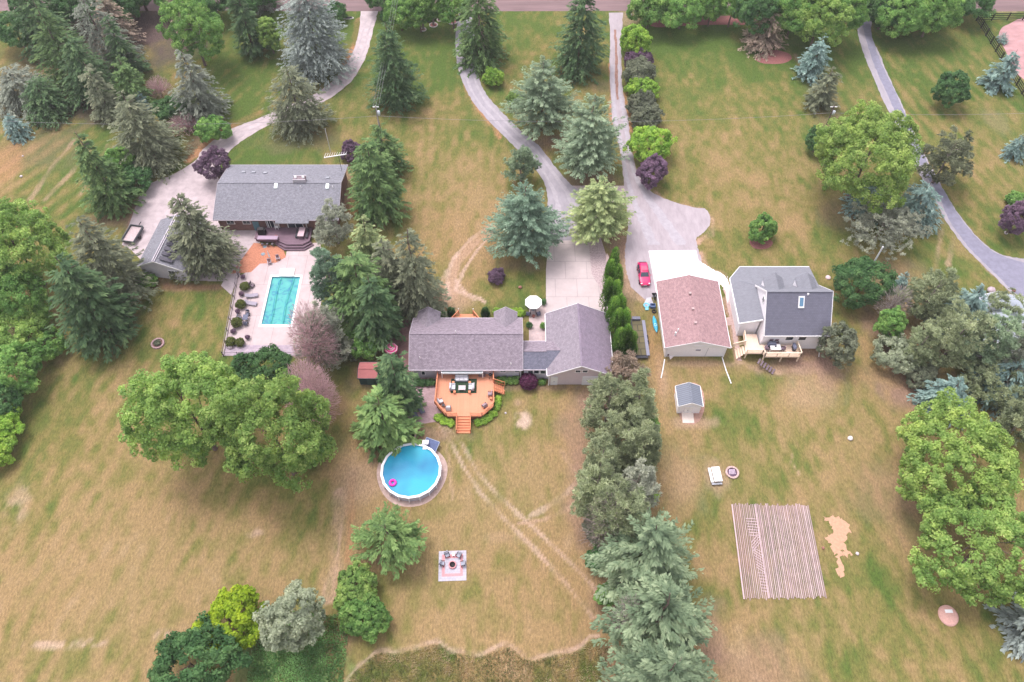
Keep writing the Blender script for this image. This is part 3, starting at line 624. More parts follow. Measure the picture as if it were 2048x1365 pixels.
def g_broad(R, Rz, zc, seed, dens=1.0, size=1.0, zmin=-.55, lumpy=.2, leaf=.175, open_=0.0):
    """rounded crown of leafy lobes"""
    r = np.random.RandomState(seed)
    rl0 = float(np.clip(.17 * R, .26, .82)) * size
    area = 2 * pi * R * (R + Rz) * (1 - zmin) / 2
    nlb = int(area * 2.25 * dens / (pi * rl0 * rl0)) + 12
    nl = int(88 * min(1.3, max(.6, (rl0 / .8))) )
    D = rdir(r, nlb, zmin); ph = r.uniform(0, 6.28, 6); az = np.arctan2(D[:, 1], D[:, 0])
    rad = 1 + lumpy * (.5 * np.sin(2 * az + ph[0]) + .4 * np.sin(3 * az + ph[1] + 2 * D[:, 2]) + .5 * np.sin(5 * az + ph[2] - 3 * D[:, 2]) + .4 * np.sin(4 * D[:, 2] * 2 + ph[3] + az * 2))
    rad = rad * (1 - .26 * np.power(r.rand(nlb), 1.5)) - rl0 / R * .55
    rl = rl0 * r.uniform(.6, 1.25, nlb)
    pc = D * rad[:, None] * np.array([R, R, Rz]) + np.array([0, 0, zc])
    pf = r.uniform(-.17, .17, nlb)
    if open_: keep_ = r.rand(nlb) > open_; pc, D, rl, pf = pc[keep_], D[keep_], rl[keep_], pf[keep_]; nlb = len(pc)
    M = nlb * nl
    d0 = rdir(r, M); d0 = nrm(d0 + np.repeat(nrm(D + np.array([0, 0, .35])), nl, 0) * .75)
    c = np.repeat(pc, nl, 0) + d0 * (np.repeat(rl, nl) * np.power(r.rand(M), .35) * 1.05)[:, None] * np.array([1, 1, .8])
    c[:, 2] = np.maximum(c[:, 2], .05)
    nn_ = nrm(d0 + rdir(r, M) * .75 + np.array([0, 0, .25]))       # leaf normals look outward
    dd = nrm(np.cross(nn_, rdir(r, M))); ss = np.cross(nn_, dd)
    ln = leaf * size * r.uniform(.65, 1.3, M); wd = ln * .62
    fac = .45 + np.repeat(pf, nl) + r.uniform(-.16, .16, M)
    return c, dd * ln[:, None], ss * wd[:, None], fac

def g_column(H, R, seed, size=1.0):
    """upright cedar: overlapping vertical plumes"""
    r = np.random.RandomState(seed); npl = 34; nl = 80
    az = r.uniform(0, 2 * pi, npl); hb = r.uniform(.0, .62, npl) * H; ht = np.minimum(hb + r.uniform(.28, .5, npl) * H, H)
    M = npl * nl; t = r.rand(M); B = lambda a: np.repeat(a, nl)
    h = B(hb) + (B(ht) - B(hb)) * t
    Rp = R * np.power(np.clip(1 - h / H, 0, 1), .6) * .8 + .08
    pr_ = .34 * R * np.power(np.sin(pi * np.clip(t, .04, .98)), .6)
    d0 = rdir(r, M, -.3)
    c = np.stack([np.cos(B(az)) * Rp + d0[:, 0] * pr_, np.sin(B(az)) * Rp + d0[:, 1] * pr_, h + .1], 1)
    dd = nrm(np.stack([d0[:, 0] * .5, d0[:, 1] * .5, np.full(M, 1.0)], 1)); ss = nrm(np.cross(dd, d0 + np.array([0, 0, .01])))
    ln = .17 * size * r.uniform(.7, 1.3, M); wd = ln * .42
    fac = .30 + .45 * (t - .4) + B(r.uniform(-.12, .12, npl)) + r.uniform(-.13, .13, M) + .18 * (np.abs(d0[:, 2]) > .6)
    return c, dd * ln[:, None], ss * wd[:, None], fac

def g_bare(R, H, seed, n_=1500, zc=.3):
    """leafless twiggy crown"""
    r = np.random.RandomState(seed)
    D = rdir(r, n_, -.1); t = np.power(r.rand(n_), .6)
    p0 = np.array([0, 0, H * zc])
    c = p0 + D * t[:, None] * np.array([R, R, H * (1 - zc)])
    dd = nrm(D + rdir(r, n_) * .45 + np.array([0, 0, .2])); ss = nrm(np.cross(dd, rdir(r, n_)))
    ln = r.uniform(.25, .6, n_); wd = r.uniform(.018, .04, n_)
    return c, dd * ln[:, None], ss * wd[:, None], .5 + r.uniform(-.3, .3, n_)

BARK = mat('bark', (.16, .115, .10), .95, .3, 4, .6, 10, stretch=(3, 3, .5))
BARKG = mat('grey_bark', (.26, .21, .20), .95, .3, 4, .6, 10, stretch=(3, 3, .5))
def trunk(parent, H, r0, seed, limbs=5, spread=1.5, zl=.35, m=None, name='trunk'):
    r = random.Random(seed); mb = MB()
    pts = [(0, 0, 0)]; k = 6
    for i in range(1, k + 1): pts.append((r.uniform(-.05, .05) * H * .15, r.uniform(-.05, .05) * H * .15, H * i / k))
    mb.path(pts, [r0 * (1.25 if i == 0 else 1) * (1 - .82 * i / k) for i in range(k + 1)], 8)
    for i in range(limbs):
        f = zl + (1 - zl) * (i + .5) / limbs * .9; a = r.uniform(0, 6.28); b = Vector(pts[min(k, int(f * k))])
        b.z = H * f; L = spread * r.uniform(.6, 1.0) * (1.05 - f * .5)
        m1 = b + Vector((cos(a) * L * .5, sin(a) * L * .5, L * .28)); e = b + Vector((cos(a + .2) * L, sin(a + .2) * L, L * .45))
        mb.path([b, m1, e], [r0 * .42 * (1 - f * .5), r0 * .28 * (1 - f * .5), r0 * .08], 6)
    return mb.build(name, m or BARK, parent, local=True)

L3 = lambda a, b, c: [a, b, c]
F_ = {
 'spruce': foliage('needles_spruce', [(.020, .042, .018), (.058, .100, .036), (.125, .185, .070)]),
 'spruce_mid': foliage('needles_mid', [(.026, .054, .020), (.078, .130, .044), (.165, .235, .090)]),
 'spruce_dark': foliage('needles_dark', [(.016, .036, .018), (.044, .080, .036), (.098, .145, .062)]),
 'spruce_olive': foliage('needles_olive', [(.032, .042, .026), (.088, .102, .066), (.170, .185, .115)]),
 'spruce_grey': foliage('needles_grey', [(.052, .058, .048), (.118, .132, .105), (.205, .222, .172)]),
 'spruce_blue': foliage('needles_blue', [(.040, .070, .066), (.105, .155, .140), (.225, .290, .255)]),
 'spruce_bluegrey': foliage('needles_bluegrey', [(.052, .062, .058), (.125, .146, .136), (.225, .250, .220)]),
 'pine': foliage('needles_pine', [(.040, .064, .042), (.108, .150, .098), (.215, .270, .180)]),
 'frond': foliage('needles_frond', [(.032, .054, .032), (.086, .120, .072), (.178, .220, .140)]),
 'pine_blue': foliage('needles_pineblue', [(.034, .062, .044), (.098, .146, .102), (.205, .270, .190)]),
 'pine_light': foliage('needles_pinelight', [(.045, .068, .030), (.135, .170, .080), (.265, .315, .150)]),
 'pine_olive': foliage('needles_pineolive', [(.048, .062, .036), (.138, .166, .098), (.265, .300, .190)]),
 'pine_grey': foliage('needles_pinegrey', [(.070, .074, .060), (.155, .165, .130), (.260, .270, .210)]),
 'maple': foliage('leaves_maple', [(.046, .086, .024), (.135, .205, .054), (.285, .355, .120)]),
 'maple_lime': foliage('leaves_lime', [(.052, .090, .024), (.142, .204, .052), (.285, .350, .120)]),
 'green': foliage('leaves_green', [(.032, .078, .022), (.100, .180, .048), (.230, .335, .105)]),
 'green_dark': foliage('leaves_darkgreen', [(.018, .045, .018), (.050, .105, .038), (.120, .200, .075)]),
 'lime': foliage('leaves_brightlime', [(.080, .165, .028), (.230, .360, .060), (.400, .520, .130)]),
 'yellow': foliage('leaves_yellow', [(.090, .150, .012), (.235, .330, .022), (.400, .480, .050)]),
 'ball': foliage('leaves_ball', [(.050, .065, .020), (.105, .125, .035), (.170, .190, .060)]),
 'silver': foliage('leaves_silver', [(.120, .145, .095), (.270, .305, .210), (.430, .455, .345)]),
 'olive': foliage('leaves_olive', [(.042, .050, .034), (.100, .112, .076), (.190, .200, .135)]),
 'purple': foliage('leaves_purple', [(.045, .028, .045), (.105, .066, .100), (.190, .130, .170)]),
 'plum': foliage('leaves_plum', [(.045, .010, .035), (.110, .030, .075), (.190, .070, .130)]),
 'cedar': foliage('sprays_cedar', [(.030, .085, .018), (.115, .230, .038), (.310, .430, .105)]),
 'mauve': foliage('twigs_mauve', [(.220, .140, .150), (.360, .240, .255), (.480, .345, .355)]),
 'grey_twig': foliage('twigs_grey', [(.150, .120, .120), (.250, .210, .205), (.350, .300, .290)]),
 'brown': foliage('needles_brown', [(.075, .062, .050), (.170, .140, .110), (.280, .225, .180)]),
}
NTREE = [0]
def conifer(fk, tx, ty, vb, w, label, shape='spruce', name='spruce_tree', cat='conifer', group=None, dens=1.0, size=1.0, limbs=0, z0f=None, tiptwigs=None, top=.75, prof=.56):
    """apex at photo point (tx,ty); lowest foliage seen at vb; w wide (photo pixels)"""
    NTREE[0] += 1; sd = NTREE[0] * 17 + 5
    by = vb - .30 * w
    bx = tx + (1024 - tx) * (by - ty) / (1781.7 - ty)
    b = G(bx, by); H = max(1.2, Zat(ty, b.y)); R = 1.06 * w / 2 / PPM(bx, (by * .7 + ty * .3), H * .3)
    R = max(.62, 1 - .40 * abs(bx - tx) / w) * R
    t = thing(name, label, cat, (b.x, b.y, 0), 0, group)
    vr = random.Random(sd * 7)
    if shape == 'spruce': a = g_spruce(H, R, sd, dens * vr.uniform(.85, 1.1), size * vr.uniform(.86, 1.2), droop=.5 + vr.uniform(-.28, .3), z0=(.25 if z0f is None else z0f * H), prof=prof + vr.uniform(-.08, .14))
    elif shape == 'frond': a = g_spruce(H, R * 1.05, sd, dens, size, droop=-.05, z0=.12 * H, prof=.60, nl=46, lsz=.62)
    else: a = g_pine(H, R, sd, dens, size, .14 if z0f is None else z0f, top)
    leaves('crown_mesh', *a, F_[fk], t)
    trunk(t, H * (.96 if shape != 'pine' else .78), .014 * H + .05, sd, limbs or 3, R * .5, m=BARKG if shape == 'pine' else BARK)
    return t, H, R
def broad(fk, cx, cy, w, h, label, name='deciduous_tree', cat='tree', group=None, dens=1.0, size=1.0, lift=None, leaf=.175, zmin=-.5, lumpy=.2, open_=0.0):
    """crown outline centred at photo point, w by h photo pixels"""
    NTREE[0] += 1; sd = NTREE[0] * 17 + 5
    d = DEP(cy); k0 = PPM(cx, cy, 4); R = w / 2 / k0; hh = h / 2 / k0
    q = hh * hh - (R * sin(d)) ** 2
    Rz = sqrt(q) / cos(d) if q > 0 else 0
    Rz = min(max(Rz, .62 * R), 1.35 * R)
    if lift is None: lift = .25 * Rz if R > 2 else -.25 * Rz
    zc = Rz + lift
    c = G(cx, cy, zc); R = .99 * w / 2 / PPM(cx, cy, zc)
    t = thing(name, label, cat, (c.x, c.y, 0), 0, group)
    a = g_broad(R, Rz, zc, sd, dens, size, zmin, lumpy, leaf, open_)
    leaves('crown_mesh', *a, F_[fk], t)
    if R > .9: trunk(t, zc + Rz * .55, .035 * R + .06, sd, 6, R * .75, .4)
    else: trunk(t, zc * .9, .04, sd, 3, R * .5, .2, name='stem')
    return t, zc + Rz, R
def roundpine(fk, cx, cy, w, h, label, name='pine_tree', cat='conifer', group=None, dens=1.0, size=1.0):
    """rounded tufted pine, outline centred at the photo point"""
    return conifer(fk, cx + (cx - 1024) * .04, cy - h * .46, cy + h * .56, w, label, 'pine', name, cat, group, dens, size, top=.42)
def shrub(fk, cx, cy, w, h, label, name='shrub', group=None, **k):
    k.setdefault('leaf', .15); return broad(fk, cx, cy, w, h, label, name, 'shrub', group, **k)
def hedge(fk, pts, wd, ht, label, group=None, leaf=.10, name='hedge'):
    """low continuous planting along photo points"""
    NTREE[0] += 1; P = [G(*p) for p in pts]; b = P[0]
    t = thing(name, label, 'hedge', (b.x, b.y, 0), 0, group); parts = []; k = 0
    for u, v in zip(P[:-1], P[1:]):
        n_ = max(1, int((v - u).length / (wd * .7)))
        for i in range(n_):
            q = u.lerp(v, (i + .5) / n_) - b; k += 1
            c, d, s_, f = g_broad(wd * .62, ht * .6, ht * .5, NTREE[0] * 31 + k, 1.0, 1.0, -.4, .12, leaf)
            parts.append((c + np.array([q.x, q.y, 0]), d, s_, f))
    leaves('crown_mesh', *[np.concatenate(z) for z in zip(*parts)], F_[fk], t, 'foliage')
    return t
def twiggy(fk, cx, vb, w, h, label, name='bare_shrub', cat='shrub', group=None, n_=1600):
    NTREE[0] += 1; sd = NTREE[0] * 17 + 5
    by = vb - .30 * w; b = G(cx, by); H = max(1, Zat(by - h * .9, b.y) * .9); R = w / 2 / PPM(cx, by, 1)
    t = thing(name, label, cat, (b.x, b.y, 0), 0, group)
    leaves('crown_mesh', *g_bare(R, H, sd, n_), F_[fk], t)
    trunk(t, H * .8, .08, sd, 9, R * .8, .05, BARKG)
    return t

GT = 'roadside trees along the top edge'; GC = 'tall conifers on the left lots'; GP = 'pines between the two driveways'; GS = 'shrub row beside the gravel track'
GH = 'long tree row right of the middle lawn'; GR = 'trees behind the white house'; GW = 'evergreens between the rectangular pool and the purple-roofed house'
# ---- top left woodland
conifer('spruce_dark', 20, -60, 150, 150, 'dark spruce cut off by the top left corner of the photo', group=GC)
conifer('spruce', 62, -5, 205, 140, 'tall olive-topped spruce second from the top left corner', group=GC)
conifer('spruce_dark', 128, 62, 238, 150, 'broad dark green spruce overhanging the shaded path at the upper left', group=GC)
conifer('brown', 190, -30, 120, 110, 'brownish green spruce behind the pale leaning spruce', group=GC)
conifer('spruce_dark', 60, 150, 262, 120, 'dark low spruce between the grey spruce and the broad dark one', group=GC)
conifer('spruce_dark', 205, 20, 180, 90, 'dark spruce behind the shaded path at the upper left', group=GC)
conifer('spruce_olive', 165, 120, 262, 90, 'low olive spruce at the right foot of the broad dark one', group=GC)
conifer('spruce_grey', 10, 128, 255, 165, 'grey-green spruce at the left edge above the small blue spruce', group=GC)
conifer('spruce_blue', 8, 222, 292, 70, 'small teal blue spruce touching the left edge below the grey one', group=GC, size=.8)
conifer('spruce_grey', 146, -40, 172, 150, 'thin pale spruce leaning over the shaded path at the upper left', group=GC, dens=.62)
broad('green_dark', 95, 8, 110, 90, 'dark leafy tree between the first two spruces at the top left', group=GT)
broad('green_dark', 215, 18, 110, 70, 'dark leafy tree behind the pale leaning spruce', group=GT)
broad('green', 250, 4, 70, 46, 'mid green roadside tree above the shaded path', group=GT)
conifer('brown', 322, -70, 96, 62, 'narrow brownish grey spruce left of the pale birch', group=GC)
broad('green', 385, 62, 118, 122, 'light green birch with white limbs near the top left', name='birch_tree', group=GT, open_=.18, lumpy=.2)
broad('green_dark', 420, -12, 120, 50, 'dark leafy tree at the top edge behind the birch', group=GT)
conifer('spruce_dark', 462, -50, 134, 95, 'dark green spruce between the birch and the big blue-grey spruce', group=GC)
broad('maple', 537, 68, 52, 86, 'small bright green maple tucked against the big blue-grey spruce', group=GT, leaf=.2)
conifer('spruce_grey', 505, -60, 40, 80, 'grey treetop cut by the top edge left of the big blue-grey spruce', group=GT)
conifer('spruce_bluegrey', 592, -70, 188, 168, 'very large blue-grey spruce beside the concrete driveway', group=GC, dens=1.1)
conifer('spruce_olive', 570, 126, 290, 132, 'grey olive spruce overlapping the bend of the concrete driveway', group=GC)
conifer('spruce', 233, 112, 232, 95, 'green spruce with a bright tip right of the shaded path', group=GC)
twiggy('mauve', 325, 208, 50, 46, 'mauve leafless shrub between the spruces at the upper left', group='bare shrubs on the left lots')
conifer('spruce_blue', 272, 178, 232, 34, 'thin bluish spruce tip rising behind the broad olive spruce', size=.6, group=GC)
conifer('spruce_grey', 358, 92, 268, 122, 'grey-green spruce with a light tip left of the driveway bend', group=GC)
broad('green_dark', 345, 218, 66, 48, 'dark leafy bush between the two grey spruces', name='leafy_bush', cat='bush')
broad('green', 425, 258, 66, 34, 'green bush under the grey spruce beside the driveway', name='leafy_bush', cat='bush')
conifer('spruce_olive', 240, 178, 372, 172, 'broad olive green spruce above the concrete apron', group=GC, dens=1.1)
twiggy('mauve', 372, 282, 60, 40, 'reddish twiggy shrub beside the dark pole', group='bare shrubs on the left lots')
conifer('spruce', 148, 258, 452, 138, 'dark two-tone spruce at the upper left corner of the concrete apron', group=GC, dens=1.1)
broad('green', 240, 325, 50, 60, 'light green bush between the two spruces above the apron', name='leafy_bush', cat='bush')
broad('green_dark', 270, 358, 66, 42, 'dark bush at the upper edge of the concrete apron', name='leafy_bush', cat='bush')
shrub('purple', 428, 330, 66, 62, 'grey purple shrub at the corner of the grey-roofed house', open_=.05)
shrub('purple', 704, 305, 40, 52, 'dull purple shrub behind the right end of the grey roof', open_=.2)
conifer('spruce_dark', 770, 38, 240, 118, 'dark green spruce standing alone in front of the power pole', group=GC, dens=1.15)
conifer('spruce', 757, 240, 372, 92, 'narrow green spruce with its tip touching the power wires', group=GC)
conifer('spruce', 732, 276, 462, 128, 'full green spruce beside the right end of the grey-roofed house', group=GC, dens=1.15)
# ---- left edge
broad('maple', 35, 500, 170, 170, 'big pale green tree on the left edge opposite the trailer', group='leafy trees on the left edge')
broad('green_dark', 0, 432, 34, 44, 'dark green bush half cut off at the left edge', name='leafy_bush', cat='bush')
conifer('spruce_olive', 150, 428, 640, 175, 'ragged olive spruce reaching towards the white-gabled garage', group=GC)
conifer('spruce_dark', 105, 505, 725, 190, 'dark bluish spruce with bold tufts left of the back lawn', group=GC, dens=1.1, size=1.25)
broad('green', 30, 590, 120, 120, 'bright green tree left of the dark bluish spruce', group='leafy trees on the left edge')
broad('maple', 38, 655, 125, 110, 'yellowish green tree at the left edge below the tall ones', group='leafy trees on the left edge')
broad('green', 95, 690, 70, 60, 'low green bush at the foot of the dark bluish spruce', name='leafy_bush', cat='bush')
broad('green', 28, 740, 105, 100, 'spreading green tree on the left edge level with the ring planter', group='leafy trees on the left edge')
broad('green_dark', 8, 800, 70, 70, 'dark leafy tree on the left edge', group='leafy trees on the left edge')
broad('lime', 5, 845, 80, 70, 'bright lime tree lower on the left edge', group='leafy trees on the left edge')
broad('lime', -4, 905, 66, 60, 'lowest lime bush half cut off by the left edge', name='leafy_bush', cat='bush', group='leafy trees on the left edge')
conifer('spruce_olive', 350, 385, 575, 158, 'big olive spruce hiding half of the white-gabled garage', group=GC, dens=1.15)
shrub('green', 292, 562, 38, 34, 'round green bush at the foot of the white gable')
# ---- evergreens right of the left pool
conifer('pine_grey', 655, 402, 515, 95, 'thin grey pine in front of the grey roof corner', 'pine', 'pine_tree', group=GW, dens=.6)
conifer('pine_light', 722, 425, 560, 95, 'bright green narrow conifer behind the evergreen clump', 'spruce', group=GW)
conifer('spruce_olive', 762, 470, 640, 120, 'olive spruce in the middle of the evergreen clump', group=GW)
conifer('spruce_olive', 812, 452, 655, 132, 'spruce with a bare grey trunk facing the middle lawn', group=GW, dens=.7, limbs=14)
conifer('pine_blue', 640, 492, 655, 112, 'blue-green pine overhanging the rectangular pool', 'pine', 'pine_tree', group=GW)
conifer('spruce', 700, 498, 685, 165, 'large green spruce in the centre of the evergreen clump', group=GW, dens=1.1, size=1.2)
conifer('spruce_dark', 735, 548, 708, 120, 'dark green spruce next to the brown patio', group=GW, dens=1.1, size=1.2)
twiggy('mauve', 648, 770, 90, 170, 'mauve bare tree rising behind the grey pine', 'bare_tree', 'tree', n_=5000)
conifer('pine_grey', 622, 612, 760, 135, 'grey-green pine at the lower right corner of the pool', 'pine', 'pine_tree', group=GW, dens=1.1)
broad('green', 728, 686, 72, 52, 'round green bush above the red-roofed shed', name='leafy_bush', cat='bush')
broad('olive', 690, 700, 50, 90, 'dull green bush between the grey pine and the red-roofed shed', name='leafy_bush', cat='bush')
twiggy('mauve', 640, 872, 104, 138, 'pinkish mauve leafless tree right of the big maples', 'bare_tree', 'tree', n_=9000)
broad('green_dark', 525, 742, 110, 50, 'low dark bush below the pool fence', name='leafy_bush', cat='bush')
broad('maple', 380, 822, 214, 222, 'huge bright green maple, left of the overlapping pair', name='maple_tree', group='pair of big maples', dens=1.1)
broad('maple', 546, 866, 204, 240, 'huge green maple, right of the overlapping pair', name='maple_tree', group='pair of big maples', dens=1.0, lumpy=.22)
broad('green', 625, 900, 70, 42, 'low green bush at the right foot of the big maples', name='leafy_bush', cat='bush')
conifer('spruce_dark', 778, 702, 838, 92, 'green spruce between the red-roofed shed and the purple roof', group='spruces by the round pool', dens=1.2, size=1.1, prof=.36)
conifer('spruce_mid', 754, 792, 910, 132, 'full green spruce overhanging the round pool', group='spruces by the round pool', dens=1.2, size=1.15, prof=.30)
conifer('spruce_mid', 768, 1046, 1140, 138, 'open spiky spruce alone on the lawn below the round pool', 'frond', group='spruces by the round pool', dens=.62, size=1.35)
broad('maple', 712, 1176, 88, 80, 'round bright green tree, upper of two on the lower lawn', group='two round trees on the lower lawn', leaf=.2)
broad('green', 727, 1234, 92, 78, 'round mid green tree, lower of two on the lower lawn', group='two round trees on the lower lawn', leaf=.2)
broad('yellow', 461, 1242, 122, 112, 'vivid yellow-green small tree near the bottom edge', leaf=.21, lumpy=.22)
broad('silver', 586, 1240, 122, 124, 'silvery grey-green round tree near the bottom edge', leaf=.17)
broad('green_dark', 388, 1332, 170, 110, 'dark grey-green tree cut by the bottom edge', leaf=.2)
# ---- between the driveways
conifer('spruce', 955, -50, 152, 112, 'big spruce with a patch of bare pale branches by the curved gravel driveway', group=GP, dens=1.1)
conifer('spruce_dark', 1172, -62, 172, 112, 'tall dark spruce left of the gravel track', group=GP, dens=1.15)
shrub('lime', 987, 157, 38, 40, 'small bright lime bush beside the curved gravel driveway')
shrub('maple', 1030, 200, 38, 34, 'small yellow-green bush behind the grey-green pine')
conifer('pine', 1088, 118, 300, 135, 'pale grey-green pine, upper of the pair between the drives', 'frond', 'pine_tree', group=GP, size=1.25)
conifer('pine', 1190, 190, 382, 138, 'pale grey-green pine overhanging the gravel track', 'frond', 'pine_tree', group=GP, size=1.25, dens=1.15)
conifer('pine', 1042, 288, 384, 72, 'small pine beside the curved gravel driveway', 'pine', 'pine_tree', group=GP)
conifer('pine_blue', 1052, 368, 540, 138, 'bluish pine at the corner of the garage pad', 'frond', 'pine_tree', group=GP, size=1.25, dens=1.2)
conifer('pine_light', 1208, 356, 505, 128, 'yellowish pine between the gravel drive and the track', 'frond', 'pine_tree', group=GP, size=1.25, dens=1.15)
# ---- shrub row
for fk, x, y, w_, h_, lb in [('lime', 1272, 84, 58, 62, 'bright lime shrub at the top of the row beside the gravel track'),
  ('purple', 1276, 118, 52, 34, 'dark purple shrub just below the topmost lime one'),
  ('olive', 1277, 146, 66, 56, 'olive shrub below the dark purple one in the row'),
  ('lime', 1285, 178, 62, 46, 'light green shrub in the middle of the row'),
  ('olive', 1284, 205, 60, 46, 'olive shrub just below the light green one'),
  ('olive', 1292, 234, 62, 48, 'greyish olive shrub above the big lime one'),
  ('lime', 1300, 289, 86, 76, 'largest lime green shrub in the row beside the gravel track'),
  ('purple', 1305, 344, 58, 64, 'large purple shrub at the bottom end of the row')]:
    shrub(fk, x, y, w_, h_, lb, group=GS, leaf=.17, lift=.0)
# ---- roadside
for x, y, w_, h_, fk, lb in [(800, 24, 60, 52, 'green', 'light green tree on the verge right of the concrete driveway mouth'), (838, 20, 60, 62, 'green', 'green verge tree over a white-edged ring'),
  (905, 12, 70, 66, 'green', 'green verge tree left of the gravel driveway mouth'), (762, -10, 60, 22, 'green_dark', 'small treetop at the top edge over the road'),
  (1300, 12, 78, 66, 'green', 'green tree at the left end of the long mulch bed'), (1365, 14, 90, 70, 'green', 'green tree in the middle of the long mulch bed'), (1425, 8, 50, 60, 'green', 'smaller green tree right of the middle of the mulch bed'),
  (1512, 20, 76, 90, 'green_dark', 'dark tree at the right end of the long mulch bed'), (1590, 20, 110, 96, 'green', 'green tree behind the brownish conifer'),
  (1640, 34, 100, 104, 'maple', 'bright green tree left of the asphalt drive mouth'), (1690, 22, 76, 90, 'green', 'green tree overhanging the left side of the asphalt drive'),
  (1775, 12, 90, 74, 'green_dark', 'dark green tree right of the asphalt drive mouth'), (1812, 26, 96, 82, 'green', 'light green tree second right of the asphalt drive'),
  (1868, 20, 90, 84, 'green', 'round green tree third right of the asphalt drive'), (1940, 0, 80, 44, 'green_dark', 'dark tree nearest the black fence corner at the top edge')]:
    broad(fk, x, y + 3, w_ * 1.08, h_ * 1.08, lb, group=GT, lift=1.2)
for x, y, w_, h_, fk, lb in [(1335, -22, 110, 60, 'green_dark', 'tree at the top edge behind the left end of the mulch bed'), (1400, -24, 90, 56, 'green', 'tree at the top edge behind the middle of the mulch bed'), (1468, 6, 70, 74, 'green', 'green tree between the middle and right end of the mulch bed'),
  (1556, -14, 110, 80, 'green', 'tree at the top edge behind the brownish conifer'), (1740, -24, 110, 56, 'green_dark', 'tree at the top edge over the asphalt drive mouth'), (1830, -26, 120, 60, 'green', 'tree at the top edge right of the asphalt drive mouth'), (1905, -14, 90, 56, 'green', 'tree at the top edge near the black fence'),
  (155, -6, 110, 80, 'green_dark', 'dark tree at the top edge beside the thin pale spruce'), (275, -24, 110, 56, 'green_dark', 'dark tree at the top edge above the shaded path'), (340, -20, 90, 60, 'green', 'green tree at the top edge left of the birch'), (500, -18, 110, 60, 'green_dark', 'dark tree at the top edge behind the small bright maple'), (30, 60, 90, 70, 'green_dark', 'dark leafy tree in the top left corner')]:
    broad(fk, x, y, w_, h_, lb, group=GT, lift=1.5)
conifer('brown', 1547, 10, 120, 98, 'brownish conifer in the round mulch bed', group=GT)
# ---- right side
conifer('spruce_blue', 1650, 66, 175, 80, 'blue spruce with silvery tips left of the asphalt drive, upper of two', group='blue spruces on the right')
conifer('spruce_olive', 1668, 130, 235, 78, 'grey-tipped spruce below the silvery blue spruce', group='blue spruces on the right')
broad('green_dark', 1905, 178, 70, 66, 'dark green rounded tree right of the asphalt drive', leaf=.2)
conifer('spruce_blue', 2037, 96, 198, 80, 'blue-green spruce leaning over the black fence', group='blue spruces on the right', dens=1.2)
conifer('spruce_blue', 2014, 64, 92, 26, 'tiny blue spruce beside the pink clay patch', size=.55, group='blue spruces on the right')
conifer('spruce_blue', 2052, 268, 330, 62, 'small blue spruce cut by the right edge', size=.8, group='blue spruces on the right')
shrub('purple', 2034, 438, 62, 66, 'dark purple tree at the right edge', name='purple_tree')
shrub('green', 2036, 402, 44, 26, 'green bush behind the purple tree at the right edge')
broad('maple_lime', 1734, 316, 204, 186, 'very large lime green maple beside the asphalt drive', name='maple_tree', dens=1.15)
broad('green_dark', 1636, 280, 48, 48, 'small dark green tree left of the very large lime maple', leaf=.18)
roundpine('spruce_olive', 1893, 326, 128, 140, 'olive brown pine right of the very large lime maple')
conifer('spruce_blue', 1758, 358, 452, 96, 'blue-grey spruce leaning right under the lime maple', size=.8, dens=1.2, group=GR)
conifer('spruce_blue', 1868, 356, 474, 120, 'blue spruce beside the lower bend of the asphalt drive', group=GR)
roundpine('pine_grey', 1752, 474, 176, 112, 'grey brown pine with thin foliage below the two leaning spruces', group=GR, dens=.75)
broad('green_dark', 1727, 566, 118, 98, 'rounded dark green tree nearest the white house', group=GR)
conifer('spruce_blue', 1818, 540, 590, 40, 'small teal spruce between the two trees behind the white house', size=.6, group=GR)
roundpine('pine_olive', 1866, 600, 130, 132, 'olive pine left of the silvery spruce', group=GR)
conifer('spruce_blue', 1968, 572, 700, 135, 'silvery blue spruce pointing at the boulder', group=GR)
roundpine('pine_olive', 1925, 690, 170, 150, 'large olive pine in the clump at the right edge, left half', group=GR)
roundpine('pine', 2000, 695, 130, 150, 'large olive pine in the clump at the right edge, right half', group=GR)
roundpine('pine_olive', 1838, 700, 90, 100, 'olive pine filling the gap behind the whitish flowering shrub', group=GR)
roundpine('pine_olive', 1990, 640, 130, 90, 'olive pine behind the right half of the clump at the right edge', group=GR)
roundpine('pine_grey', 2050, 700, 110, 130, 'greyish pine cut by the right edge above the pale blue spruce', group=GR)
roundpine('pine_olive', 2050, 850, 120, 110, 'olive pine cut by the right edge above the lime maples', group=GR)
twiggy('grey_twig', 1768, 660, 66, 80, 'grey twiggy shrub at the left tip of the planting bed')
shrub('green', 1782, 650, 56, 72, 'bright green shrub in the planting bed', group='shrubs in the planting bed')
shrub('silver', 1792, 708, 88, 46, 'whitish flowering shrub at the lower edge of the planting bed', group='shrubs in the planting bed')
shrub('lime', 1798, 692, 34, 24, 'small lime shrub behind the whitish flowering one', group='shrubs in the planting bed')
shrub('spruce_bluegrey' if False else 'olive', 1845, 752, 60, 50, 'dull olive shrub at the foot of the big olive clump', group='shrubs in the planting bed')
broad('olive', 1677, 690, 74, 82, 'grey olive shrub beside the deck corner of the white house', name='shrub', cat='shrub', leaf=.15, open_=.2, lift=.1)
conifer('spruce_blue', 2046, 728, 830, 160, 'pale blue spruce at the right edge between the olive trees', group=GR)
roundpine('pine_olive', 1990, 800, 170, 90, 'olive pine at the right edge above the lower lime maple', group=GR)
conifer('spruce_blue', 1925, 758, 850, 120, 'grey-blue spruce above the lower lime maple', group=GR)
broad('maple_lime', 1912, 918, 244, 152, 'wide lime maple at the right edge, upper of two', name='maple_tree', group='lime maples at the lower right', lumpy=.2)
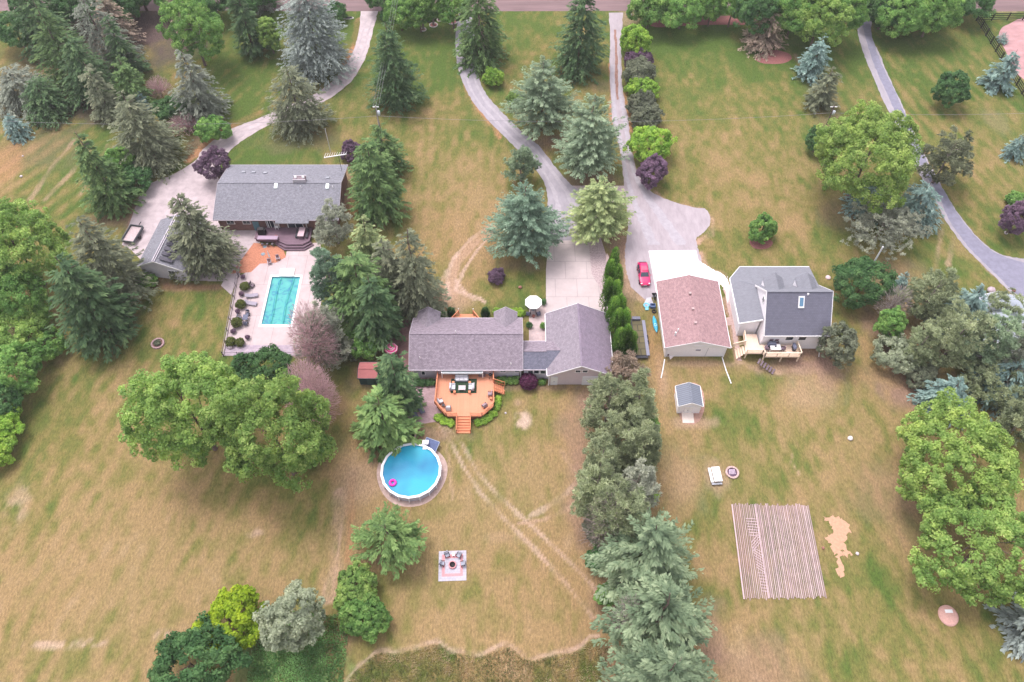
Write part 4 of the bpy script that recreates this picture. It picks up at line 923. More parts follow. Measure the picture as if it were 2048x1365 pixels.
broad('maple', 1966, 1092, 250, 210, 'wide green maple at the right edge, lower of two', name='maple_tree', group='lime maples at the lower right', lumpy=.24, open_=.12)
conifer('spruce_bluegrey', 2108, 1222, 1300, 150, 'blue-grey spruce cut by the lower right edge', size=1.1)
shrub('green', 1525, 459, 50, 62, 'lone bright green bush in a round mulch ring', lumpy=.2)
shrub('purple', 993, 553, 34, 32, 'small round purple shrub on the middle lawn', leaf=.11)
# ---- long row
for fk, sh, x, y, vb, w_, lb, dn in [
  ('brown', 'pine', 1252, 728, 800, 105, 'brown-tipped conifer at the head of the tree row beside the garage', 1.0),
  ('pine_olive', 'pine', 1228, 755, 905, 128, 'olive pine in the tree row touching the garage corner', 1.0),
  ('pine_olive', 'pine', 1292, 745, 905, 100, 'olive pine in the tree row facing the small white shed', 1.0),
  ('pine_olive', 'pine', 1262, 835, 985, 150, 'wide olive pine at the middle of the upper tree row', 1.0),
  ('pine_olive', 'pine', 1215, 870, 1020, 90, 'narrow olive pine on the left side of the tree row', 1.0),
  ('pine_olive', 'pine', 1205, 925, 1060, 100, 'olive pine on the left side of the row above the bare shrub', 1.0),
  ('pine_olive', 'pine', 1300, 850, 985, 96, 'olive pine on the right side of the row below the white shed', 1.0),
  ('pine_olive', 'pine', 1270, 985, 1130, 120, 'olive pine touching the first blue-green pine', 1.0),
  ('pine_grey', 'pine', 1290, 920, 1070, 110, 'greyish pine level with the white folding table', 1.0),
  ('pine_olive', 'pine', 1245, 960, 1110, 110, 'olive grey pine just above the blue-green pines', .8),
  ('frond', 'frond', 1318, 1045, 1222, 205, 'large blue-green pine left of the plank platform, upper of three', .8),
  ('frond', 'frond', 1345, 1185, 1345, 215, 'large blue-green pine left of the plank platform, middle of three', .8),
  ('frond', 'frond', 1352, 1325, 1475, 235, 'large blue-green pine cut by the bottom edge', .8)]:
    conifer(fk, x, y, vb, w_, lb, sh, 'pine_tree', group=GH, dens=dn, size=1.7 if w_ > 200 else 1.0, top=.75 if w_ > 200 else .5)
twiggy('grey_twig', 1205, 1120, 100, 120, 'grey leafless shrub on the left side of the tree row', group='bare shrubs in the tree row', n_=2200)
twiggy('grey_twig', 1240, 1288, 64, 90, 'small grey leafless shrub lower in the tree row', group='bare shrubs in the tree row')
twiggy('mauve', 1195, 845, 50, 60, 'mauve twiggy shrub below the garage corner', group='bare shrubs in the tree row')
shrub('green', 1215, 1075, 60, 66, 'green bush at the left foot of the tree row')
shrub('green', 1300, 855, 34, 40, 'bright green bush peeping out of the olive pines', lift=5)
shrub('lime', 1300, 990, 34, 30, 'lime green bush peeping out of the tree row', lift=3)
shrub('green_dark', 1200, 1000, 30, 40, 'small green bush at the left edge of the tree row')
for fk, x, y, w_, h_, lf, lb in [('green', 1222, 930, 44, 50, 1.5, 'green bush at the left edge of the tree row level with the folding table'), ('maple', 1288, 862, 40, 40, 6, 'yellow-green bush among the olive pines facing the lawn'),
  ('green_dark', 1190, 1120, 40, 60, .4, 'dark bush at the left foot of the big blue-green pines'), ('green', 1215, 1190, 46, 70, .3, 'green bush at the left foot of the middle blue-green pine'), ('olive', 1200, 1050, 64, 70, .5, 'dull bush between the olive and blue-green pines')]:
    shrub(fk, x, y, w_, h_, lb, lift=lf, group='bushes woven into the tree row')
# ---- upright cedars
NC = 0
for i, (x, y, yb_, w_) in enumerate([(1233, 496, 560, 22), (1226, 520, 590, 24), (1240, 530, 600, 24), (1222, 556, 628, 24), (1237, 560, 632, 26), (1232, 594, 668, 26), (1246, 588, 655, 26), (1240, 618, 692, 28), (1255, 616, 690, 26), (1246, 656, 724, 28), (1259, 650, 716, 26), (1270, 664, 722, 24)]):
    bx = x + (1024 - x) * (yb_ - y) / (1781.7 - y); b = G(bx, yb_ - 8); H = Zat(y, b.y); R = 1.22 * w_ / 2 / PPM(bx, yb_)
    t = thing('cedar_tree', '%s upright cedar from the top in the tight cedar row beside the purple-roofed garage' % ['first', 'second', 'third', 'fourth', 'fifth', 'sixth', 'seventh', 'eighth', 'ninth', 'tenth', 'eleventh', 'twelfth'][i], 'cedar', (b.x, b.y, 0), 0, 'upright cedars beside the garage')
    leaves('crown_mesh', *g_column(H, R, 900 + i), F_['cedar'], t); trunk(t, H * .9, .09, i, 3, R * .5, .3)
# ================================================================ BUILDINGS
R_A = brickmat('shingles_grey', (.235, .235, .265), (.185, .185, .215), (.13, .13, .155), .33, .17, .01, mottle=.30, mscale=3.2)
R_B = brickmat('shingles_mauve', (.285, .24, .28), (.215, .18, .215), (.145, .12, .148), .33, .17, .01, mottle=.30, mscale=3.0)
R_Bs = brickmat('shingles_mauve_side', (.27, .235, .27), (.215, .188, .22), (.155, .135, .16), .33, .17, .01, rot=pi / 2, mottle=.18, mscale=2.2)
R_Bd = brickmat('shingles_slate_new', (.155, .155, .205), (.125, .125, .165), (.09, .09, .12), .33, .17, .01, mottle=.3, mscale=3)
R_C = brickmat('shingles_brown', (.37, .235, .24), (.29, .18, .19), (.20, .125, .13), .33, .17, .012, rot=pi / 2, mottle=.22, mscale=2.4)
R_D = brickmat('shingles_slate', (.165, .165, .215), (.145, .145, .19), (.11, .11, .14), .33, .17, .01, mottle=.08, mscale=1.5)
R_Dl = brickmat('shingles_slate_lit', (.215, .22, .25), (.19, .195, .225), (.15, .155, .18), .33, .17, .01, mottle=.08, mscale=1.5)  # same slate, with the light on the rear slopes put into the colour
R_shed = brickmat('ribbed_metal', (.185, .205, .25), (.175, .195, .24), (.09, .10, .13), 30, .30, .03, rot=0, rough=.5, mottle=.06)
SIDEW = brickmat('siding_white', (.88, .86, .90), (.86, .84, .88), (.64, .62, .66), 40, .16, .012, vert=True, mottle=.04)
SIDEG = brickmat('siding_grey', (.56, .53, .60), (.55, .52, .59), (.40, .38, .43), 40, .15, .012, vert=True, mottle=.05)
SIDEM = brickmat('siding_mauve', (.56, .49, .52), (.55, .48, .51), (.45, .39, .42), 40, .2, .008, vert=True, mottle=.04)
BRICK = brickmat('brick', (.25, .125, .105), (.19, .09, .08), (.20, .15, .14), .22, .075, .01, vert=True, mottle=.2)
BRICKR = brickmat('brick_red', (.30, .10, .10), (.24, .08, .08), (.22, .15, .15), .22, .075, .01, vert=True, mottle=.2)
WHITE = mat('white_trim', (.80, .79, .80), .5, .03, 3)
TRIM = mat('pale_trim', (.55, .50, .56), .5, .04, 3)
GLASS = mat('window_glass', (.035, .045, .06), .12, .2, .6, spec=.7)
GLASSB = mat('skylight_glass', (.10, .22, .34), .1, .15, .6, spec=.8)
DARK = mat('dark_metal', (.035, .035, .045), .55, .2, 4)
BLK = mat('black_paint', (.02, .018, .022), .6, .2, 4)
GREYM = mat('grey_metal', (.35, .36, .40), .45, .1, 4, metal=.3)
CEDAR = mat('orange_stain', (.62, .235, .125), .7, .07, 1.2)
PLANKO = brickmat('orange_deck_boards', (.64, .29, .18), (.60, .265, .16), (.42, .17, .10), 12, .14, .009, rot=pi / 2, mottle=.07, mscale=.7)
PLANKP = brickmat('purple_deck_boards', (.20, .13, .165), (.18, .115, .15), (.09, .06, .08), 12, .14, .012, mottle=.12)
PURP = mat('purple_boards', (.15, .095, .125), .8, .15, 3)
PLANKC = brickmat('cream_deck_boards', (.76, .60, .48), (.73, .57, .45), (.52, .40, .31), 12, .14, .010, rot=pi / 2, mottle=.07, mscale=.7)
CREAM = mat('cream_stain', (.78, .64, .50), .7, .06, 2)
FABW = mat('pale_fabric', (.55, .54, .58), .95, .12, 5)
FABG = mat('grey_fabric', (.13, .14, .20), .9, .15, 6)
WOODP = mat('weathered_wood', (.50, .36, .36), .9, .25, 3, stretch=(4, .3, 1))

def window(root, c, axis, w, h, frame=WHITE, face=-1, sash=1):
    """window centred at c on a wall facing -y (axis 'x') or along y facing +-x (axis 'y')"""
    cx, cy, cz = c; f = MB(); g = MB(); t = .07
    n_ = sash
    if axis == 'x':
        y0, y1 = sorted((cy, cy + face * .08))
        f.box(cx - w / 2 - t, cx + w / 2 + t, y0, y1, cz + h / 2, cz + h / 2 + t); f.box(cx - w / 2 - t, cx + w / 2 + t, y0, y1, cz - h / 2 - t, cz - h / 2)
        for k in range(n_ + 1):
            xx = cx - w / 2 + w * k / n_; f.box(xx - t / 2, xx + t / 2, y0, y1, cz - h / 2, cz + h / 2)
        g.box(cx - w / 2 + .01, cx + w / 2 - .01, *sorted((cy, cy + face * .03)), cz - h / 2, cz + h / 2)
    else:
        x0, x1 = sorted((cx, cx + face * .08))
        f.box(x0, x1, cy - w / 2 - t, cy + w / 2 + t, cz + h / 2, cz + h / 2 + t); f.box(x0, x1, cy - w / 2 - t, cy + w / 2 + t, cz - h / 2 - t, cz - h / 2)
        for k in range(n_ + 1):
            yy = cy - w / 2 + w * k / n_; f.box(x0, x1, yy - t / 2, yy + t / 2, cz - h / 2, cz + h / 2)
        g.box(*sorted((cx, cx + face * .03)), cy - w / 2 + .01, cy + w / 2 - .01, cz - h / 2, cz + h / 2)
    wf = f.build('window', frame, root); g.build('pane', GLASS, wf)

def gable(name, label, cat, x0, x1, y0, y1, ze, zr, axis, oh, wallm, roofm, trim=WHITE, zb=0, roof2=None, th=.16, base=None):
    """x0..y1 is the ROOF outline; walls are inset by the overhang"""
    base = base or ((x0 + x1) / 2, (y0 + y1) / 2, zb)
    t = thing(name, label, cat, base)
    wx0, wx1, wy0, wy1 = x0 + oh, x1 - oh, y0 + oh, y1 - oh
    W = MB()
    if axis == 'x':
        ym = (y0 + y1) / 2; sl = (zr - ze) / (ym - y0); zw = ze + sl * oh - th * 1.1; zp = zr - th * 1.1
        prof = [(wy0, zb), (wy0, zw), (ym, zp), (wy1, zw), (wy1, zb)]
        v = [(x, y, z) for x in (wx0, wx1) for y, z in prof]
    else:
        xm = (x0 + x1) / 2; sl = (zr - ze) / (xm - x0); zw = ze + sl * oh - th * 1.1; zp = zr - th * 1.1
        prof = [(wx0, zb), (wx0, zw), (xm, zp), (wx1, zw), (wx1, zb)]
        v = [(x, y, z) for y in (wy0, wy1) for x, z in prof]
    W.add(v, [(0, 1, 2, 3, 4), (9, 8, 7, 6, 5)] + [(i, i + 5, (i + 1) % 5 + 5, (i + 1) % 5) for i in range(5)])
    W.build('wall', wallm, t)
    F = MB(); RC = MB(); A = MB(); B = MB()
    if axis == 'x':
        A.slab([(x0, y0, ze), (x1, y0, ze), (x1, ym, zr), (x0, ym, zr)], th); B.slab([(x0, ym, zr), (x1, ym, zr), (x1, y1, ze), (x0, y1, ze)], th)
        F.box(x0, x1, y0 - .09, y0 - .004, ze - .17, ze - .02); F.box(x0, x1, y1 + .004, y1 + .09, ze - .17, ze - .02)
        for xx in (x0 - .05, x1 + .05):
            F.bar((xx, y0, ze - .08), (xx, ym, zr - .08), .05, .2); F.bar((xx, ym, zr - .08), (xx, y1, ze - .08), .05, .2)
        RC.bar((x0, ym - .0, zr + .02), (x1, ym, zr + .02), .26, .05)
    else:
        A.slab([(x0, y0, ze), (xm, y0, zr), (xm, y1, zr), (x0, y1, ze)], th); B.slab([(xm, y0, zr), (x1, y0, ze), (x1, y1, ze), (xm, y1, zr)], th)
        F.box(x0 - .09, x0 - .004, y0, y1, ze - .17, ze - .02); F.box(x1 + .004, x1 + .09, y0, y1, ze - .17, ze - .02)
        for yy in (y0 - .05, y1 + .05):
            F.bar((x0, yy, ze - .08), (xm, yy, zr - .08), .05, .2); F.bar((xm, yy, zr - .08), (x1, yy, ze - .08), .05, .2)
        RC.bar((xm, y0, zr + .02), (xm, y1, zr + .02), .26, .05)
    ra = A.build('roof', roofm, t); B.build('roof', roof2 or roofm, t)
    RC.build('ridge_cap', roof2 or roofm, t); F.build('fascia', trim, t)
    return t, ra
def vent(root, x, y, z, r=.07, h=.45, m=WHITE): return MB().tube((x, y, z - .2), (x, y, z + h), r, r, 8).build('vent_pipe', m, root)

# ---------------- grey-roofed brick house
hx0, hx1, hy0, hy1, ez, rz_ = -48.5, -28.2, 89.1, 102.0, 3.0, 5.0
yA = (hy0 + hy1) / 2
hA, ra = gable('brick_house', 'brown brick ranch house with a long grey shingle roof, left of the middle lawn', 'house', hx0, hx1, hy0, hy1, ez, rz_, 'x', .5, BRICK, R_A, mat('gutter_grey', (.42, .38, .42), .5, .05, 2))
def zA(y): return rz_ - abs(y - yA) * (rz_ - ez) / (yA - hy0)
# projecting front bay of the roof
jx0, jx1 = G(550, 443, 3).x, G(617, 443, 3).x
MB().slab([(jx0, hy0 - .62, ez - .16), (jx1, hy0 - .62, ez - .16), (jx1, hy0 + .3, ez + .13), (jx0, hy0 + .3, ez + .13)], .14).build('roof_extension', R_A, hA)
cx_, cy_ = G(601, 358, 5).x, yA + .45
ch = MB().box(cx_ - .95, cx_ + .95, cy_ - .35, cy_ + .5, 4.2, 5.55).build('chimney', mat('chimney_stone', (.22, .17, .19), .9, .2, 4), hA)
MB().box(cx_ - 1.05, cx_ + 1.05, cy_ - .45, cy_ - .34, 4.9, 5.66).box(cx_ - 1.05, cx_ + 1.05, cy_ + .51, cy_ + .6, 5.3, 5.66).build('chimney_cap', mat('cap_pale', (.5, .46, .5), .6, .08, 3), ch)
for sx in (-.62, .62): MB().lathe((cx_ + sx, cy_ + .15, 5.54), [(.2, 0), (.2, .3), (.12, .3), (.12, .2)], 12).build('chimney_pot', WHITE, ch)
for px, py in ((552, 373), (655, 373.5)):
    g = G(px, py, 4.8); MB().obox((g.x, g.y, zA(g.y) + .08), (1, 0, 0), (0, cos(.3), sin(.3)), (0, -sin(.3), cos(.3)), .26, .45, .09).build('skylight', mat('skylight_white', (.75, .85, .85), .3, .05, 2), hA)
for px, py in ((486, 342), (506, 342), (530, 344), (656, 359)):
    g = G(px, py, 4.3); MB().obox((g.x, g.y, zA(g.y) + .1), (1, 0, 0), (0, 1, -.3), (0, .3, 1), .28, .24, .1).build('roof_vent', GREYM, hA)
g = G(602, 372, 5); vent(hA, g.x, g.y - .3, zA(g.y)); g = G(666, 372, 5); vent(hA, g.x, g.y - .3, zA(g.y))
for px in (455, 462.5, 487, 494.5): window(hA, (G(px, 446, 2.3).x, hy0 + .5, 2.0), 'x', .62, .8)
for a, b in ((533, 548), (575, 605)):
    xa, xb = G(a, 450, 1.5).x, G(b, 450, 1.5).x; window(hA, ((xa + xb) / 2, hy0 + .5, 1.45), 'x', xb - xa, 1.7, sash=2)
xd = G(513, 450, 1.2).x
dd_ = MB().box(xd - .5, xd + .5, hy0 + .43, hy0 + .5, 0, 2.1).build('door', mat('teal_door', (.10, .22, .27), .4, .1, 3), hA)
MB().ball((xd + .38, hy0 + .4, 1.0), .05).build('handle', GREYM, dd_)
for px in (536, 557, 575, 612):
    xx = G(px, 452, 1.4).x; MB().box(xx - .06, xx + .06, hy0 + .36, hy0 + .49, 0, 2.7).build('corner_board', WHITE, hA)

# antenna
ga = G(672, 332, 0); axx = hx1 - 2.2
an = thing('television_antenna', 'white comb-like television antenna on a mast at the far corner of the grey roof', 'antenna', (G(676, 366, 5).x, hy1 - 2.6, 0)); AX, AY = LOC[an.name][0].x, LOC[an.name][0].y
AZ = 7.4
MB().tube((AX, AY, 4.0), (AX, AY, AZ), .04).build('mast', DARK, an)
MB().bar((AX - 2.3, AY - .5, AZ), (AX + 1.3, AY + .35, AZ), .12, .12).build('boom', WHITE, an)
el = MB()
for i in range(10):
    f = i / 9; bx_, by_ = AX - 2.2 + 3.4 * f, AY - .48 + .8 * f; L = .95 - .45 * f
    el.tube((bx_ - .05, by_ - L * .1, AZ + .07), (bx_ + .12, by_ + L, AZ + .12), .025)
el.build('elements', WHITE, an)

# purple deck
zk = .75
dk = thing('wooden_deck', 'purple stained deck with three wide steps behind the brick house', 'deck', (-37.3, 87.6, 0))
top = [(-42.0, 89.55), (-42.0, 87.1), (-38.2, 86.7), (-36.6, 85.8), (-34.0, 85.8), (-32.9, 86.6), (-32.9, 89.55)]
MB().prism(top, zk - .14, zk).build('deck_floor', PLANKP, dk)
for i in (1, 2):
    o_ = .36 * i; zt = zk - .25 * i
    MB().prism([(-38.4 - o_ * .6, 86.6 - o_ * .2), (-36.7 - o_ * .3, 85.75 - o_), (-33.9 + o_ * .3, 85.75 - o_), (-32.85 + o_ * .8, 86.6 - o_ * .5), (-32.95, 86.75), (-34.0, 85.9), (-36.6, 85.9), (-38.1, 86.7)], zt - .12, zt).build('step', PURP, dk)
MB().prism([(x, y + (.05 if y > 88 else 0)) for x, y in [(-41.9, 89.5), (-41.9, 87.2), (-38.2, 86.8), (-36.6, 85.9), (-34.0, 85.9), (-33.0, 86.7), (-33.0, 89.5)]], 0, zk - .15).build('skirt', PURP, dk)

# garage with solar panels, rotated
ga_ = (-55.3, 85.0); rzA2 = atan2(G(305, 530, 4).y - G(318, 437, 4).y, G(305, 530, 4).x - G(318, 437, 4).x) + pi / 2
gar = thing('detached_garage', 'white-gabled garage with dark panels on its roof, half hidden by a spruce', 'garage', (-53.9, 84.0, 0), radians(-7))
def lb(mb, nm, m, par=gar): return mb.build(nm, m, par, local=True)
hw, hl, e2, r2 = 3.9, 5.0, 2.7, 4.3
LOCg = MB(); LOCg.add([(x, y, z) for y in (-hl + .3, hl - .3) for x, z in ((-hw + .3, 0), (-hw + .3, e2), (-.6, r2 - .2), (hw - .3, e2 - .2), (hw - .3, 0))], [(0, 1, 2, 3, 4), (9, 8, 7, 6, 5)] + [(i, i + 5, (i + 1) % 5 + 5, (i + 1) % 5) for i in range(5)])
lb(LOCg, 'wall', brickmat('siding_garage', (.64, .61, .68), (.63, .60, .67), (.52, .50, .56), 40, .3, .01, vert=True, mottle=.06))
lb(MB().slab([(-hw, -hl, e2), (-.6, -hl, r2), (-.6, hl, r2), (-hw, hl, e2)], .16), 'roof', R_A); lb(MB().slab([(-.6, -hl, r2), (hw, -hl, e2 - .2), (hw, hl, e2 - .2), (-.6, hl, r2)], .16), 'roof', R_A)
lb(MB().bar((-.75, -hl, r2 + .06), (-.75, hl, r2 + .06), .12, .1).bar((-.45, -hl, r2 + .04), (-.45, hl, r2 + .04), .1, .08), 'ridge_cap', TRIM)
for k in range(6):
    yk = -hl + .9 + k * 1.0
    lb(MB().obox((1.0, yk, 3.98), (1, 0, -.355), (0, 1, 0), (.355, 0, 1), 1.0, .33, .05), 'solar_panel', mat('panel_dark', (.05, .045, .07), .25, .15, 3, spec=.6))
f_ = lb(MB().box(.8, 2.0, -hl + .16, -hl + .29, 1.3, 2.2), 'window', WHITE); lb(MB().box(.95, 1.35, -hl + .12, -hl + .15, 1.4, 2.1).box(1.45, 1.85, -hl + .12, -hl + .15, 1.4, 2.1), 'pane', GLASS, f_)
lb(MB().bar((-hw, -hl - .04, e2 - .06), (-.6, -hl - .04, r2 - .06), .05, .2).bar((-.6, -hl - .04, r2 - .06), (hw, -hl - .04, e2 - .26), .05, .2), 'fascia', WHITE)

# ---------------- purple-roofed ranch house
bx0, bx1, by0, by1, be, br = -14.55, 1.5, 60.3, 69.4, 2.8, 5.2
yB = (by0 + by1) / 2
yB = G(900, 662.4, 5.4).y
hB, rb = gable('ranch_house', 'ranch house with a long mauve shingle roof and two small gables behind the orange deck', 'house', bx0, bx1, by0, by1, be, br, 'x', .45, SIDEG, R_B, TRIM)
ymB = (by0 + by1) / 2
for cxx, hwid in ((-12.35, 1.75), (-.95, 1.75)):
    yf, gr, gbk, ge = 70.35, 4.25, 66.6, 2.95
    MB().slab([(cxx - hwid, yf, ge), (cxx, yf, gr), (cxx, gbk, gr), (cxx - hwid, 68.9, ge)], .12).build('gable_roof', R_Bs, hB)
    MB().slab([(cxx, yf, gr), (cxx + hwid, yf, ge), (cxx + hwid, 68.9, ge), (cxx, gbk, gr)], .12).build('gable_roof', R_Bs, hB)
    MB().add([(cxx - hwid + .25, y, z) for y in (68.95, 70.1) for z in (0, 2.9)] + [(cxx + hwid - .25, y, z) for y in (68.95, 70.1) for z in (0, 2.9)] + [(cxx, y, 3.95) for y in (68.95, 70.1)], [(0, 1, 8, 5, 4), (2, 6, 7, 9, 3), (0, 2, 3, 1), (4, 5, 7, 6), (1, 3, 9, 8), (8, 9, 7, 5)]).build('gable_wall', SIDEG, hB)
    MB().bar((cxx - hwid, yf + .04, ge - .06), (cxx, yf + .04, gr - .06), .05, .16).bar((cxx, yf + .04, gr - .06), (cxx + hwid, yf + .04, ge - .06), .05, .16).build('fascia', TRIM, hB)
slB = (br - be) / (ymB - by0)
for px, py in ((912, 674), (839, 712), (1022, 721)):
    g = G(px, py, 4.3); vent(hB, g.x, g.y, be + (g.y - by0) * slB, .06, .5)
# big sliding window bay with its own little roof, small windows
wa, wb = G(883, 748, 2).x, G(966, 748, 2).x
MB().box(wa + .1, wb - .1, by0 - .35, by0 + .45, 2.18, 2.42).build('awning', mat('awning_pale', (.52, .56, .58), .6, .05, 2), hB)
MB().box(wa, wa + .1, by0 - .3, by0 + .46, .3, 2.5).box(wb - .1, wb, by0 - .3, by0 + .46, .3, 2.5).build('bay_frame', WHITE, hB)
window(hB, (wa + 1.25, by0 + .45, 1.35), 'x', 1.9, 1.2, sash=2); window(hB, (wb - 1.25, by0 + .45, 1.35), 'x', 1.9, 1.2, sash=2)
window(hB, (G(1006, 744, 1.8).x, by0 + .45, 1.9), 'x', .8, .55, sash=2); window(hB, (G(1034, 744, 1.8).x, by0 + .45, 1.9), 'x', .7, .5)
window(hB, (G(846, 750, 1.5).x, by0 + .45, 1.3), 'x', .5, .9)
MB().box(bx0 + .2, bx0 + .32, by0 + .3, by0 + .42, 0, 2.7).box(bx1 - .32, bx1 - .2, by0 + .3, by0 + .42, 0, 2.7).build('downspout', WHITE, hB)

# breezeway
bw, rbw = gable('breezeway', 'low link with a newer slate blue roof between the ranch house and its garage', 'breezeway', bx1 + .06, 5.9, 60.42, 65.3, 2.7, 3.75, 'x', .15, SIDEG, R_Bd, TRIM, roof2=R_B)
for i, px in enumerate((1056, 1068, 1081)): window(bw, (G(px, 743, 1.9).x + .35, 60.57, 1.85), 'x', .75, .85)
# garage B
gB, rg = gable('attached_garage', 'garage with a mauve gable roof, pinkish gable wall and twin attic windows', 'garage', 4.95, 14.3, 59.3, 70.2, 2.8, 5.3, 'y', .3, SIDEM, R_Bs, WHITE, roof2=brickmat('shingles_mauve_shaded', (.25, .20, .26), (.20, .165, .215), (.14, .115, .15), .33, .17, .01, rot=pi / 2, mottle=.16, mscale=2))  # right slope gets a darker copy, its shade put into the colour
# valley tongue of the breezeway roof running up the garage roof
MB().slab([(4.9, 60.5, 2.82), (8.6, 62.86, 3.86), (4.9, 62.86, 3.86)], .05).build('valley_roof', R_Bd, bw)
MB().slab([(4.9, 62.9, 3.86), (8.6, 62.9, 3.86), (6.2, 65.0, 3.3), (4.9, 65.2, 2.85)], .05).build('valley_roof', R_B, bw)
gy = 59.6
window(gB, (9.25, gy, 3.55), 'x', .75, .55); window(gB, (10.25, gy, 3.55), 'x', .75, .55)
for a, b, nm in ((5.5, 6.5, 'door'), (10.0, 13.4, 'garage_door')):
    d_ = MB().box(a, b, gy - .09, gy - .0, .02, 2.15 if nm == 'garage_door' else 2.05)
    if nm == 'garage_door':
        for k in range(4): d_.box(a + .05, b - .05, gy - .115, gy - .093, .08 + k * .52, .52 + k * .52)
    o = d_.build(nm, mat('pale_door', (.66, .68, .70), .5, .04, 2), gB)
    MB().box((a + b) / 2 - .08, (a + b) / 2 + .08, gy - .15, gy - .12, .9, .96).build('handle', DARK, o)
MB().box(5.18, 5.3, 59.44, 59.56, 0, 2.6).build('downspout', WHITE, gB)

# ---------------- brown-roofed garage
gC, rc = gable('detached_garage', 'large white garage with a faded brown shingle roof, right of the cedar row', 'garage', 22.05, 31.55, 64.1, 76.35, 2.8, 4.35, 'y', .35, SIDEW, R_C, WHITE)
for px, py in ((1380, 587), (1386, 618), (1391, 646)):
    g = G(px, py, 4.4); MB().obox((g.x, g.y, 4.42), (1, 0, 0), (0, 1, 0), (0, 0, 1), .18, .18, .14).build('roof_vent', mat('vent_brown', (.42, .31, .31), .7, .1, 3), gC)
g = G(1351, 668, 3.7); vent(gC, g.x, g.y, 3.5, .13, .55); g = G(1356, 661, 3.7); vent(gC, g.x, g.y, 3.6, .09, .45)
wy = 64.45
g = G(1397, 706, 1.6); MB().box(g.x - .35, g.x + .35, wy - .07, wy - .003, 1.5, 1.85).build('wall_vent', mat('vent_grey', (.33, .32, .36), .6, .2, 20), gC)
g = G(1337, 713, .5); MB().box(g.x - .12, g.x + .12, wy - .1, wy - .003, .3, .62).build('meter_box', mat('meter_brown', (.16, .10, .11), .6, .1, 3), gC)
MB().box(26.2, 31.1, wy - .05, wy - .003, 2.42, 2.75).build('fascia_board', WHITE, gC)
MB().bar((28.35, wy - .04, .15), (28.5, wy - .04, 2.2), .04, .03).build('door_seam', GREYM, gC)
MB().box(22.5, 22.62, wy - .14, wy - .02, 0, 2.7).box(31.0, 31.12, wy - .14, wy - .02, 0, 2.7).build('downspout', WHITE, gC)
def groundpipe(pts, label):
    P = [G(*p) + Vector((0, 0, .09)) for p in pts]
    one('drain_pipe', label, 'pipe', MB().path(P, .085, 8), WHITE, G(*pts[0]), 'white drain pipes lying on the grass')
groundpipe([(1329, 720), (1326, 738), (1322, 757)], 'white drain pipe on the grass at the left corner of the brown-roofed garage')
groundpipe([(1444, 716), (1452, 742), (1462, 768)], 'white drain pipe on the grass at the right corner of the brown-roofed garage')

# ---------------- white house with slate roof
ZF = 1.45                                        # floor above the back garden
dx0, dx1, dy0, yr_, zr_, ze_ = 36.37, 45.8, 65.5, 70.04, 8.35, 3.8
hD = thing('white_house', 'white storey-and-a-half house with a steep slate roof, two dormers and a wraparound lower roof', 'house', ((dx0 + dx1) / 2, 70.5, 0))
yk_, zkk, yb_, zb_, wxx = 74.05, 4.77, 78.9, 3.3, 33.3
sB = (zr_ - zkk) / (yk_ - yr_)
W = MB(); m = .12
W.add([(x, y, z) for x in (dx0 + m, dx1 - .3) for y, z in ((dy0 + .35, 0), (dy0 + .35, ze_ + .1), (yr_, zr_ - .25), (yk_ - .1, zkk - .2), (yk_ - .1, 0))], [(0, 1, 2, 3, 4), (9, 8, 7, 6, 5)] + [(i, i + 5, (i + 1) % 5 + 5, (i + 1) % 5) for i in range(5)])
W.build('wall', SIDEW, hD)
MB().slab([(dx0, dy0, ze_), (dx1, dy0, ze_), (dx1, yr_, zr_), (dx0, yr_, zr_)], .18).build('roof', R_D, hD)
MB().slab([(dx0, yr_, zr_), (dx1, yr_, zr_), (dx1, yk_, zkk), (dx0, yk_, zkk)], .16).build('roof', R_Dl, hD)
MB().slab([(dx0, yk_ + .005, zkk - .02), (dx1, yk_ + .005, zkk - .02), (dx1 + .1, yb_, zb_), (dx0 - 1.2, yb_, zb_)], .14).build('lower_roof', R_Dl, hD)
MB().slab([(dx0, yk_ + .005, zkk - .02), (dx0 - 1.2, yb_, zb_), (wxx, 76.6, zb_)], .14).build('lower_roof', R_Dl, hD)
MB().slab([(dx0 + .1, yk_ + .005, zkk - .02), (wxx, 76.6, zb_), (wxx, 68.1, zb_), (dx0 + .1, 67.7, zkk - .02)], .14).build('lower_roof', R_Dl, hD)
MB().bar((dx0, yr_, zr_ + .02), (dx1, yr_, zr_ + .02), .3, .05).build('ridge_cap', R_Dl, hD)
F = MB()
F.box(dx0, dx1, dy0 - .1, dy0 - .004, ze_ - .2, ze_ - .01).bar((dx0 - .04, dy0, ze_ - .09), (dx0 - .04, yr_, zr_ - .09), .08, .26).bar((dx0 - .04, yr_, zr_ - .09), (dx0 - .04, yk_, zkk - .09), .08, .26)
F.bar((dx1 + .04, dy0, ze_ - .09), (dx1 + .04, yr_, zr_ - .09), .08, .2).bar((dx1 + .04, yr_, zr_ - .09), (dx1 + .04, yk_, zkk - .09), .08, .2)
F.bar((dx0 - 1.2, yb_ + .05, zb_ - .09), (dx1 + .1, yb_ + .05, zb_ - .09), .1, .18).bar((dx0 - 1.2, yb_ + .05, zb_ - .09), (wxx - .04, 76.6, zb_ - .09), .1, .18).bar((wxx - .05, 76.6, zb_ - .09), (wxx - .05, 68.1, zb_ - .09), .12, .18)
F.bar((wxx, 68.04, zb_ - .1), (dx0, 67.64, zkk - .12), .12, .26)
F.build('fascia', WHITE, hD)
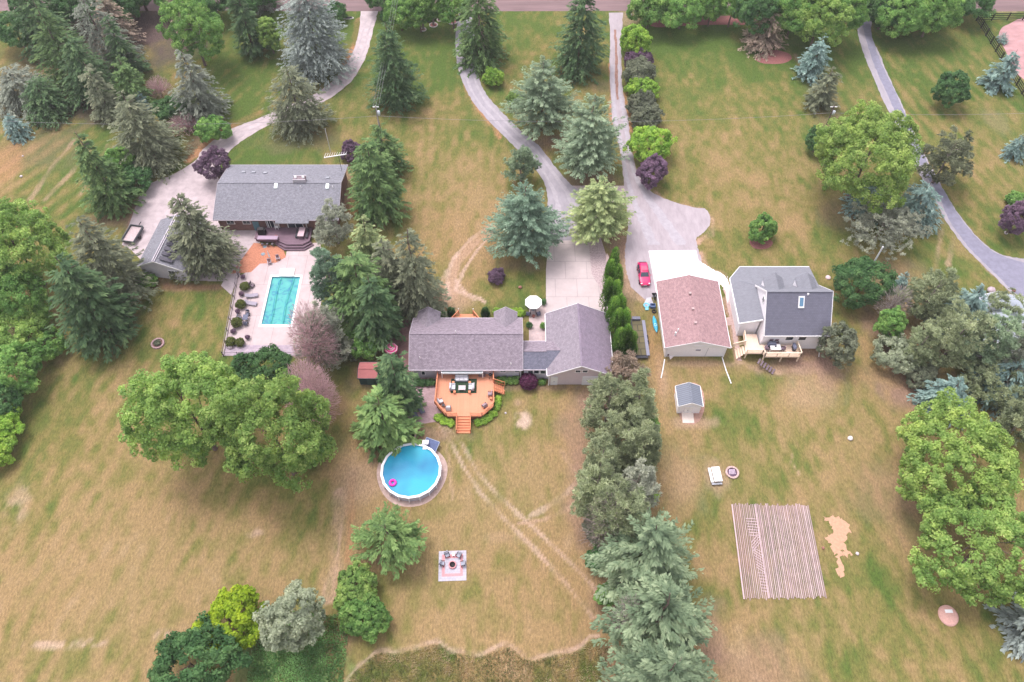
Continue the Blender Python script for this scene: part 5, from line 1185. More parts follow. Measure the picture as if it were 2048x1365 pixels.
MB().add([(x, y, z) for y in (68.2, 73.9) for x, z in ((wxx + .35, 0), (wxx + .35, 3.3), (36.3, 4.5), (36.3, 0))], [(0, 1, 2, 3), (7, 6, 5, 4), (0, 4, 5, 1), (1, 5, 6, 2)]).prism([(33.65, 73.91), (33.65, 76.3), (35.35, 78.3), (45.4, 78.3), (45.4, 74.0)], 0, 3.1).build('wing_wall', SIDEW, hD)
for cxx in (38.55, 43.3):
    hwd, yf, zde, zdr = 1.45, 74.3, 6.2, 7.45
    ye_, yr2 = yr_ + (zr_ - zde) / sB, yr_ + (zr_ - zdr) / sB
    MB().add([(cxx - hwd + .15, yf - .1, 4.7), (cxx + hwd - .15, yf - .1, 4.7), (cxx + hwd - .15, yf - .1, zde + .02), (cxx, yf - .1, zdr - .12), (cxx - hwd + .15, yf - .1, zde + .02), (cxx - hwd + .15, ye_ - .2, zde + .02), (cxx + hwd - .15, ye_ - .2, zde + .02), (cxx - hwd + .15, yk_ - .2, 4.7), (cxx + hwd - .15, yk_ - .2, 4.7)], [(0, 4, 3, 2, 1), (0, 7, 5, 4), (1, 2, 6, 8)]).build('dormer_wall', SIDEW, hD)
    MB().slab([(cxx - hwd, yf, zde), (cxx, yf, zdr), (cxx, yr2 - .1, zdr), (cxx - hwd, ye_ - .1, zde)], .1).build('dormer_roof', R_Dl, hD)
    MB().slab([(cxx, yf, zdr), (cxx + hwd, yf, zde), (cxx + hwd, ye_ - .1, zde), (cxx, yr2 - .1, zdr)], .1).build('dormer_roof', R_Dl, hD)
    MB().box(cxx - .45, cxx + .45, yf - .09, yf - .02, 5.0, 6.1).build('dormer_window', GLASS, hD)
g = G(1601, 608, 6.9); zz = ze_ + (g.y - dy0) * (zr_ - ze_) / (yr_ - dy0); an_ = atan2(zr_ - ze_, yr_ - dy0)
sk = MB().obox((g.x, g.y, zz + .08), (1, 0, 0), (0, cos(an_), sin(an_)), (0, -sin(an_), cos(an_)), .42, .85, .09).build('skylight', WHITE, hD)
MB().obox((g.x, g.y - .05, zz + .18), (1, 0, 0), (0, cos(an_), sin(an_)), (0, -sin(an_), cos(an_)), .26, .62, .03).build('pane', GLASSB, sk)
g = G(1614, 590, 7.7); vent(hD, g.x, g.y - .2, 7.7, .13, .5)
window(hD, (dx0 + m, 70.2, 6.2), 'y', .7, .95, WHITE, -1, 2)
for px in (1584, 1610): window(hD, (G(px, 678, 3.5).x, dy0 + .35, 2.7), 'x', 1.1, .9)
MB().box(dx1 - .32, dx1 - .2, dy0 + .2, dy0 + .32, 0, 3.6).build('downspout', WHITE, hD)
g = G(1663, 617, 5.5); sd_ = one('satellite_dish', 'small white satellite dish on the right edge of the slate roof', 'dish', MB().lathe((dx1 + .2, g.y, 5.9), [(.02, .0), (.22, .06), (.34, .16)], 14).tube((dx1 + .1, g.y, 5.5), (dx1 + .2, g.y, 5.9), .025), WHITE, (dx1 + .2, g.y, 5.9))
MB().box(dx1 - .29, dx1 - .26, 65.7, 75, 0, 1.7).build('brick_base', BRICKR, hD)
# cream deck
dkD = thing('wooden_deck', 'cream stained raised deck with railings behind the white house', 'deck', (37.5, 66.0, 0))
dz = ZF
flo = [(34.2, 67.45), (36.2, 67.45), (36.2, 65.55), (41.6, 65.55), (41.85, 63.4), (36.6, 63.4), (36.45, 64.0), (34.0, 64.0)]
MB().prism(flo, dz - .16, dz).build('deck_floor', PLANKC, dkD)
def rail(root, pts, z, m, h=.95, step=.13, pm=None, cap=.14):
    R = MB(); Bq = MB()
    for a, b in zip(pts[:-1], pts[1:]):
        a = Vector((*a, z)) if len(a) == 2 else Vector(a); b = Vector((*b, z)) if len(b) == 2 else Vector(b)
        up = Vector((0, 0, 1))
        R.bar(a + up * h, b + up * h, cap, .05); R.bar(a + up * .12, b + up * .12, .05, .07)
        L = (b - a).length; n_ = max(1, int(L / 1.6))
        for k in range(n_ + 1):
            p_ = a.lerp(b, k / n_); R.box(p_.x - .05, p_.x + .05, p_.y - .05, p_.y + .05, p_.z - .1, p_.z + h + .04)
        n_ = int(L / step)
        for k in range(1, n_):
            p_ = a.lerp(b, k / n_); Bq.box(p_.x - .018, p_.x + .018, p_.y - .018, p_.y + .018, p_.z + .12, p_.z + h)
    R.build('railing', m, root); Bq.build('balusters', pm or m, root)
rail(dkD, [(36.6, 63.45), (41.8, 63.45), (41.58, 65.5)], dz, CREAM)
rail(dkD, [(34.1, 64.05), (36.45, 64.05), (36.6, 63.45)], dz, CREAM)
rail(dkD, [(34.2, 67.4), (34.08, 65.6)], dz, CREAM)
for x, y in ((34.2, 64.2), (36.6, 63.55), (39.2, 63.55), (41.7, 63.6)): MB().box(x - .08, x + .08, y - .08, y + .08, 0, dz - .17).build('post', CREAM, dkD)
st = MB()
for k in range(5):
    z = dz - .3 * (k + 1); xx = 34.0 - .28 * (k + 1)
    st.prism([(xx, 65.5 + .05 * k), (xx + .32, 65.5), (xx + .32, 64.1), (xx, 64.1 - .12 * k)], z - .08, z)
st.build('stairs', PLANKC, dkD)
rail(dkD, [Vector((34.0, 65.6, dz)), Vector((32.6, 65.9, .3))], 0, CREAM)
# steps underneath at the front
gs = MB()
for k in range(6):
    f = k / 5; gs.obox((35.9 + 2.0 * f, 63.0 - 1.3 * f, .9 - .75 * f), (.55, .83, 0), (.83, -.55, 0), (0, 0, 1), .5, .14, .05)
one('garden_stairs', 'small dark stairs descending under the cream deck', 'stairs', gs, mat('dark_wood', (.16, .12, .14), .85, .2, 3), (36.9, 62.4, 0))
# porch extras under eave
# ---------------- white shed
shd, _ = gable('garden_shed', 'small white shed with a ribbed grey metal roof and a ramp, on the right lawn', 'shed', 22.95, 26.35, 54.7, 57.95, 2.2, 3.15, 'y', .15, SIDEW, R_shed, WHITE, th=.08)
MB().add([(23.75, 54.83, .28), (25.35, 54.83, .28), (25.35, 53.3, .03), (23.75, 53.3, .03), (23.75, 54.83, .0), (25.35, 54.83, 0), (25.35, 53.3, 0), (23.75, 53.3, 0)], [(0, 3, 2, 1), (0, 1, 5, 4), (1, 2, 6, 5), (2, 3, 7, 6), (3, 0, 4, 7), (4, 5, 6, 7)]).build('ramp', mat('ramp_pale', (.72, .62, .56), .8, .06, 2), shd)
d_ = MB().box(23.95, 24.54, 54.78, 54.845, .1, 1.85).box(24.56, 25.15, 54.78, 54.845, .1, 1.85).build('door', WHITE, shd)
MB().box(24.44, 24.5, 54.74, 54.777, .9, 1.05).build('handle', DARK, d_)
# ---------------- red-roofed shed
g = G(735, 742, 2.0)
shr, _ = gable('garden_shed', 'dark green shed with a red roof tucked between the conifers', 'shed', G(715, 757, 1.9).x, G(715, 757, 1.9).x + 2.8, G(715, 757, 1.9).y, G(715, 725, 1.9).y, 1.9, 2.4, 'x', .12, mat('green_boards', (.03, .07, .075), .8, .1, 3), mat('red_roof', (.36, .125, .125), .8, .1, 2), mat('green_boards', (.03, .07, .075)), th=.08)
sx_, sy_ = G(715, 757, 1.9).x, G(715, 757, 1.9).y; MB().box(sx_ + 1.2, sx_ + 2.1, sy_ + .05, sy_ + .118, .05, 1.6).build('door', mat('green_door', (.045, .10, .10), .7, .1, 3), shr)
# ---------------- house at the right edge (partly seen)
hE = gable('neighbour_house', 'pale grey roof corner half hidden by trees at the right edge', 'house', 65.8, 78, 64.0, 72.5, 3.0, 5.2, 'y', .4, SIDEW, mat('pale_roof', (.36, .40, .46), .7, .1, 3), WHITE)
# ================================================================ ORANGE DECK
dO = thing('wooden_deck', 'orange stained deck with angled corners and a wide flight of steps behind the ranch house', 'deck', (-6.6, 57, 0))
zo = 1.05
P_ = [G(875, 757, zo), G(988, 757, zo), G(988, 812, zo), G(964, 833, zo), G(893, 833, zo), G(870, 808, zo)]
P_[0].y = P_[1].y = 60.7
poly = [(p.x, p.y) for p in P_]
MB().prism(poly, zo - .14, zo).build('deck_floor', PLANKO, dO)
MB().prism([(-6.6 + (x + 6.6) * .96, 57 + (y - 57) * .96) for x, y in poly], .0, zo - .15).build('skirt', mat('skirt_orange', (.30, .12, .075), .8, .15, 2), dO)
sx0, sx1 = G(914, 833, zo).x, G(941, 833, zo).x; yf_ = poly[3][1]
rail(dO, [(poly[0][0] + .06, 60.5), (poly[5][0] + .06, poly[5][1])], zo, CEDAR, step=.14)
rail(dO, [poly[5], poly[4], (sx0, yf_)], zo, CEDAR, step=.14)
rail(dO, [(sx1, yf_), poly[3], poly[2]], zo, CEDAR, step=.14)
rail(dO, [poly[2], (poly[1][0] - .06, 57.9)], zo, CEDAR, step=.14)
rail(dO, [(poly[1][0] - .06, 59.3), (poly[1][0] - .06, 60.5)], zo, CEDAR, step=.14)
st = MB(); ns = 6; ye = G(925, 867, 0).y
for k in range(ns):
    y1 = yf_ - (yf_ - ye) * k / ns; y0 = yf_ - (yf_ - ye) * (k + 1) / ns; z = zo - zo * (k + 1) / (ns + .6)
    st.box(sx0, sx1, y0 - .03, y1, z - .05, z).box(sx0 + .02, sx1 - .02, y0 + .0, y0 + .03, 0, z - .051)
st.build('stairs', CEDAR, dO)
for xx in (sx0 - .03, sx1 + .03):
    rail(dO, [Vector((xx, yf_, zo)), Vector((xx, ye, .15))], 0, CEDAR, step=.2, cap=.1)
s2 = MB()
sxa = poly[1][0] + .02
for k in range(5): s2.box(sxa + .28 * k, sxa + .28 * k + .3, 57.95, 59.25, zo - .2 * (k + 1) - .05, zo - .2 * (k + 1))
s2.build('stairs', CEDAR, dO)
for yy in (57.9, 59.3): rail(dO, [Vector((sxa, yy, zo)), Vector((sxa + 1.5, yy, .15))], 0, CEDAR, step=.25, cap=.09)
# front porch of the ranch house
pO = thing('porch_steps', 'orange front porch with stepped railings between the two front gables', 'porch', (-7, 70.6, 0))
MB().box(-8.9, -5.1, 69.55, 71.3, .55, .7).build('porch_floor', PLANKO, pO)
s3 = MB()
for k in range(3): s3.box(-8.1, -5.9, 71.3 + .28 * k, 71.62 + .28 * k, .38 - .17 * k, .45 - .17 * k)
s3.build('stairs', CEDAR, pO)
rail(pO, [Vector((-9.2, 70.1, .7)), Vector((-8.1, 72.0, .35))], 0, CEDAR); rail(pO, [Vector((-4.8, 70.1, .7)), Vector((-5.9, 72.0, .35))], 0, CEDAR)
MB().box(-8.17, -8.05, 72.0, 72.12, 0, 1.6).box(-5.95, -5.83, 72.0, 72.12, 0, 1.6).build('post', WHITE, pO)

# ================================================================ FURNITURE
def chair_proto(label, m, fm, w=.62, group=None, loc=(0, 0, 0), rz=0, cushion=True):
    t = thing('garden_chair', label, 'chair', loc, rz, group)
    MB().box(-w / 2, w / 2, -w / 2, w / 2, .34, .44).build('seat', m, t, local=True, bevel=.02)
    MB().obox((0, w / 2 + .04, .72), (1, 0, 0), (0, .97, .22), (0, -.22, .97), w / 2, .045, .34).build('backrest', m, t, local=True, bevel=.02)
    for s in (-1, 1): MB().box(s * (w / 2 + .02) - .035, s * (w / 2 + .02) + .035, -w / 2, w / 2, .56, .61).box(s * (w / 2 + .02) - .025, s * (w / 2 + .02) + .025, -w / 2 + .02, -w / 2 + .07, 0, .559).build('armrest', fm, t, local=True)
    for sx in (-1, 1):
        for sy in (-1, 1): MB().box(sx * (w / 2 - .05) - .025, sx * (w / 2 - .05) + .025, sy * (w / 2 - .05) - .025, sy * (w / 2 - .05) + .025, 0, .339).build('leg', fm, t, local=True)
    return t
def armchair(label, loc, rz, w=.9, group=None, name='armchair', cat='armchair', m=FABW, fm=GREYM):
    t = thing(name, label, cat, loc, rz, group)
    MB().box(-w / 2, w / 2, -.42, .42, .06, .30).build('base', fm, t, local=True, bevel=.02)
    n_ = max(1, round(w / .75))
    for k in range(n_):
        a = -w / 2 + .1 + (w - .2) * k / n_; b = -w / 2 + .1 + (w - .2) * (k + 1) / n_
        MB().box(a + .01, b - .01, -.40, .26, .305, .45).build('cushion', m, t, local=True, bevel=.04)
        MB().box(a + .01, b - .01, .15, .30, .455, .85).build('back_cushion', m, t, local=True, bevel=.04)
    MB().box(-w / 2, w / 2, .305, .42, .302, .80).build('backrest', fm, t, local=True, bevel=.02)
    for s in (-1, 1): MB().box(s * (w / 2 - .05) - .05, s * (w / 2 - .05) + .05, -.42, .30, .302, .60).build('armrest', fm, t, local=True, bevel=.02)
    return t
def table(label, loc, w, d, h, m, fm=None, name='table', rz=0, group=None, cat='table'):
    t = thing(name, label, cat, loc, rz, group)
    MB().box(-w / 2, w / 2, -d / 2, d / 2, h - .05, h).build('table_top', m, t, local=True, bevel=.012)
    for sx in (-1, 1):
        for sy in (-1, 1): MB().box(sx * (w / 2 - .07) - .03, sx * (w / 2 - .07) + .03, sy * (d / 2 - .07) - .03, sy * (d / 2 - .07) + .03, 0, h - .051).build('leg', fm or m, t, local=True)
    return t
def lounger(label, loc, rz, m=FABG, fm=DARK, group=None, back=.5):
    t = thing('sun_lounger', label, 'sun lounger', loc, rz, group)
    MB().box(-.33, .33, -1.0, .25, .30, .38).build('mattress', m, t, local=True, bevel=.02)
    MB().obox((0, .58, .34 + .3 * back), (1, 0, 0), (0, .92, back * .75), (0, -back * .75, .92), .33, .38, .04).build('backrest', m, t, local=True, bevel=.02)
    MB().box(-.36, -.331, -1.0, .9, .22, .29).box(.331, .36, -1.0, .9, .22, .29).build('frame', fm, t, local=True)
    for sx in (-.34, .34):
        for y in (-.85, .6): MB().box(sx - .02, sx + .02, y - .02, y + .02, 0, .219).build('leg', fm, t, local=True)
    return t
gz = zo
rug = G(920, 777, zo); rx0, rx1, ry0, ry1 = G(901, 787, zo).x, G(953, 787, zo).x, G(920, 787, zo).y, 59.9
one('outdoor_rug', 'dark green rug under the sofa group on the orange deck', 'rug', MB().box(rx0, rx1, ry0, ry1, zo + .006, zo + .022), mat('green_rug', (.03, .055, .03), .98, .3, 8), ((rx0 + rx1) / 2, ry0, zo))
c = G(923, 764, zo + .4); armchair('pale cushioned garden sofa against the window on the orange deck', (c.x, 59.75, gz), 0, 1.9, name='garden_sofa', cat='sofa')
c1 = G(905, 775, zo + .3); armchair('pale wicker armchair on the left side of the green rug', (c1.x, c1.y, gz + .01), pi / 2, 1.0, 'wicker armchairs on the green rug')
c2 = G(943, 775, zo + .3); armchair('pale wicker armchair on the right side of the green rug', (c2.x, c2.y, gz + .01), -pi / 2, 1.0, 'wicker armchairs on the green rug')
c = G(924, 776, zo + .4); table('pale coffee table in the middle of the green rug', (c.x, c.y, gz + .022), 1.0, .75, .42, mat('table_pale', (.50, .43, .44), .6, .1, 4))
for px, py, lb_ in ((906.5, 765, 'small wooden side table left of the garden sofa'), (939.5, 765, 'small wooden side table right of the garden sofa'), (909, 784, 'small wooden side table at the lower left corner of the green rug'), (939, 784, 'small wooden side table at the lower right corner of the green rug')):
    c = G(px, py, zo + .4); table(lb_, (c.x, min(c.y, 59.95), gz + .022), .34, .34, .45, CEDAR, group='side tables around the sofa group')
c = G(881.5, 803, zo + .4); chair_proto('white cushioned chair at the left railing of the orange deck', FABW, DARK, .62, 'white cushioned chairs on the orange deck', (c.x, c.y, gz), radians(115))
c = G(896.5, 816, zo + .4); chair_proto('white cushioned chair nearest the steps of the orange deck', FABW, DARK, .62, 'white cushioned chairs on the orange deck', (c.x, c.y, gz), radians(180))
c = G(887, 811, zo + .3); table('small dark table between the two white cushioned chairs', (c.x, c.y, gz), .4, .4, .42, DARK)
c = G(980, 788, zo + .4); chair_proto('grey mauve chair at the right railing of the orange deck', mat('mauve_fabric', (.33, .24, .27), .9, .1, 4), DARK, .58, 'mauve chairs on the orange deck', (c.x, c.y, gz), radians(-90))
c = G(969, 811, zo + .4); chair_proto('grey mauve chair in the angled right corner of the orange deck', MATS['mauve_fabric'], DARK, .58, 'mauve chairs on the orange deck', (c.x, c.y, gz), radians(-140))
c = G(982, 797, zo + .3); table('small reddish table by the right railing of the orange deck', (c.x, c.y, gz), .35, .35, .4, CEDAR)
c = G(964, 756, zo); one('storage_box', 'long dark box against the house wall on the orange deck', 'box', MB().box(c.x - .5, c.x + .5, 60.2, 60.55, zo, zo + .4), mat('dark_wood', (.16, .12, .14)), (c.x, 60.4, zo))
c = G(982, 749, zo + .8); gr_ = thing('barbecue', 'dark kettle barbecue at the upper right corner of the orange deck', 'barbecue', (c.x - .1, 60.1, zo))
MB().ball((0, 0, .8), .27, sz=.8).build('kettle', BLK, gr_, local=True)
for a in (0, 2.1, 4.2): MB().tube((.1 * cos(a), .1 * sin(a), .7), (.3 * cos(a), .3 * sin(a), 0), .02).build('leg', DARK, gr_, local=True)
lounger('slate blue sun lounger on the brick patio, right of two', G(841, 818), radians(28), group='sun loungers on the brick patio', back=.15)
lounger('slate blue sun lounger on the brick patio, half under the spruce', G(829, 829), radians(25), group='sun loungers on the brick patio', back=.15)
# parasols
def parasol(label, loc, r, h, m, m2=None, rings=0):
    t = thing('parasol', label, 'parasol', loc)
    n_ = 8; cv = MB(); v = [(0, 0, h)] + [(r * cos(2 * pi * (i + .5) / n_), r * sin(2 * pi * (i + .5) / n_), h - .5) for i in range(n_)] + [(r * cos(2 * pi * (i + .5) / n_), r * sin(2 * pi * (i + .5) / n_), h - .68) for i in range(n_)]
    cv.add(v, [(0, 1 + i, 1 + (i + 1) % n_) for i in range(n_)] + [(1 + i, 9 + i, 9 + (i + 1) % n_, 1 + (i + 1) % n_) for i in range(n_)])
    cv.build('canopy', m, t, local=True)
    for k, (f0, f1) in enumerate(rings or []):
        rr = MB(); v = []
        for f in (f0, f1): v += [(r * f * cos(2 * pi * (i + .5) / n_), r * f * sin(2 * pi * (i + .5) / n_), h - .5 * f + .012) for i in range(n_)]
        rr.add(v, [(i, n_ + i, n_ + (i + 1) % n_, (i + 1) % n_) for i in range(n_)]); rr.build('stripe', m2, t, local=True)
    MB().tube((0, 0, 0), (0, 0, h + .12), .025).build('pole', WHITE, t, local=True)
    MB().lathe((0, 0, 0), [(.25, 0), (.25, .06), (.05, .1)], 16).build('base', GREYM, t, local=True)
    rb = MB()
    for i in range(n_): rb.tube((0, 0, h - .03), (r * .97 * cos(2 * pi * (i + .5) / n_), r * .97 * sin(2 * pi * (i + .5) / n_), h - .53), .012, n=5)
    rb.build('ribs', WHITE, t, local=True)
    return t
c = G(1067, 603, 2.2); parasol('white octagonal parasol over the patio table beside the garage pad', (c.x, c.y, 0), 1.35, 2.5, mat('parasol_white', (.80, .80, .78), .8, .03, 3))
ct = (c.x, c.y, 0); table('patio table under the white parasol', (c.x, c.y - .1, 0), .9, .9, .72, DARK)
for dx, dy, rz, lb_ in ((-.75, -.95, 165, 'dark chair lower left of the white parasol'), (.75, -.95, 195, 'dark chair lower right of the white parasol'), (-.8, .7, 45, 'dark chair hidden upper left under the white parasol')):
    chair_proto(lb_, FABG, DARK, .55, 'dark chairs around the patio table', (c.x + dx, c.y + dy, 0), radians(rz))
one('clay_planter', 'small brown planter between the dark chairs under the white parasol', 'planter', MB().lathe((c.x + .02, c.y - 1.3, 0), [(.0, .02), (.2, 0), (.26, .35), (.2, .35), (.19, .28), (0, .27)], 14), mat('terracotta', (.28, .10, .08), .8, .1, 4), (c.x, c.y - 1.3, 0))
c = G(782, 695, 2.1); parasol('pink and white ringed parasol on the brown patio', (c.x, c.y, 0), 1.0, 2.3, mat('parasol_pink', (.70, .06, .24), .7, .05, 3), MATS['parasol_white'], [(.27, .33), (.47, .54), (.84, .92)])
for a, b, r_, lb_ in ((903, 633, 15, 'clipped dark cone shrub left of the front porch'), (971, 633, 15, 'clipped dark cone shrub right of the front porch')):
    bx, by = G(a, b).x, G(a, b).y
    t = thing('cone_shrub', lb_, 'shrub', (bx, by, 0), 0, 'cone shrubs beside the front porch')
    leaves('crown_mesh', *g_column(1.9, .62, a), F_['green_dark'], t); trunk(t, 1.5, .04, a, 3, .2, .2, name='stem')
GB = 'low planting around the ranch house'
hedge('lime', [(990, 627), (1048, 629)], 1.1, .8, 'low yellow-green hedge between the front porch and the parasol', GB)
hedge('green_dark', [(879, 633), (898, 634)], .8, .8, 'low dark hedge beside the left front gable', GB)
for a, b, fk, q in ((1058, 650, 'green_dark', 'narrow shrub on the left of the patio passage'), (1086, 652, 'green', 'narrow shrub on the right of the patio passage'), (1087, 604, 'green_dark', 'thin shrub right of the white parasol')): shrub(fk, a, b, 11, 13, q, leaf=.08, lift=0, group=GB)
hedge('green_dark', [(832, 768), (868, 768)], .9, .8, 'dark hedge under the back wall of the ranch house left of the deck', GB)
hedge('green', [(992, 764), (1038, 764)], 1.0, .7, 'green hedge under the back wall right of the deck', GB)
hedge('green', [(1077, 766), (1091, 766)], .8, .6, 'short green hedge between the plum ball and the garage', GB)
hedge('lime', [(872, 832), (884, 843), (906, 849)], .95, .6, 'lime groundcover below the left corner of the orange deck', GB)
hedge('lime', [(952, 848), (972, 842), (990, 826)], .95, .6, 'lime groundcover below the right corner of the orange deck', GB)
hedge('lime', [(993, 822), (997, 796)], .8, .7, 'lime planting along the right side of the orange deck', GB)
shrub('plum', 1057, 763, 36, 34, 'round plum red shrub under the breezeway windows', leaf=.09, dens=2.2, lumpy=.03, lift=0)
for i, (a, b, w_) in enumerate(((489, 573, 19), (481, 609, 20), (473, 645, 22), (461, 684, 20), (480, 685, 18))):
    shrub('ball', a, b, w_, w_ * .95, '%s clipped round shrub beside the rectangular pool' % ['uppermost', 'second', 'third', 'bottom left', 'bottom right'][i], name='ball_shrub', leaf=.075, lumpy=.03, group='clipped ball shrubs beside the pool', dens=1.6, lift=.0)

# ================================================================ RECTANGULAR POOL
pl = thing('swimming_pool', 'rectangular sunken swimming pool with turquoise cover and white edges', 'pool', ((px0 + px1) / 2, (py0 + py1) / 2, 0))
M_cov = bpy.data.materials.new('pool_turquoise'); M_cov.use_nodes = True
n = M_cov.node_tree; p = n.nodes['Principled BSDF']; p.inputs['Roughness'].default_value = .6
tc = n.nodes.new('ShaderNodeTexCoord'); nz = n.nodes.new('ShaderNodeTexNoise'); nz.inputs['Scale'].default_value = .55; nz.inputs['Detail'].default_value = 3; nz.inputs['Distortion'].default_value = 2.5
rp = n.nodes.new('ShaderNodeValToRGB'); rp.color_ramp.elements[0].position = .36; rp.color_ramp.elements[1].position = .46
rp.color_ramp.elements[0].color = (.02, .20, .30, 1); rp.color_ramp.elements[1].color = (.045, .33, .325, 1); e = rp.color_ramp.elements.new(.7); e.color = (.065, .37, .345, 1)
n.links.new(tc.outputs['Object'], nz.inputs['Vector']); n.links.new(nz.outputs['Fac'], rp.inputs['Fac']); n.links.new(rp.outputs['Color'], p.inputs['Base Color'])
bp = n.nodes.new('ShaderNodeBump'); bp.inputs['Strength'].default_value = .3; bp.inputs['Distance'].default_value = .1; n.links.new(nz.outputs['Fac'], bp.inputs['Height']); n.links.new(bp.outputs['Normal'], p.inputs['Normal'])
nu, nv = 80, 120; xs = np.linspace(px0 + .32, px1 - .32, nu); ys = np.linspace(py0 + .32, py1 - .32, nv); XX, YY = np.meshgrid(xs, ys)
fold = np.zeros_like(XX)
for xc, ph in ((-36.65, 0), (-34.75, 1.3)): fold += .16 * np.exp(-((XX - xc - .12 * np.sin(YY * .55 + ph) - .03 * (YY - 75)) / .13) ** 2)
ZZ = -.22 + fold - .18 * (fbm(XX, YY, 1.8, 61, 3) - .5) * 1.0 
cb = MB(); cb.v = [tuple(a) for a in np.stack([XX.ravel(), YY.ravel(), ZZ.ravel()], 1)]
cb.f = [(j * nu + i, j * nu + i + 1, (j + 1) * nu + i + 1, (j + 1) * nu + i) for j in range(nv - 1) for i in range(nu - 1)]; cb.sm = [True] * len(cb.f)
cb.build('pool_cover', M_cov, pl)
fr = MB()
for xc in (-36.65, -34.75):
    pts = [(xc + .12 * sin(y * .55 + (0 if xc < -36 else 1.3)) + .03 * (y - 75) - .16, y, -.19) for y in np.linspace(py0 + .4, py1 - .4, 26)]
    for a, b in zip(pts[:-1], pts[1:]): fr.bar(a, b, .07, .06)
fr.build('cover_lines', mat('line_blue', (.01, .16, .30), .6, .1, 3), pl)  # dark blue lines running along the left of each fold
cp = MB(); cw = .30
cp.box(px0, px1, py0, py0 + cw + .15, -.12, .06).box(px0, px1, py1 - cw, py1, -.12, .06).box(px0, px0 + cw, py0 + cw + .152, py1 - cw - .002, -.12, .06).box(px1 - cw, px1, py0 + cw + .152, py1 - cw - .002, -.12, .06)
cp.build('coping', mat('coping_white', (.82, .82, .82), .6, .03, 3), pl)
bs = MB(); bs.box(px0 + .3, px0 + .34, py0 + .3, py1 - .3, -1.4, -.121).box(px1 - .34, px1 - .3, py0 + .3, py1 - .3, -1.4, -.121).box(px0 + .34, px1 - .34, py0 + .3, py0 + .34, -1.4, -.121).box(px0 + .34, px1 - .34, py1 - .34, py1 - .3, -1.4, -.121)
bs.build('basin', mat('liner_blue', (.03, .22, .36), .5, .1, 3), pl)
g = G(575, 545); MB().box(g.x - 1.2, g.x + 1.15, py1 - .35, py1 + 1.3, .062, .20).build('entry_slab', MATS['coping_white'], pl, bevel=.1)
# fence round the pool
fn = thing('metal_fence', 'low metal fence along the left and lower edges of the pool patio', 'fence', (G(449, 712).x, G(449, 712).y, 0))
a = Vector((lx(py1 + 2), py1 + 2, 0)); b = Vector((lx(yb) - .02, yb - .1, 0)); c = Vector((-29.5, yb - .1, 0))
fp = MB(); fpo = MB()
for u, v in ((a, b), (b, c)):
    L = (v - u).length
    fp.bar(u + Vector((0, 0, 1.1)), v + Vector((0, 0, 1.1)), .05, .05); fp.bar(u + Vector((0, 0, .15)), v + Vector((0, 0, .15)), .04, .04)
    for k in range(int(L / .16)): q = u.lerp(v, (k + .5) / int(L / .16)); fp.tube(q + Vector((0, 0, .15)), q + Vector((0, 0, 1.1)), .009, n=4, caps=False)
    for k in range(int(L / 2) + 1): q = u.lerp(v, k / int(L / 2)); fpo.box(q.x - .05, q.x + .05, q.y - .05, q.y + .05, 0, 1.2)
fm_ = mat('fence_grey', (.20, .17, .19), .6, .1, 4)
fp.build('rails', fm_, fn); fpo.build('posts', fm_, fn)
one('stone_kerb', 'pale kerb under the pool fence', 'kerb', MB().bar(a + Vector((-.12, 0, .06)), b + Vector((-.12, 0, .06)), .14, .12), mat('kerb', (.45, .38, .40), .9, .1, 3), a)
for px, py, rz, lb_ in ((504, 594, -80, 'upper grey lounger beside the rectangular pool'), (502, 609, -100, 'lower grey lounger beside the rectangular pool')):
    lounger(lb_, G(px, py), radians(rz + 180), mat('lounger_grey', (.30, .27, .33), .8, .1, 4), GREYM, 'grey loungers beside the rectangular pool', .5)
c = G(493, 640); table('dark patio table beside the rectangular pool', (c.x, c.y, 0), .8, 1.0, .7, FABG, DARK)
for dx, dy, rz, q in ((-.95, .1, 90, 'left of'), (.2, -.95, 180, 'below'), (.1, .95, 0, 'above')): chair_proto('dark chair %s the patio table by the rectangular pool' % q, FABG, DARK, .5, 'dark chairs by the rectangular pool', (c.x + dx, c.y + dy, 0), radians(rz))
c = G(505, 574); chair_proto('lone brownish chair near the upper left of the rectangular pool', mat('brown_fabric', (.20, .15, .18), .9, .1, 4), DARK, .6, None, (c.x, c.y, 0), radians(60))
for i, (px, py, q) in enumerate(((487, 557, 'uppermost'), (485, 591, 'second'), (477, 627, 'third'), (468, 666, 'fourth'), (496, 678, 'nearest the lower right ball shrub'))):
    c = G(px, py); t = thing('potted_plant', 'small dark potted plant beside the pool fence, %s' % q, 'plant', (c.x, c.y, 0), 0, 'potted plants beside the pool fence')
    MB().lathe((0, 0, 0), [(0, .01), (.17, 0), (.22, .3), (.17, .3), (.16, .25), (0, .24)], 12).build('pot', mat('pot_dark', (.10, .07, .10), .7, .1, 4), t, local=True)
    leaves('foliage_mesh', *g_broad(.3, .25, .45, 50 + i, leaf=.07), F_['purple'], t, 'foliage')
for px, py, lb_ in ((530, 494, 'upper round blue stepping pad on the orange chips'), (526, 509, 'lower round blue stepping pad on the orange chips')):
    c = G(px, py); one('stepping_pad', lb_, 'stepping stone', MB().lathe((c.x, c.y, .03), [(0, .07), (.30, .06), (.34, .02), (.34, 0)], 18), mat('pad_blue', (.22, .27, .31), .8, .1, 4), (c.x, c.y, .03), 'round blue stepping pads')
c = G(542, 522); t = thing('closed_parasol', 'closed white parasol leaning beside the orange chips', 'parasol', (c.x, c.y, 0))
MB().tube((0, 0, 1.0), (0, 0, 2.5), .14, .03).build('canopy', WHITE, t, local=True); MB().tube((0, 0, 0), (0, 0, 2.6), .025).build('pole', GREYM, t, local=True)
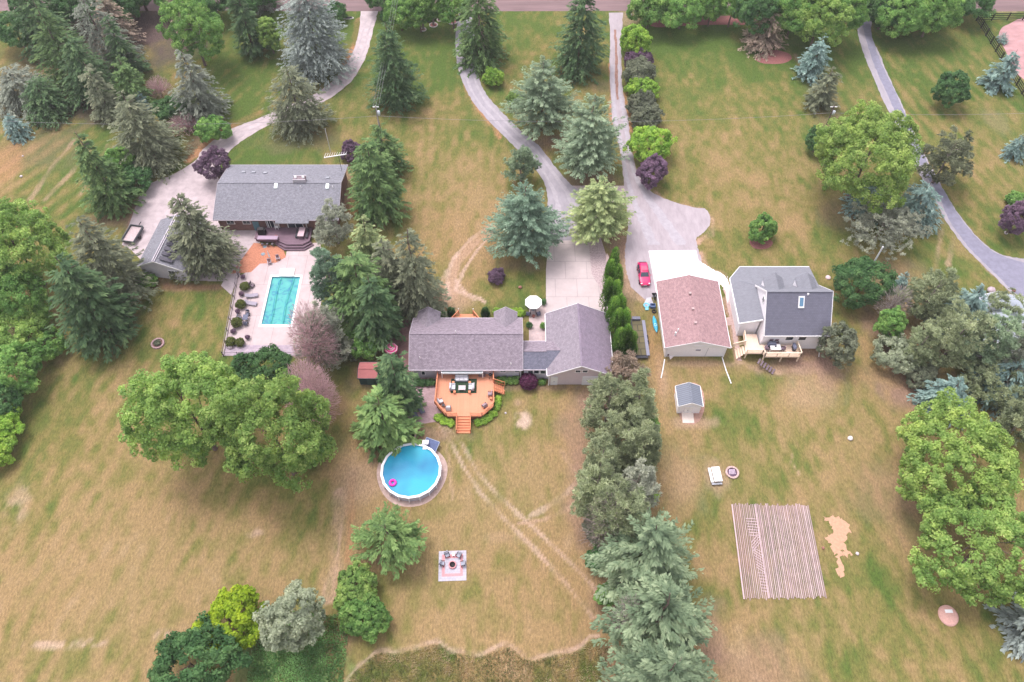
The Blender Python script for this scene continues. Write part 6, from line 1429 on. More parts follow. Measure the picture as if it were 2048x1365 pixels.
for px, py, lb_ in ((540, 528, 'small mauve chair at the foot of the closed parasol'), (557, 520, 'small mauve chair right of the closed parasol')):
    c = G(px, py); chair_proto(lb_, MATS['mauve_fabric'], GREYM, .5, 'mauve chairs near the diving end', (c.x, c.y, 0), radians(20))
c = G(461, 696); one('boulder', 'pale rock at the lower left corner of the pool patio', 'rock', MB().ball((c.x, c.y, .2), .38, jit=.12, sz=.7, rs=random.Random(3)), mat('rock', (.42, .36, .38), .9, .2, 3), (c.x, c.y, 0))
# purple deck furniture
c = G(523, 462, zk + .6); one('covered_barbecue', 'barbecue under a black cover on the purple deck', 'barbecue', MB().box(-.6, .6, -.4, .4, 0, .9).box(-.45, .45, -.32, .32, .9, 1.15), BLK, (c.x, c.y, zk), local=True)
c = G(536, 478, zk + .3); t = thing('storage_bench', 'long purple grey covered bench along the left edge of the purple deck', 'bench', (c.x, c.y, zk))
MB().box(-1.6, 1.6, -.35, .35, 0, .5).build('box', PURP, t, local=True); MB().box(-1.65, 1.65, -.4, .42, .502, .6).build('lid', mat('lid_purple', (.33, .24, .32), .6, .06, 3), t, local=True, bevel=.05)
for i, px in enumerate((525, 535, 545)):
    c = G(px, 487, .5); one('bar_stool', '%s round stool in front of the purple bench' % ['left', 'middle', 'right'][i], 'stool', MB().lathe((0, 0, 0), [(.15, 0), (.03, .05), (.03, .5), (.2, .52), (.2, .6), (0, .61)], 14), mat('stool_grey', (.20, .17, .20), .7, .1, 4), (c.x, c.y - .15, 0), 'stools in front of the purple bench', local=True)
c = G(553, 476, zk); one('clay_pot', 'small terracotta pot at the end of the purple bench', 'pot', MB().lathe((0, 0, 0), [(0, .01), (.2, 0), (.28, .4), (.22, .4), (.2, .3), (0, .3)], 14), mat('terracotta', (.28, .10, .08)), (c.x, c.y, zk), local=True)
c = G(603, 464, zk + .7); t = table('long pale picnic table on the purple deck', (c.x, c.y, zk), 1.0, 2.0, .74, mat('picnic_top', (.52, .38, .42), .7, .1, 3), DARK, rz=radians(-3))
for s, q in ((-.85, 'left'), (.85, 'right')): one('bench', 'dark bench on the %s of the picnic table' % q, 'bench', MB().box(-.15, .15, -.9, .9, .38, .44).box(-.12, .12, -.8, -.7, 0, .379).box(-.12, .12, .7, .8, 0, .379), DARK, (c.x + s, c.y, zk), 'benches at the picnic table', local=True)
c = G(553, 453, zk + .5); chair_proto('white chair near the door on the purple deck', WHITE, WHITE, .5, None, (c.x, c.y, zk), 0)

# ================================================================ ROUND POOL
c = G(822, 941, 1.2); rp_ = thing('round_pool', 'round above-ground pool with white rim and bright blue water', 'pool', (c.x, c.y, 0)); RR = 3.95; CX, CY = c.x, c.y
nseg = 18
def ring(rad, n_=nseg): return [(rad * cos(2 * pi * i / n_ + .17), rad * sin(2 * pi * i / n_ + .17)) for i in range(n_)]
wl = MB(); o_, i_ = ring(RR - .06), ring(RR - .12)
for k in range(nseg):
    j = (k + 1) % nseg
    wl.add([(*o_[k], 0), (*o_[j], 0), (*o_[j], 1.22), (*o_[k], 1.22)], [(0, 1, 2, 3)]); wl.add([(*i_[k], 0), (*i_[j], 0), (*i_[j], 1.22), (*i_[k], 1.22)], [(3, 2, 1, 0)])
wl.build('pool_wall', mat('pool_wall', (.50, .50, .60), .5, .08, 1.5), rp_, local=True)
rm = MB(); a_, b_ = ring(RR + .10), ring(RR - .22)
for k in range(nseg):
    j = (k + 1) % nseg
    rm.add([(*a_[k], 1.225), (*a_[j], 1.225), (*b_[j], 1.225), (*b_[k], 1.225), (*a_[k], 1.30), (*a_[j], 1.30), (*b_[j], 1.30), (*b_[k], 1.30)], [(4, 5, 6, 7), (3, 2, 1, 0), (0, 1, 5, 4), (2, 3, 7, 6)])
rm.build('rim', mat('rim_white', (.80, .80, .84), .4, .04, 2), rp_, local=True)
for k in range(nseg):
    x, y = a_[k]; MB().box(-.06, .06, -.06, .06, 0, 1.22).build('upright', MATS['rim_white'], rp_, local=True).location = (x * .985, y * .985, 0)
M_wat = bpy.data.materials.new('pool_blue'); M_wat.use_nodes = True
n = M_wat.node_tree; p = n.nodes['Principled BSDF']; p.inputs['Roughness'].default_value = .3; p.inputs['Specular IOR Level'].default_value = .12
tc = n.nodes.new('ShaderNodeTexCoord'); nz = n.nodes.new('ShaderNodeTexNoise'); nz.inputs['Scale'].default_value = .22; nz.inputs['Detail'].default_value = 2
rp = n.nodes.new('ShaderNodeValToRGB'); rp.color_ramp.elements[0].position = .28; rp.color_ramp.elements[1].position = .62
rp.color_ramp.elements[0].color = (.012, .15, .33, 1); rp.color_ramp.elements[1].color = (.025, .34, .48, 1)
n.links.new(tc.outputs['Object'], nz.inputs['Vector']); n.links.new(nz.outputs['Fac'], rp.inputs['Fac']); n.links.new(rp.outputs['Color'], p.inputs['Base Color'])
n2_ = n.nodes.new('ShaderNodeTexNoise'); n2_.inputs['Scale'].default_value = 4; bp = n.nodes.new('ShaderNodeBump'); bp.inputs['Strength'].default_value = .25; bp.inputs['Distance'].default_value = .05
n.links.new(tc.outputs['Object'], n2_.inputs['Vector']); n.links.new(n2_.outputs['Fac'], bp.inputs['Height']); n.links.new(bp.outputs['Normal'], p.inputs['Normal'])
MB().sheet(ring(RR - .125, nseg), 1.06).build('water', M_wat, rp_, local=True)
# steps
g = G(851, 886, 1.3); sx_, sy_ = g.x - CX, g.y - CY
MB().box(sx_ - .42, sx_ + .42, sy_ - .3, sy_ + .35, 1.302, 1.5).box(sx_ - .36, sx_ + .2, sy_ - .9, sy_ - .302, .7, 1.15).build('pool_steps', WHITE, rp_, local=True, bevel=.05)
structure('soil_ring', MB().sheet([(CX + (RR + .75) * cos(a) * (1 + .04 * sin(3 * a)), CY + (RR + .7) * sin(a)) for a in np.linspace(0, 2 * pi, 48, endpoint=False)], .016), mat('pale_soil', (.42, .31, .28), .95, .2, 2), 'ring of pale bare soil around the round pool')
g = G(784, 966, 1.15); one('swim_ring', 'hot pink inflatable ring floating in the round pool', 'float', MB().torus((0, 0, .12), .36, .17, 28, 10), mat('hot_pink', (.80, .03, .42), .35, .05, 3), (g.x + .1, g.y, 1.06), local=True)
g = G(862, 890, .7); mtt = thing('solar_panel_mat', 'slate blue mat on a pale frame against the round pool', 'mat', (g.x - .1, g.y - .3, 0), radians(-22))
MB().obox((0, 0, .72), (1, 0, 0), (0, 1, .25), (0, -.25, 1), .95, 1.0, .03).build('mat_surface', mat('mat_blue', (.10, .13, .25), .7, .12, 3), mtt, local=True)
MB().bar((-.98, -1, .45), (-.98, 1, .97), .06, .08).bar((.98, -1, .45), (.98, 1, .97), .06, .08).bar((-.98, 1.0, .97), (.98, 1.0, .97), .06, .08).bar((-.98, -1.0, .45), (.98, -1.0, .45), .06, .08).build('frame', mat('frame_blue', (.32, .38, .50), .6, .1, 3), mtt, local=True)
for x in (-.95, .95):
    for y, h_ in ((-.95, .44), (.95, .92)): MB().box(x - .03, x + .03, y - .03, y + .03, 0, h_).build('leg', MATS['frame_blue'], mtt, local=True)
g = G(820, 872, .5); pb = thing('pump_enclosure', 'open wooden box with black pool pumps behind the round pool', 'enclosure', (g.x, g.y, 0))
MB().box(-.8, .8, .55, .62, 0, 1.0).box(-.8, -.73, -.55, .549, 0, 1.0).box(.73, .8, -.55, .549, 0, 1.0).build('wooden_box', WOODP, pb, local=True)
MB().lathe((-.35, .0, 0), [(0, .01), (.3, 0), (.32, .6), (.15, .8), (0, .8)], 16).build('filter_tank', BLK, pb, local=True); MB().lathe((.35, .1, 0), [(0, .01), (.22, 0), (.22, .5), (0, .55)], 16).build('pump', BLK, pb, local=True)
# ================================================================ FIRE PIT SLAB
g = G(905, 1132); sl = thing('fire_pit_patio', 'square patio of pale slabs with pink bands on the lower lawn', 'patio', (g.x, g.y, 0), radians(2))
SW = brickmat('slab_pale', (.46, .44, .50), (.42, .40, .46), (.30, .28, .33), .4, .4, .012, mottle=.06)
SP = mat('slab_pink', (.56, .27, .29), .85, .1, 4)
MB().box(-1.72, 1.72, -1.9, 1.9, 0, .05).build('slab', SW, sl, local=True)
MB().box(-1.3, -.95, -1.35, 1.45, .051, .056).box(.95, 1.3, -1.35, 1.45, .051, .056).box(-.949, .949, -1.35, -.98, .051, .056).box(-.949, .949, .95, 1.45, .051, .0555).build('pink_band', SP, sl, local=True)
fpz = thing('fire_pit', 'round black fire pit in a pink block ring at the centre of the slab patio', 'fire pit', (g.x, g.y + .05, .056))
MB().lathe((0, 0, 0), [(.50, 0), (.50, .28), (.36, .28), (.36, .02)], 16, smooth=False).build('block_ring', SP, fpz, local=True)
MB().lathe((0, 0, .02), [(0, .05), (.2, .06), (.34, .22), (.35, .34), (.33, .34), (.3, .2)], 18).build('bowl', BLK, fpz, local=True)
for dx, dy, rz, q in ((-.72, 1.25, 25, 'upper left'), (.78, 1.2, -30, 'upper right'), (-1.25, .15, 80, 'left'), (1.3, .1, -80, 'right')):
    chair_proto('grey chair at the %s of the fire pit' % q, mat('chair_bluegrey', (.33, .35, .42), .8, .1, 4), BLK, .52, 'grey chairs around the fire pit', (g.x + dx, g.y + dy, .056), radians(rz))
table('small white table between the two upper fire pit chairs', (g.x + .08, g.y + 1.35, .056), .36, .45, .42, WHITE)

# ================================================================ PLANK PLATFORM
pa, pb_, pc_, pd_ = G(1463, 1010), G(1617, 1012), G(1653, 1194), G(1487, 1199)
pf = thing('plank_platform', 'large weathered platform of narrow pinkish boards lying on the lawn', 'platform', (*((pa + pc_) / 2)[:2], 0))
for k_ in range(2):
    bd = MB(); n_ = 46; r_ = random.Random(9 + k_)
    for i in range(n_):
        if i % 2 != k_: continue
        u = (i + .5) / n_; a = pa.lerp(pb_, u); b = pd_.lerp(pc_, u); e1, e2_ = r_.uniform(-.12, .25), r_.uniform(-.12, .25)
        d = (b - a).normalized(); z = .06 + (r_.random() * .05 if u > .3 else r_.random() * .015)
        bd.bar(a - d * e1 + Vector((0, 0, z)), b + d * e2_ + Vector((0, 0, z)), .135 * r_.uniform(.7, 1.2) if u > .3 else .10, .05)
    bd.build('boards', brickmat('boards_%d' % k_, ((.47, .365, .37), (.36, .27, .28))[k_], ((.44, .315, .33), (.33, .225, .245))[k_], (.3, .2, .22), 9.1 + k_, 3.9, .002, rot=pi / 2, mottle=.22, mscale=.8), pf)
cs = MB(); r_ = random.Random(5)
for i in range(26):
    v = .16 + .80 * i / 26; a = pa.lerp(pd_, v); b = pb_.lerp(pc_, v); p0 = a.lerp(b, .14 + .10 * v); p1 = a.lerp(b, .29 + .02 * v)
    sl_ = (-1.2 if 6 < i < 11 else .75 if 10 < i < 19 else .1) * .5
    cs.bar(p0 + Vector((0, sl_, .135)), p1 + Vector((0, -sl_, .135)), .07, .03)
cs.build('cross_slats', mat('slat_pale', (.56, .43, .45), .85, .15, 3), pf)
ur = MB()
for u in (0, .30): a = pa.lerp(pb_, u); b = pd_.lerp(pc_, u); ur.bar(a + Vector((0, 0, .1)), b + Vector((0, 0, .1)), .09, .12)
ur.build('side_beam', MATS['slat_pale'], pf)
# ================================================================ SMALL THINGS ON THE RIGHT LAWN
g = G(1429, 953); t = thing('folding_table', 'two white boards laid side by side as a bench near the stone fire ring', 'table', (g.x, g.y, 0), radians(4))
MB().box(-.78, -.42, -1.05, 1.05, .42, .5).build('board', WHITE, t, local=True); MB().box(-.35, .72, -1.05, 1.05, .62, .7).build('board', WHITE, t, local=True)
MB().box(-.7, .7, -1.35, -1.06, .25, .35).build('shelf', GREYM, t, local=True)
for x in (-.6, .55):
    for y in (-.9, .9): MB().box(x - .04, x + .04, y - .04, y + .04, 0, .41).build('leg', GREYM, t, local=True)
def fire_ring(px, py, r, label, inner, name='fire_ring', m=None):
    g = G(px, py); t = thing(name, label, 'fire ring', (g.x, g.y, 0)); st = MB(); n_ = 16; rr = random.Random(int(px))
    for i in range(n_):
        a = 2 * pi * i / n_; st.obox((r * cos(a), r * sin(a), .1), (cos(a), sin(a), 0), (-sin(a), cos(a), 0), (0, 0, 1), .12, pi * r / n_ * .92, .11 + rr.uniform(0, .02))
    st.build('stones', m or mat('ring_stone', (.50, .36, .34), .9, .25, 3), t, local=True)
    MB().lathe((0, 0, 0), [(0, .06), (r * .6, .05), (r - .1, .03)], 16).build('ash_bed', inner, t, local=True)
    return t
t = fire_ring(1464, 946, .78, 'round stone fire ring with pale logs right of the white boards', mat('ash', (.14, .09, .14), .9, .3, 5))
for i in range(5): MB().tube((-.4 + .18 * i, -.3, .12 + .03 * i), (-.3 + .15 * i, .4, .16 + .02 * i), .06).build('log', mat('log_pale', (.55, .45, .55), .8, .2, 4), t, local=True)
t = fire_ring(316, 688, .85, 'ring planter with a tuft of plants on the left lawn', mat('planter_soil', (.20, .11, .09), .95, .3, 5), 'ring_planter', mat('ring_mauve', (.36, .24, .25), .9, .2, 3))
leaves('foliage_mesh', *g_broad(.45, .3, .3, 71, leaf=.1), F_['olive'], t, 'foliage')
g = G(1700, 878); one('boulder', 'small white rock on the right lawn below the white house', 'rock', MB().ball((0, 0, .15), .36, jit=.15, sz=.6, rs=random.Random(6)), mat('rock_white', (.66, .60, .60), .9, .1, 3), (g.x, g.y, 0), local=True)
g = G(1981, 583); one('boulder', 'rounded pink boulder near the asphalt drive', 'rock', MB().ball((0, 0, .3), .62, jit=.06, sz=.75, rs=random.Random(8)), mat('rock_pink', (.46, .37, .41), .9, .15, 2), (g.x, g.y, 0), local=True)
for px, py, s, lb_ in ((2027, 582, .3, 'small rock on the verge of the asphalt drive'), (43, 354, .25, 'small pale rock on the upper left lawn'), (46, 313, .16, 'tiny pale rock under the grey-green spruce'), (1646, 1097, .2, 'small grey rock between the platform and the sand'), (1714, 1108, .22, 'small white rock right of the sand'), (1040, 576, .3, 'brown stump on the lawn above the parasol'), (1011, 827, .17, 'small pale stone on the lawn right of the orange deck'), (2011, 467, .3, 'mauve rock below the dark purple tree')):
    g = G(px, py); one('small_rock', lb_, 'rock', MB().ball((0, 0, s * .5), s, 10, 6, jit=.2, sz=.6, rs=random.Random(px)), mat('rock_%d' % (px % 3), [(.45, .40, .42), (.58, .52, .54), (.30, .14, .11)][(px % 3) if px != 1040 else 2], .9, .2, 3), (g.x, g.y, 0), local=True)
g = G(1896, 1232); t = thing('tree_stump', 'flat round pinkish stump disc with a white board on it at the lower right', 'stump', (g.x, g.y, 0))
MB().lathe((0, 0, 0), [(1.15, 0), (1.12, .22), (.9, .26), (0, .27)], 28, sy=1.1).build('stump_disc', mat('stump', (.56, .33, .29), .9, .12, 4), t, local=True)
MB().box(-.35, .55, .25, .65, .29, .34).build('board', WHITE, t, local=True)
# black ramp trailer beside the cedars
g = G(1277, 678); t = thing('flatbed_trailer', 'long low dark trailer with a grey side board beside the cedar row', 'trailer', (g.x, g.y, 0), radians(1))
MB().box(-.75, .75, -3.3, 3.3, .42, .5).build('bed', brickmat('bed_boards', (.15, .13, .07), (.12, .105, .06), (.06, .05, .04), 3, 1.1, .06, mottle=.2), t, local=True)
MB().box(.76, 1.22, -3.4, 3.0, .52, .60).build('side_board', mat('board_grey', (.24, .24, .31), .6, .08, 3), t, local=True)
MB().box(-.92, -.76, -3.3, 3.3, .44, .58).box(.98, 1.1, -3.4, 3.0, .3, .51).build('frame', DARK, t, local=True)
MB().box(-.7, .5, 3.0, 3.5, .52, .9).build('toolbox', mat('toolbox', (.16, .16, .22), .5, .1, 3), t, local=True)
MB().box(-.85, .95, -3.75, -3.32, .3, .45).build('tail_ramp', DARK, t, local=True)
for y in (-.9, .1):
    for x in (-1.0, 1.28): MB().tube((x - .1, y, .32), (x + .1, y, .32), .32, n=18).build('wheel', BLK, t, local=True)
# utility trailer by the left garage
g = G(268, 474); t = thing('utility_trailer', 'small open utility trailer parked beside the left garage', 'trailer', (g.x, g.y, 0), radians(-10))
MB().box(-1.0, 1.0, -1.7, 1.7, .5, .58).build('bed', mat('bed_pale', (.50, .40, .41), .8, .12, 3), t, local=True)
MB().box(-1.12, -1.02, -1.8, 1.8, .45, .95).box(1.02, 1.12, -1.8, 1.8, .45, .95).box(-1.018, 1.018, -1.82, -1.72, .45, .95).box(-1.018, 1.018, 1.72, 1.82, .45, .95).build('side_rails', mat('rail_dark', (.09, .10, .11), .6, .1, 3), t, local=True)
MB().bar((0, 1.8, .45), (.0, 3.0, .45), .1, .1).build('drawbar', DARK, t, local=True)
for x in (-1.25, 1.25): MB().tube((x - .11, -.2, .33), (x + .11, -.2, .33), .33, n=18).build('wheel', BLK, t, local=True)
# motorcycle partly under the pine
g = G(1161, 390); t = thing('motorcycle', 'black and white motorcycle half hidden by the yellowish pine', 'motorcycle', (g.x, g.y, 0), radians(12))
for y in (-.7, .7): MB().torus((0, 0, 0), .28, .07, 20, 8).build('wheel', BLK, t, local=True).location = (0, y, .33)
for o in [c for c in t.children]: o.rotation_euler = (0, pi / 2, 0)
MB().box(-.14, .14, -.5, .3, .45, .82).build('body', BLK, t, local=True, bevel=.06); MB().box(-.17, .17, .1, .5, .70, .95).build('fuel_tank', WHITE, t, local=True, bevel=.07)
MB().box(-.14, .14, -.75, .05, .83, .92).build('saddle', BLK, t, local=True, bevel=.03); MB().tube((-.38, .55, 1.05), (.38, .55, 1.05), .02).tube((0, .7, .33), (0, .5, 1.05), .03).build('handlebar', GREYM, t, local=True)
# ================================================================ PINK CAR
g = G(1287, 552); car = thing('parked_car', 'bright pink-red hatchback parked on the gravel beside the white pad', 'car', (g.x - .05, g.y - .1, 0), radians(181.5))
PAINT = mat('car_paint', (.58, .012, .12), .3, .04, 1, spec=.6)
# profile along y (nose +y locally), half widths; sections of (y, z_low, z_belt, z_roof, half_w_low, half_w_roof)
secs = [(-2.22, .38, .78, .80, .66, .60), (-2.12, .30, .92, 1.02, .78, .62), (-1.75, .26, .98, 1.36, .86, .60), (-1.2, .24, .98, 1.47, .89, .60), (-.4, .24, .97, 1.50, .90, .61), (.2, .24, .95, 1.44, .90, .60), (.75, .24, .93, 1.10, .89, .62), (1.0, .24, .92, .96, .88, .64), (1.6, .26, .84, .88, .86, .62), (2.0, .28, .74, .78, .80, .56), (2.24, .36, .60, .64, .66, .48)]
bd = MB(); vs = []
for (y, z0, zb_c, zt, hw_, hr) in secs:
    ring_ = [(-hw_ * .92, z0), (-hw_, (z0 + zb_c) / 2), (-hw_ * .96, zb_c), (-hr, zt - .03), (-hr * .6, zt), (hr * .6, zt), (hr, zt - .03), (hw_ * .96, zb_c), (hw_, (z0 + zb_c) / 2), (hw_ * .92, z0)]
    vs += [(x, y, z) for x, z in ring_]
fs = []
ns_ = len(secs); m_ = 10
for i in range(ns_ - 1):
    for k in range(m_): fs.append((i * m_ + k, i * m_ + (k + 1) % m_, (i + 1) * m_ + (k + 1) % m_, (i + 1) * m_ + k))
fs += [tuple(range(m_)), tuple(range((ns_ - 1) * m_ + m_ - 1, (ns_ - 1) * m_ - 1, -1))]
bd.add(vs, fs, True); body = bd.build('body', PAINT, car, local=True)
sm = body.modifiers.new('sub', 'SUBSURF'); sm.levels = 1; sm.render_levels = 2
CG = mat('car_glass', (.03, .05, .07), .08, .15, 1, spec=.9)
def cpan(name, pts, m, th=.015):
    a, b, c, d = [Vector(p) for p in pts]; nn = (b - a).cross(d - a).normalized(); nn = nn if nn.z > 0 or abs(nn.z) < .2 else -nn
    v = [p + nn * .02 for p in (a, b, c, d)] + [p + nn * (.02 - th) for p in (a, b, c, d)]
    return MB().add(v, [(0, 1, 2, 3), (7, 6, 5, 4), (0, 4, 5, 1), (1, 5, 6, 2), (2, 6, 7, 3), (3, 7, 4, 0)]).build(name, m, car, local=True)
cpan('windscreen', [(-.56, .33, 1.38), (.56, .33, 1.38), (.66, .93, .99), (-.66, .93, .99)], CG)
cpan('rear_window', [(.54, -1.72, 1.36), (-.54, -1.72, 1.36), (-.60, -2.10, 1.06), (.60, -2.10, 1.06)], CG)
for s in (-1, 1):
    w_ = MB()
    for (ya, yb2) in ((-1.45, -.55), (-.48, .30)): w_.add([(s * .885, ya, 1.0), (s * .895, yb2, .99), (s * .66, yb2 - .05, 1.38), (s * .65, ya + .05, 1.38)], [(0, 1, 2, 3)] if s > 0 else [(3, 2, 1, 0)])
    w_.v = [(x + s * .012, y, z) for x, y, z in w_.v]
    w_.build('side_window', CG, car, local=True)
    MB().box(s * .60 - .14, s * .60 + .14, 1.98, 2.14, .64, .76).build('headlight', mat('lamp_glass', (.75, .75, .78), .15, .05, 1), car, local=True, bevel=.03)
    MB().box(s * .62 - .12, s * .62 + .12, -2.2, -2.12, .70, .85).build('tail_light', mat('tail_red', (.4, .01, .02), .3, .05, 1), car, local=True)
    MB().box(s * .98 - .07, s * .98 + .07, .55, .68, .95, 1.06).build('mirror', PAINT, car, local=True, bevel=.02)
    for y in (-1.35, 1.38):
        wh = MB().tube((s * .72, y, .32), (s * .91, y, .32), .32, n=22).build('wheel', BLK, car, local=True); MB().tube((s * .912, y, .32), (s * .925, y, .32), .19, n=14).build('rim', GREYM, wh, local=True)
MB().box(-.24, .24, 2.19, 2.26, .42, .52).build('number_plate', WHITE, car, local=True)
MB().box(-.5, .5, -.9, .0, 1.495, 1.515).build('roof_highlight', mat('roof_sheen', (.62, .10, .18), .2, .05, 1), car, local=True)  # paler sheet on the roof: a sheen put into its colour
# ================================================================ CLUTTER ALONG THE BROWN-ROOFED GARAGE
g = G(1297, 606); one('tarpaulin', 'grey crumpled sheet on the ground below the pink-red car', 'sheet', MB().add([(-.9, -.5, .03), (-.2, .9, .12), (.5, 1.1, .05), (.7, -.2, .15), (.2, -.8, .04), (0, 0, .3)], [(0, 5, 1), (1, 5, 2), (2, 5, 3), (3, 5, 4), (4, 5, 0)]), mat('tarp_grey', (.46, .45, .50), .6, .1, 2), (g.x, g.y, .0), local=True)
g = G(1294, 612); one('pool_float', 'light blue inflatable lying left of the grey sheet', 'float', MB().torus((0, 0, .12), .38, .13, 20, 8).obox((0, -.6, .1), (1, 0, 0), (0, 1, 0), (0, 0, 1), .25, .3, .08), mat('float_blue', (.20, .55, .68), .4, .1, 3), (g.x - .1, g.y, 0), local=True)
g = G(1310, 650); t = thing('kayak', 'bright cyan kayak lying along the garage wall', 'kayak', (g.x, g.y, 0), radians(3))
kv = MB(); 
for i in range(13):
    f = i / 12; hw_ = .36 * sin(pi * min(.97, max(.03, f))) ** .6; y = -1.5 + 3.0 * f
    kv.v += [(-hw_, y, .22), (-hw_ * .6, y, .02), (hw_ * .6, y, .02), (hw_, y, .22), (0, y, .30)]; kv.sm += []
for i in range(12):
    for k in range(5): kv.f.append((i * 5 + k, i * 5 + (k + 1) % 5, (i + 1) * 5 + (k + 1) % 5, (i + 1) * 5 + k)); kv.sm.append(True)
kv.build('hull', mat('kayak_cyan', (.06, .42, .62), .35, .08, 2), t, local=True)
MB().torus((0, 0, 0), .22, .04, 16, 6).build('cockpit', mat('cockpit_white', (.6, .75, .78), .4, .05, 2), t, local=True).location = (0, -.2, .29)
g = G(1308, 624); one('car_tyre', 'dark tyre lying between the blue crate and the cyan kayak', 'tyre', MB().torus((0, 0, .12), .26, .11, 20, 8), BLK, (g.x, g.y, 0), local=True)
g = G(1305, 614); one('plastic_crate', 'blue plastic crate beside the garage wall', 'crate', MB().box(-.4, .4, -.35, .35, 0, .06).box(-.4, -.34, -.35, .35, .061, .45).box(.34, .4, -.35, .35, .061, .45).box(-.338, .338, -.35, -.29, .061, .45).box(-.338, .338, .29, .35, .061, .45), mat('crate_blue', (.12, .18, .34), .6, .15, 3), (g.x, g.y, 0), local=True)
g = G(1308, 596); t = thing('wheelbarrow', 'black wheelbarrow leaning at the upper corner of the brown-roofed garage', 'wheelbarrow', (g.x, g.y, 0), radians(5))
MB().add([(-.35, -.4, .6), (.35, -.4, .6), (.35, .5, .6), (-.35, .5, .6), (-.2, -.2, .3), (.2, -.2, .3), (.2, .3, .3), (-.2, .3, .3)], [(0, 4, 5, 1), (1, 5, 6, 2), (2, 6, 7, 3), (3, 7, 4, 0), (4, 7, 6, 5)]).build('tray', BLK, t, local=True)
MB().tube((-.3, -1.1, .55), (-.15, .6, .3), .025).tube((.3, -1.1, .55), (.15, .6, .3), .025).build('handles', GREYM, t, local=True); MB().tube((-.05, .6, .2), (.05, .6, .2), .2, n=16).build('wheel', BLK, t, local=True)
# canoe standing by the cedars
g = G(1215, 520); one('paddle_board', 'slim pale board lying at the top of the cedar row', 'board', MB().prism([(0, 1.3), (.2, .8), (.26, 0), (.2, -1.0), (-.2, -1.0), (-.26, 0), (-.2, .8)], 0, .12), mat('board_pale', (.62, .46, .44), .6, .08, 2), (g.x, g.y, 0), local=True)
# ================================================================ CREAM DECK FURNITURE
g = G(1551, 694, dz + .7); table('white table with a dark centre on the cream deck', (g.x, g.y, dz), 1.5, 1.0, .72, WHITE, GREYM)
one('bowl', 'small dark bowl on the white table of the cream deck', 'bowl', MB().lathe((0, 0, 0), [(0, .01), (.08, 0), (.14, .08), (.11, .08), (0, .03)], 12), DARK, (g.x, g.y, dz + .72), local=True)
for dx, dy, rz, q in ((-1.1, -.1, 90, 'left of'), (1.1, -.1, -90, 'right of'), (-.4, .85, 0, 'above left of'), (.4, .85, 0, 'above right of')):
    chair_proto('dark chair %s the white table on the cream deck' % q, mat('chair_mauve', (.20, .14, .18), .9, .1, 4), DARK, .5, 'dark chairs around the white table', (g.x + dx, g.y + dy, dz), radians(rz))
g = G(1589, 694, dz + .6); t = thing('gas_barbecue', 'dark oval gas barbecue at the right railing of the cream deck', 'barbecue', (g.x, g.y, dz), radians(90))
MB().lathe((0, 0, .45), [(0, 0), (.5, .05), (.62, .3), (.5, .5), (0, .58)], 20, sy=.5).build('lid', FABG, t, local=True); MB().box(-.4, .4, -.2, .2, 0, .449).build('cabinet', DARK, t, local=True)
g = G(1541, 679, dz + .5); one('covered_barbecue', 'dark covered grill against the white house wall on the cream deck', 'barbecue', MB().box(-.6, .6, -.3, .3, 0, .8).box(-.5, .5, -.25, .25, .8, 1.0), FABG, (g.x, 65.2, dz), local=True)
g = G(1567, 691, dz + .5); one('patio_heater', 'low round brownish stool right of the white table', 'stool', MB().lathe((0, 0, 0), [(0, .01), (.25, 0), (.2, .3), (.28, .42), (0, .44)], 14), mat('stool_brown', (.34, .22, .20), .8, .1, 3), (g.x, g.y - .3, dz), local=True)
g = G(1634, 683); one('drain_spout', 'white downpipe standing at the back corner of the white house', 'pipe', MB().path([(0, 0, 2.6), (.05, -.1, 1.5), (.1, -1.0, .15)], .06, 8), WHITE, (dx1 - .8, 65.3, 0), local=True)
g = G(1478, 541); one('flag_pole', 'short white post at the front left corner of the white house', 'post', MB().tube((0, 0, 0), (0, 0, 3.2), .05), WHITE, (33.0, 77.0, 2.2), local=True).location.z = 0
g = G(1656, 556); one('well_cover', 'pale pinkish cover on the grass right of the white house', 'cover', MB().lathe((0, 0, 0), [(.4, 0), (.4, .15), (.3, .2), (0, .2)], 14), mat('cover_pink', (.62, .48, .50), .8, .1, 3), (g.x, g.y, 0), local=True)

# ================================================================ BLACK FENCE
bf = thing('board_fence', 'black four-board horse fence turning a corner at the top right', 'fence', (G(1951, 40).x, G(1951, 40).y, 0))
A_, B_, C_ = G(1952, 42), G(2075, 40), G(2065, 225)
for u, v in ((A_, B_), (A_, C_)):
    L = (v - u).length
    for k in range(4): MB().bar(u + Vector((0, 0, .3 + .42 * k)), v + Vector((0, 0, .3 + .42 * k)), .05, .15).build('board', BLK, bf)
    n_ = int(L / 2.6)
    for k in range(n_ + 1): q = u.lerp(v, k / n_); MB().box(q.x - .09, q.x + .09, q.y - .09, q.y + .09, 0, 1.75).build('post', BLK, bf)
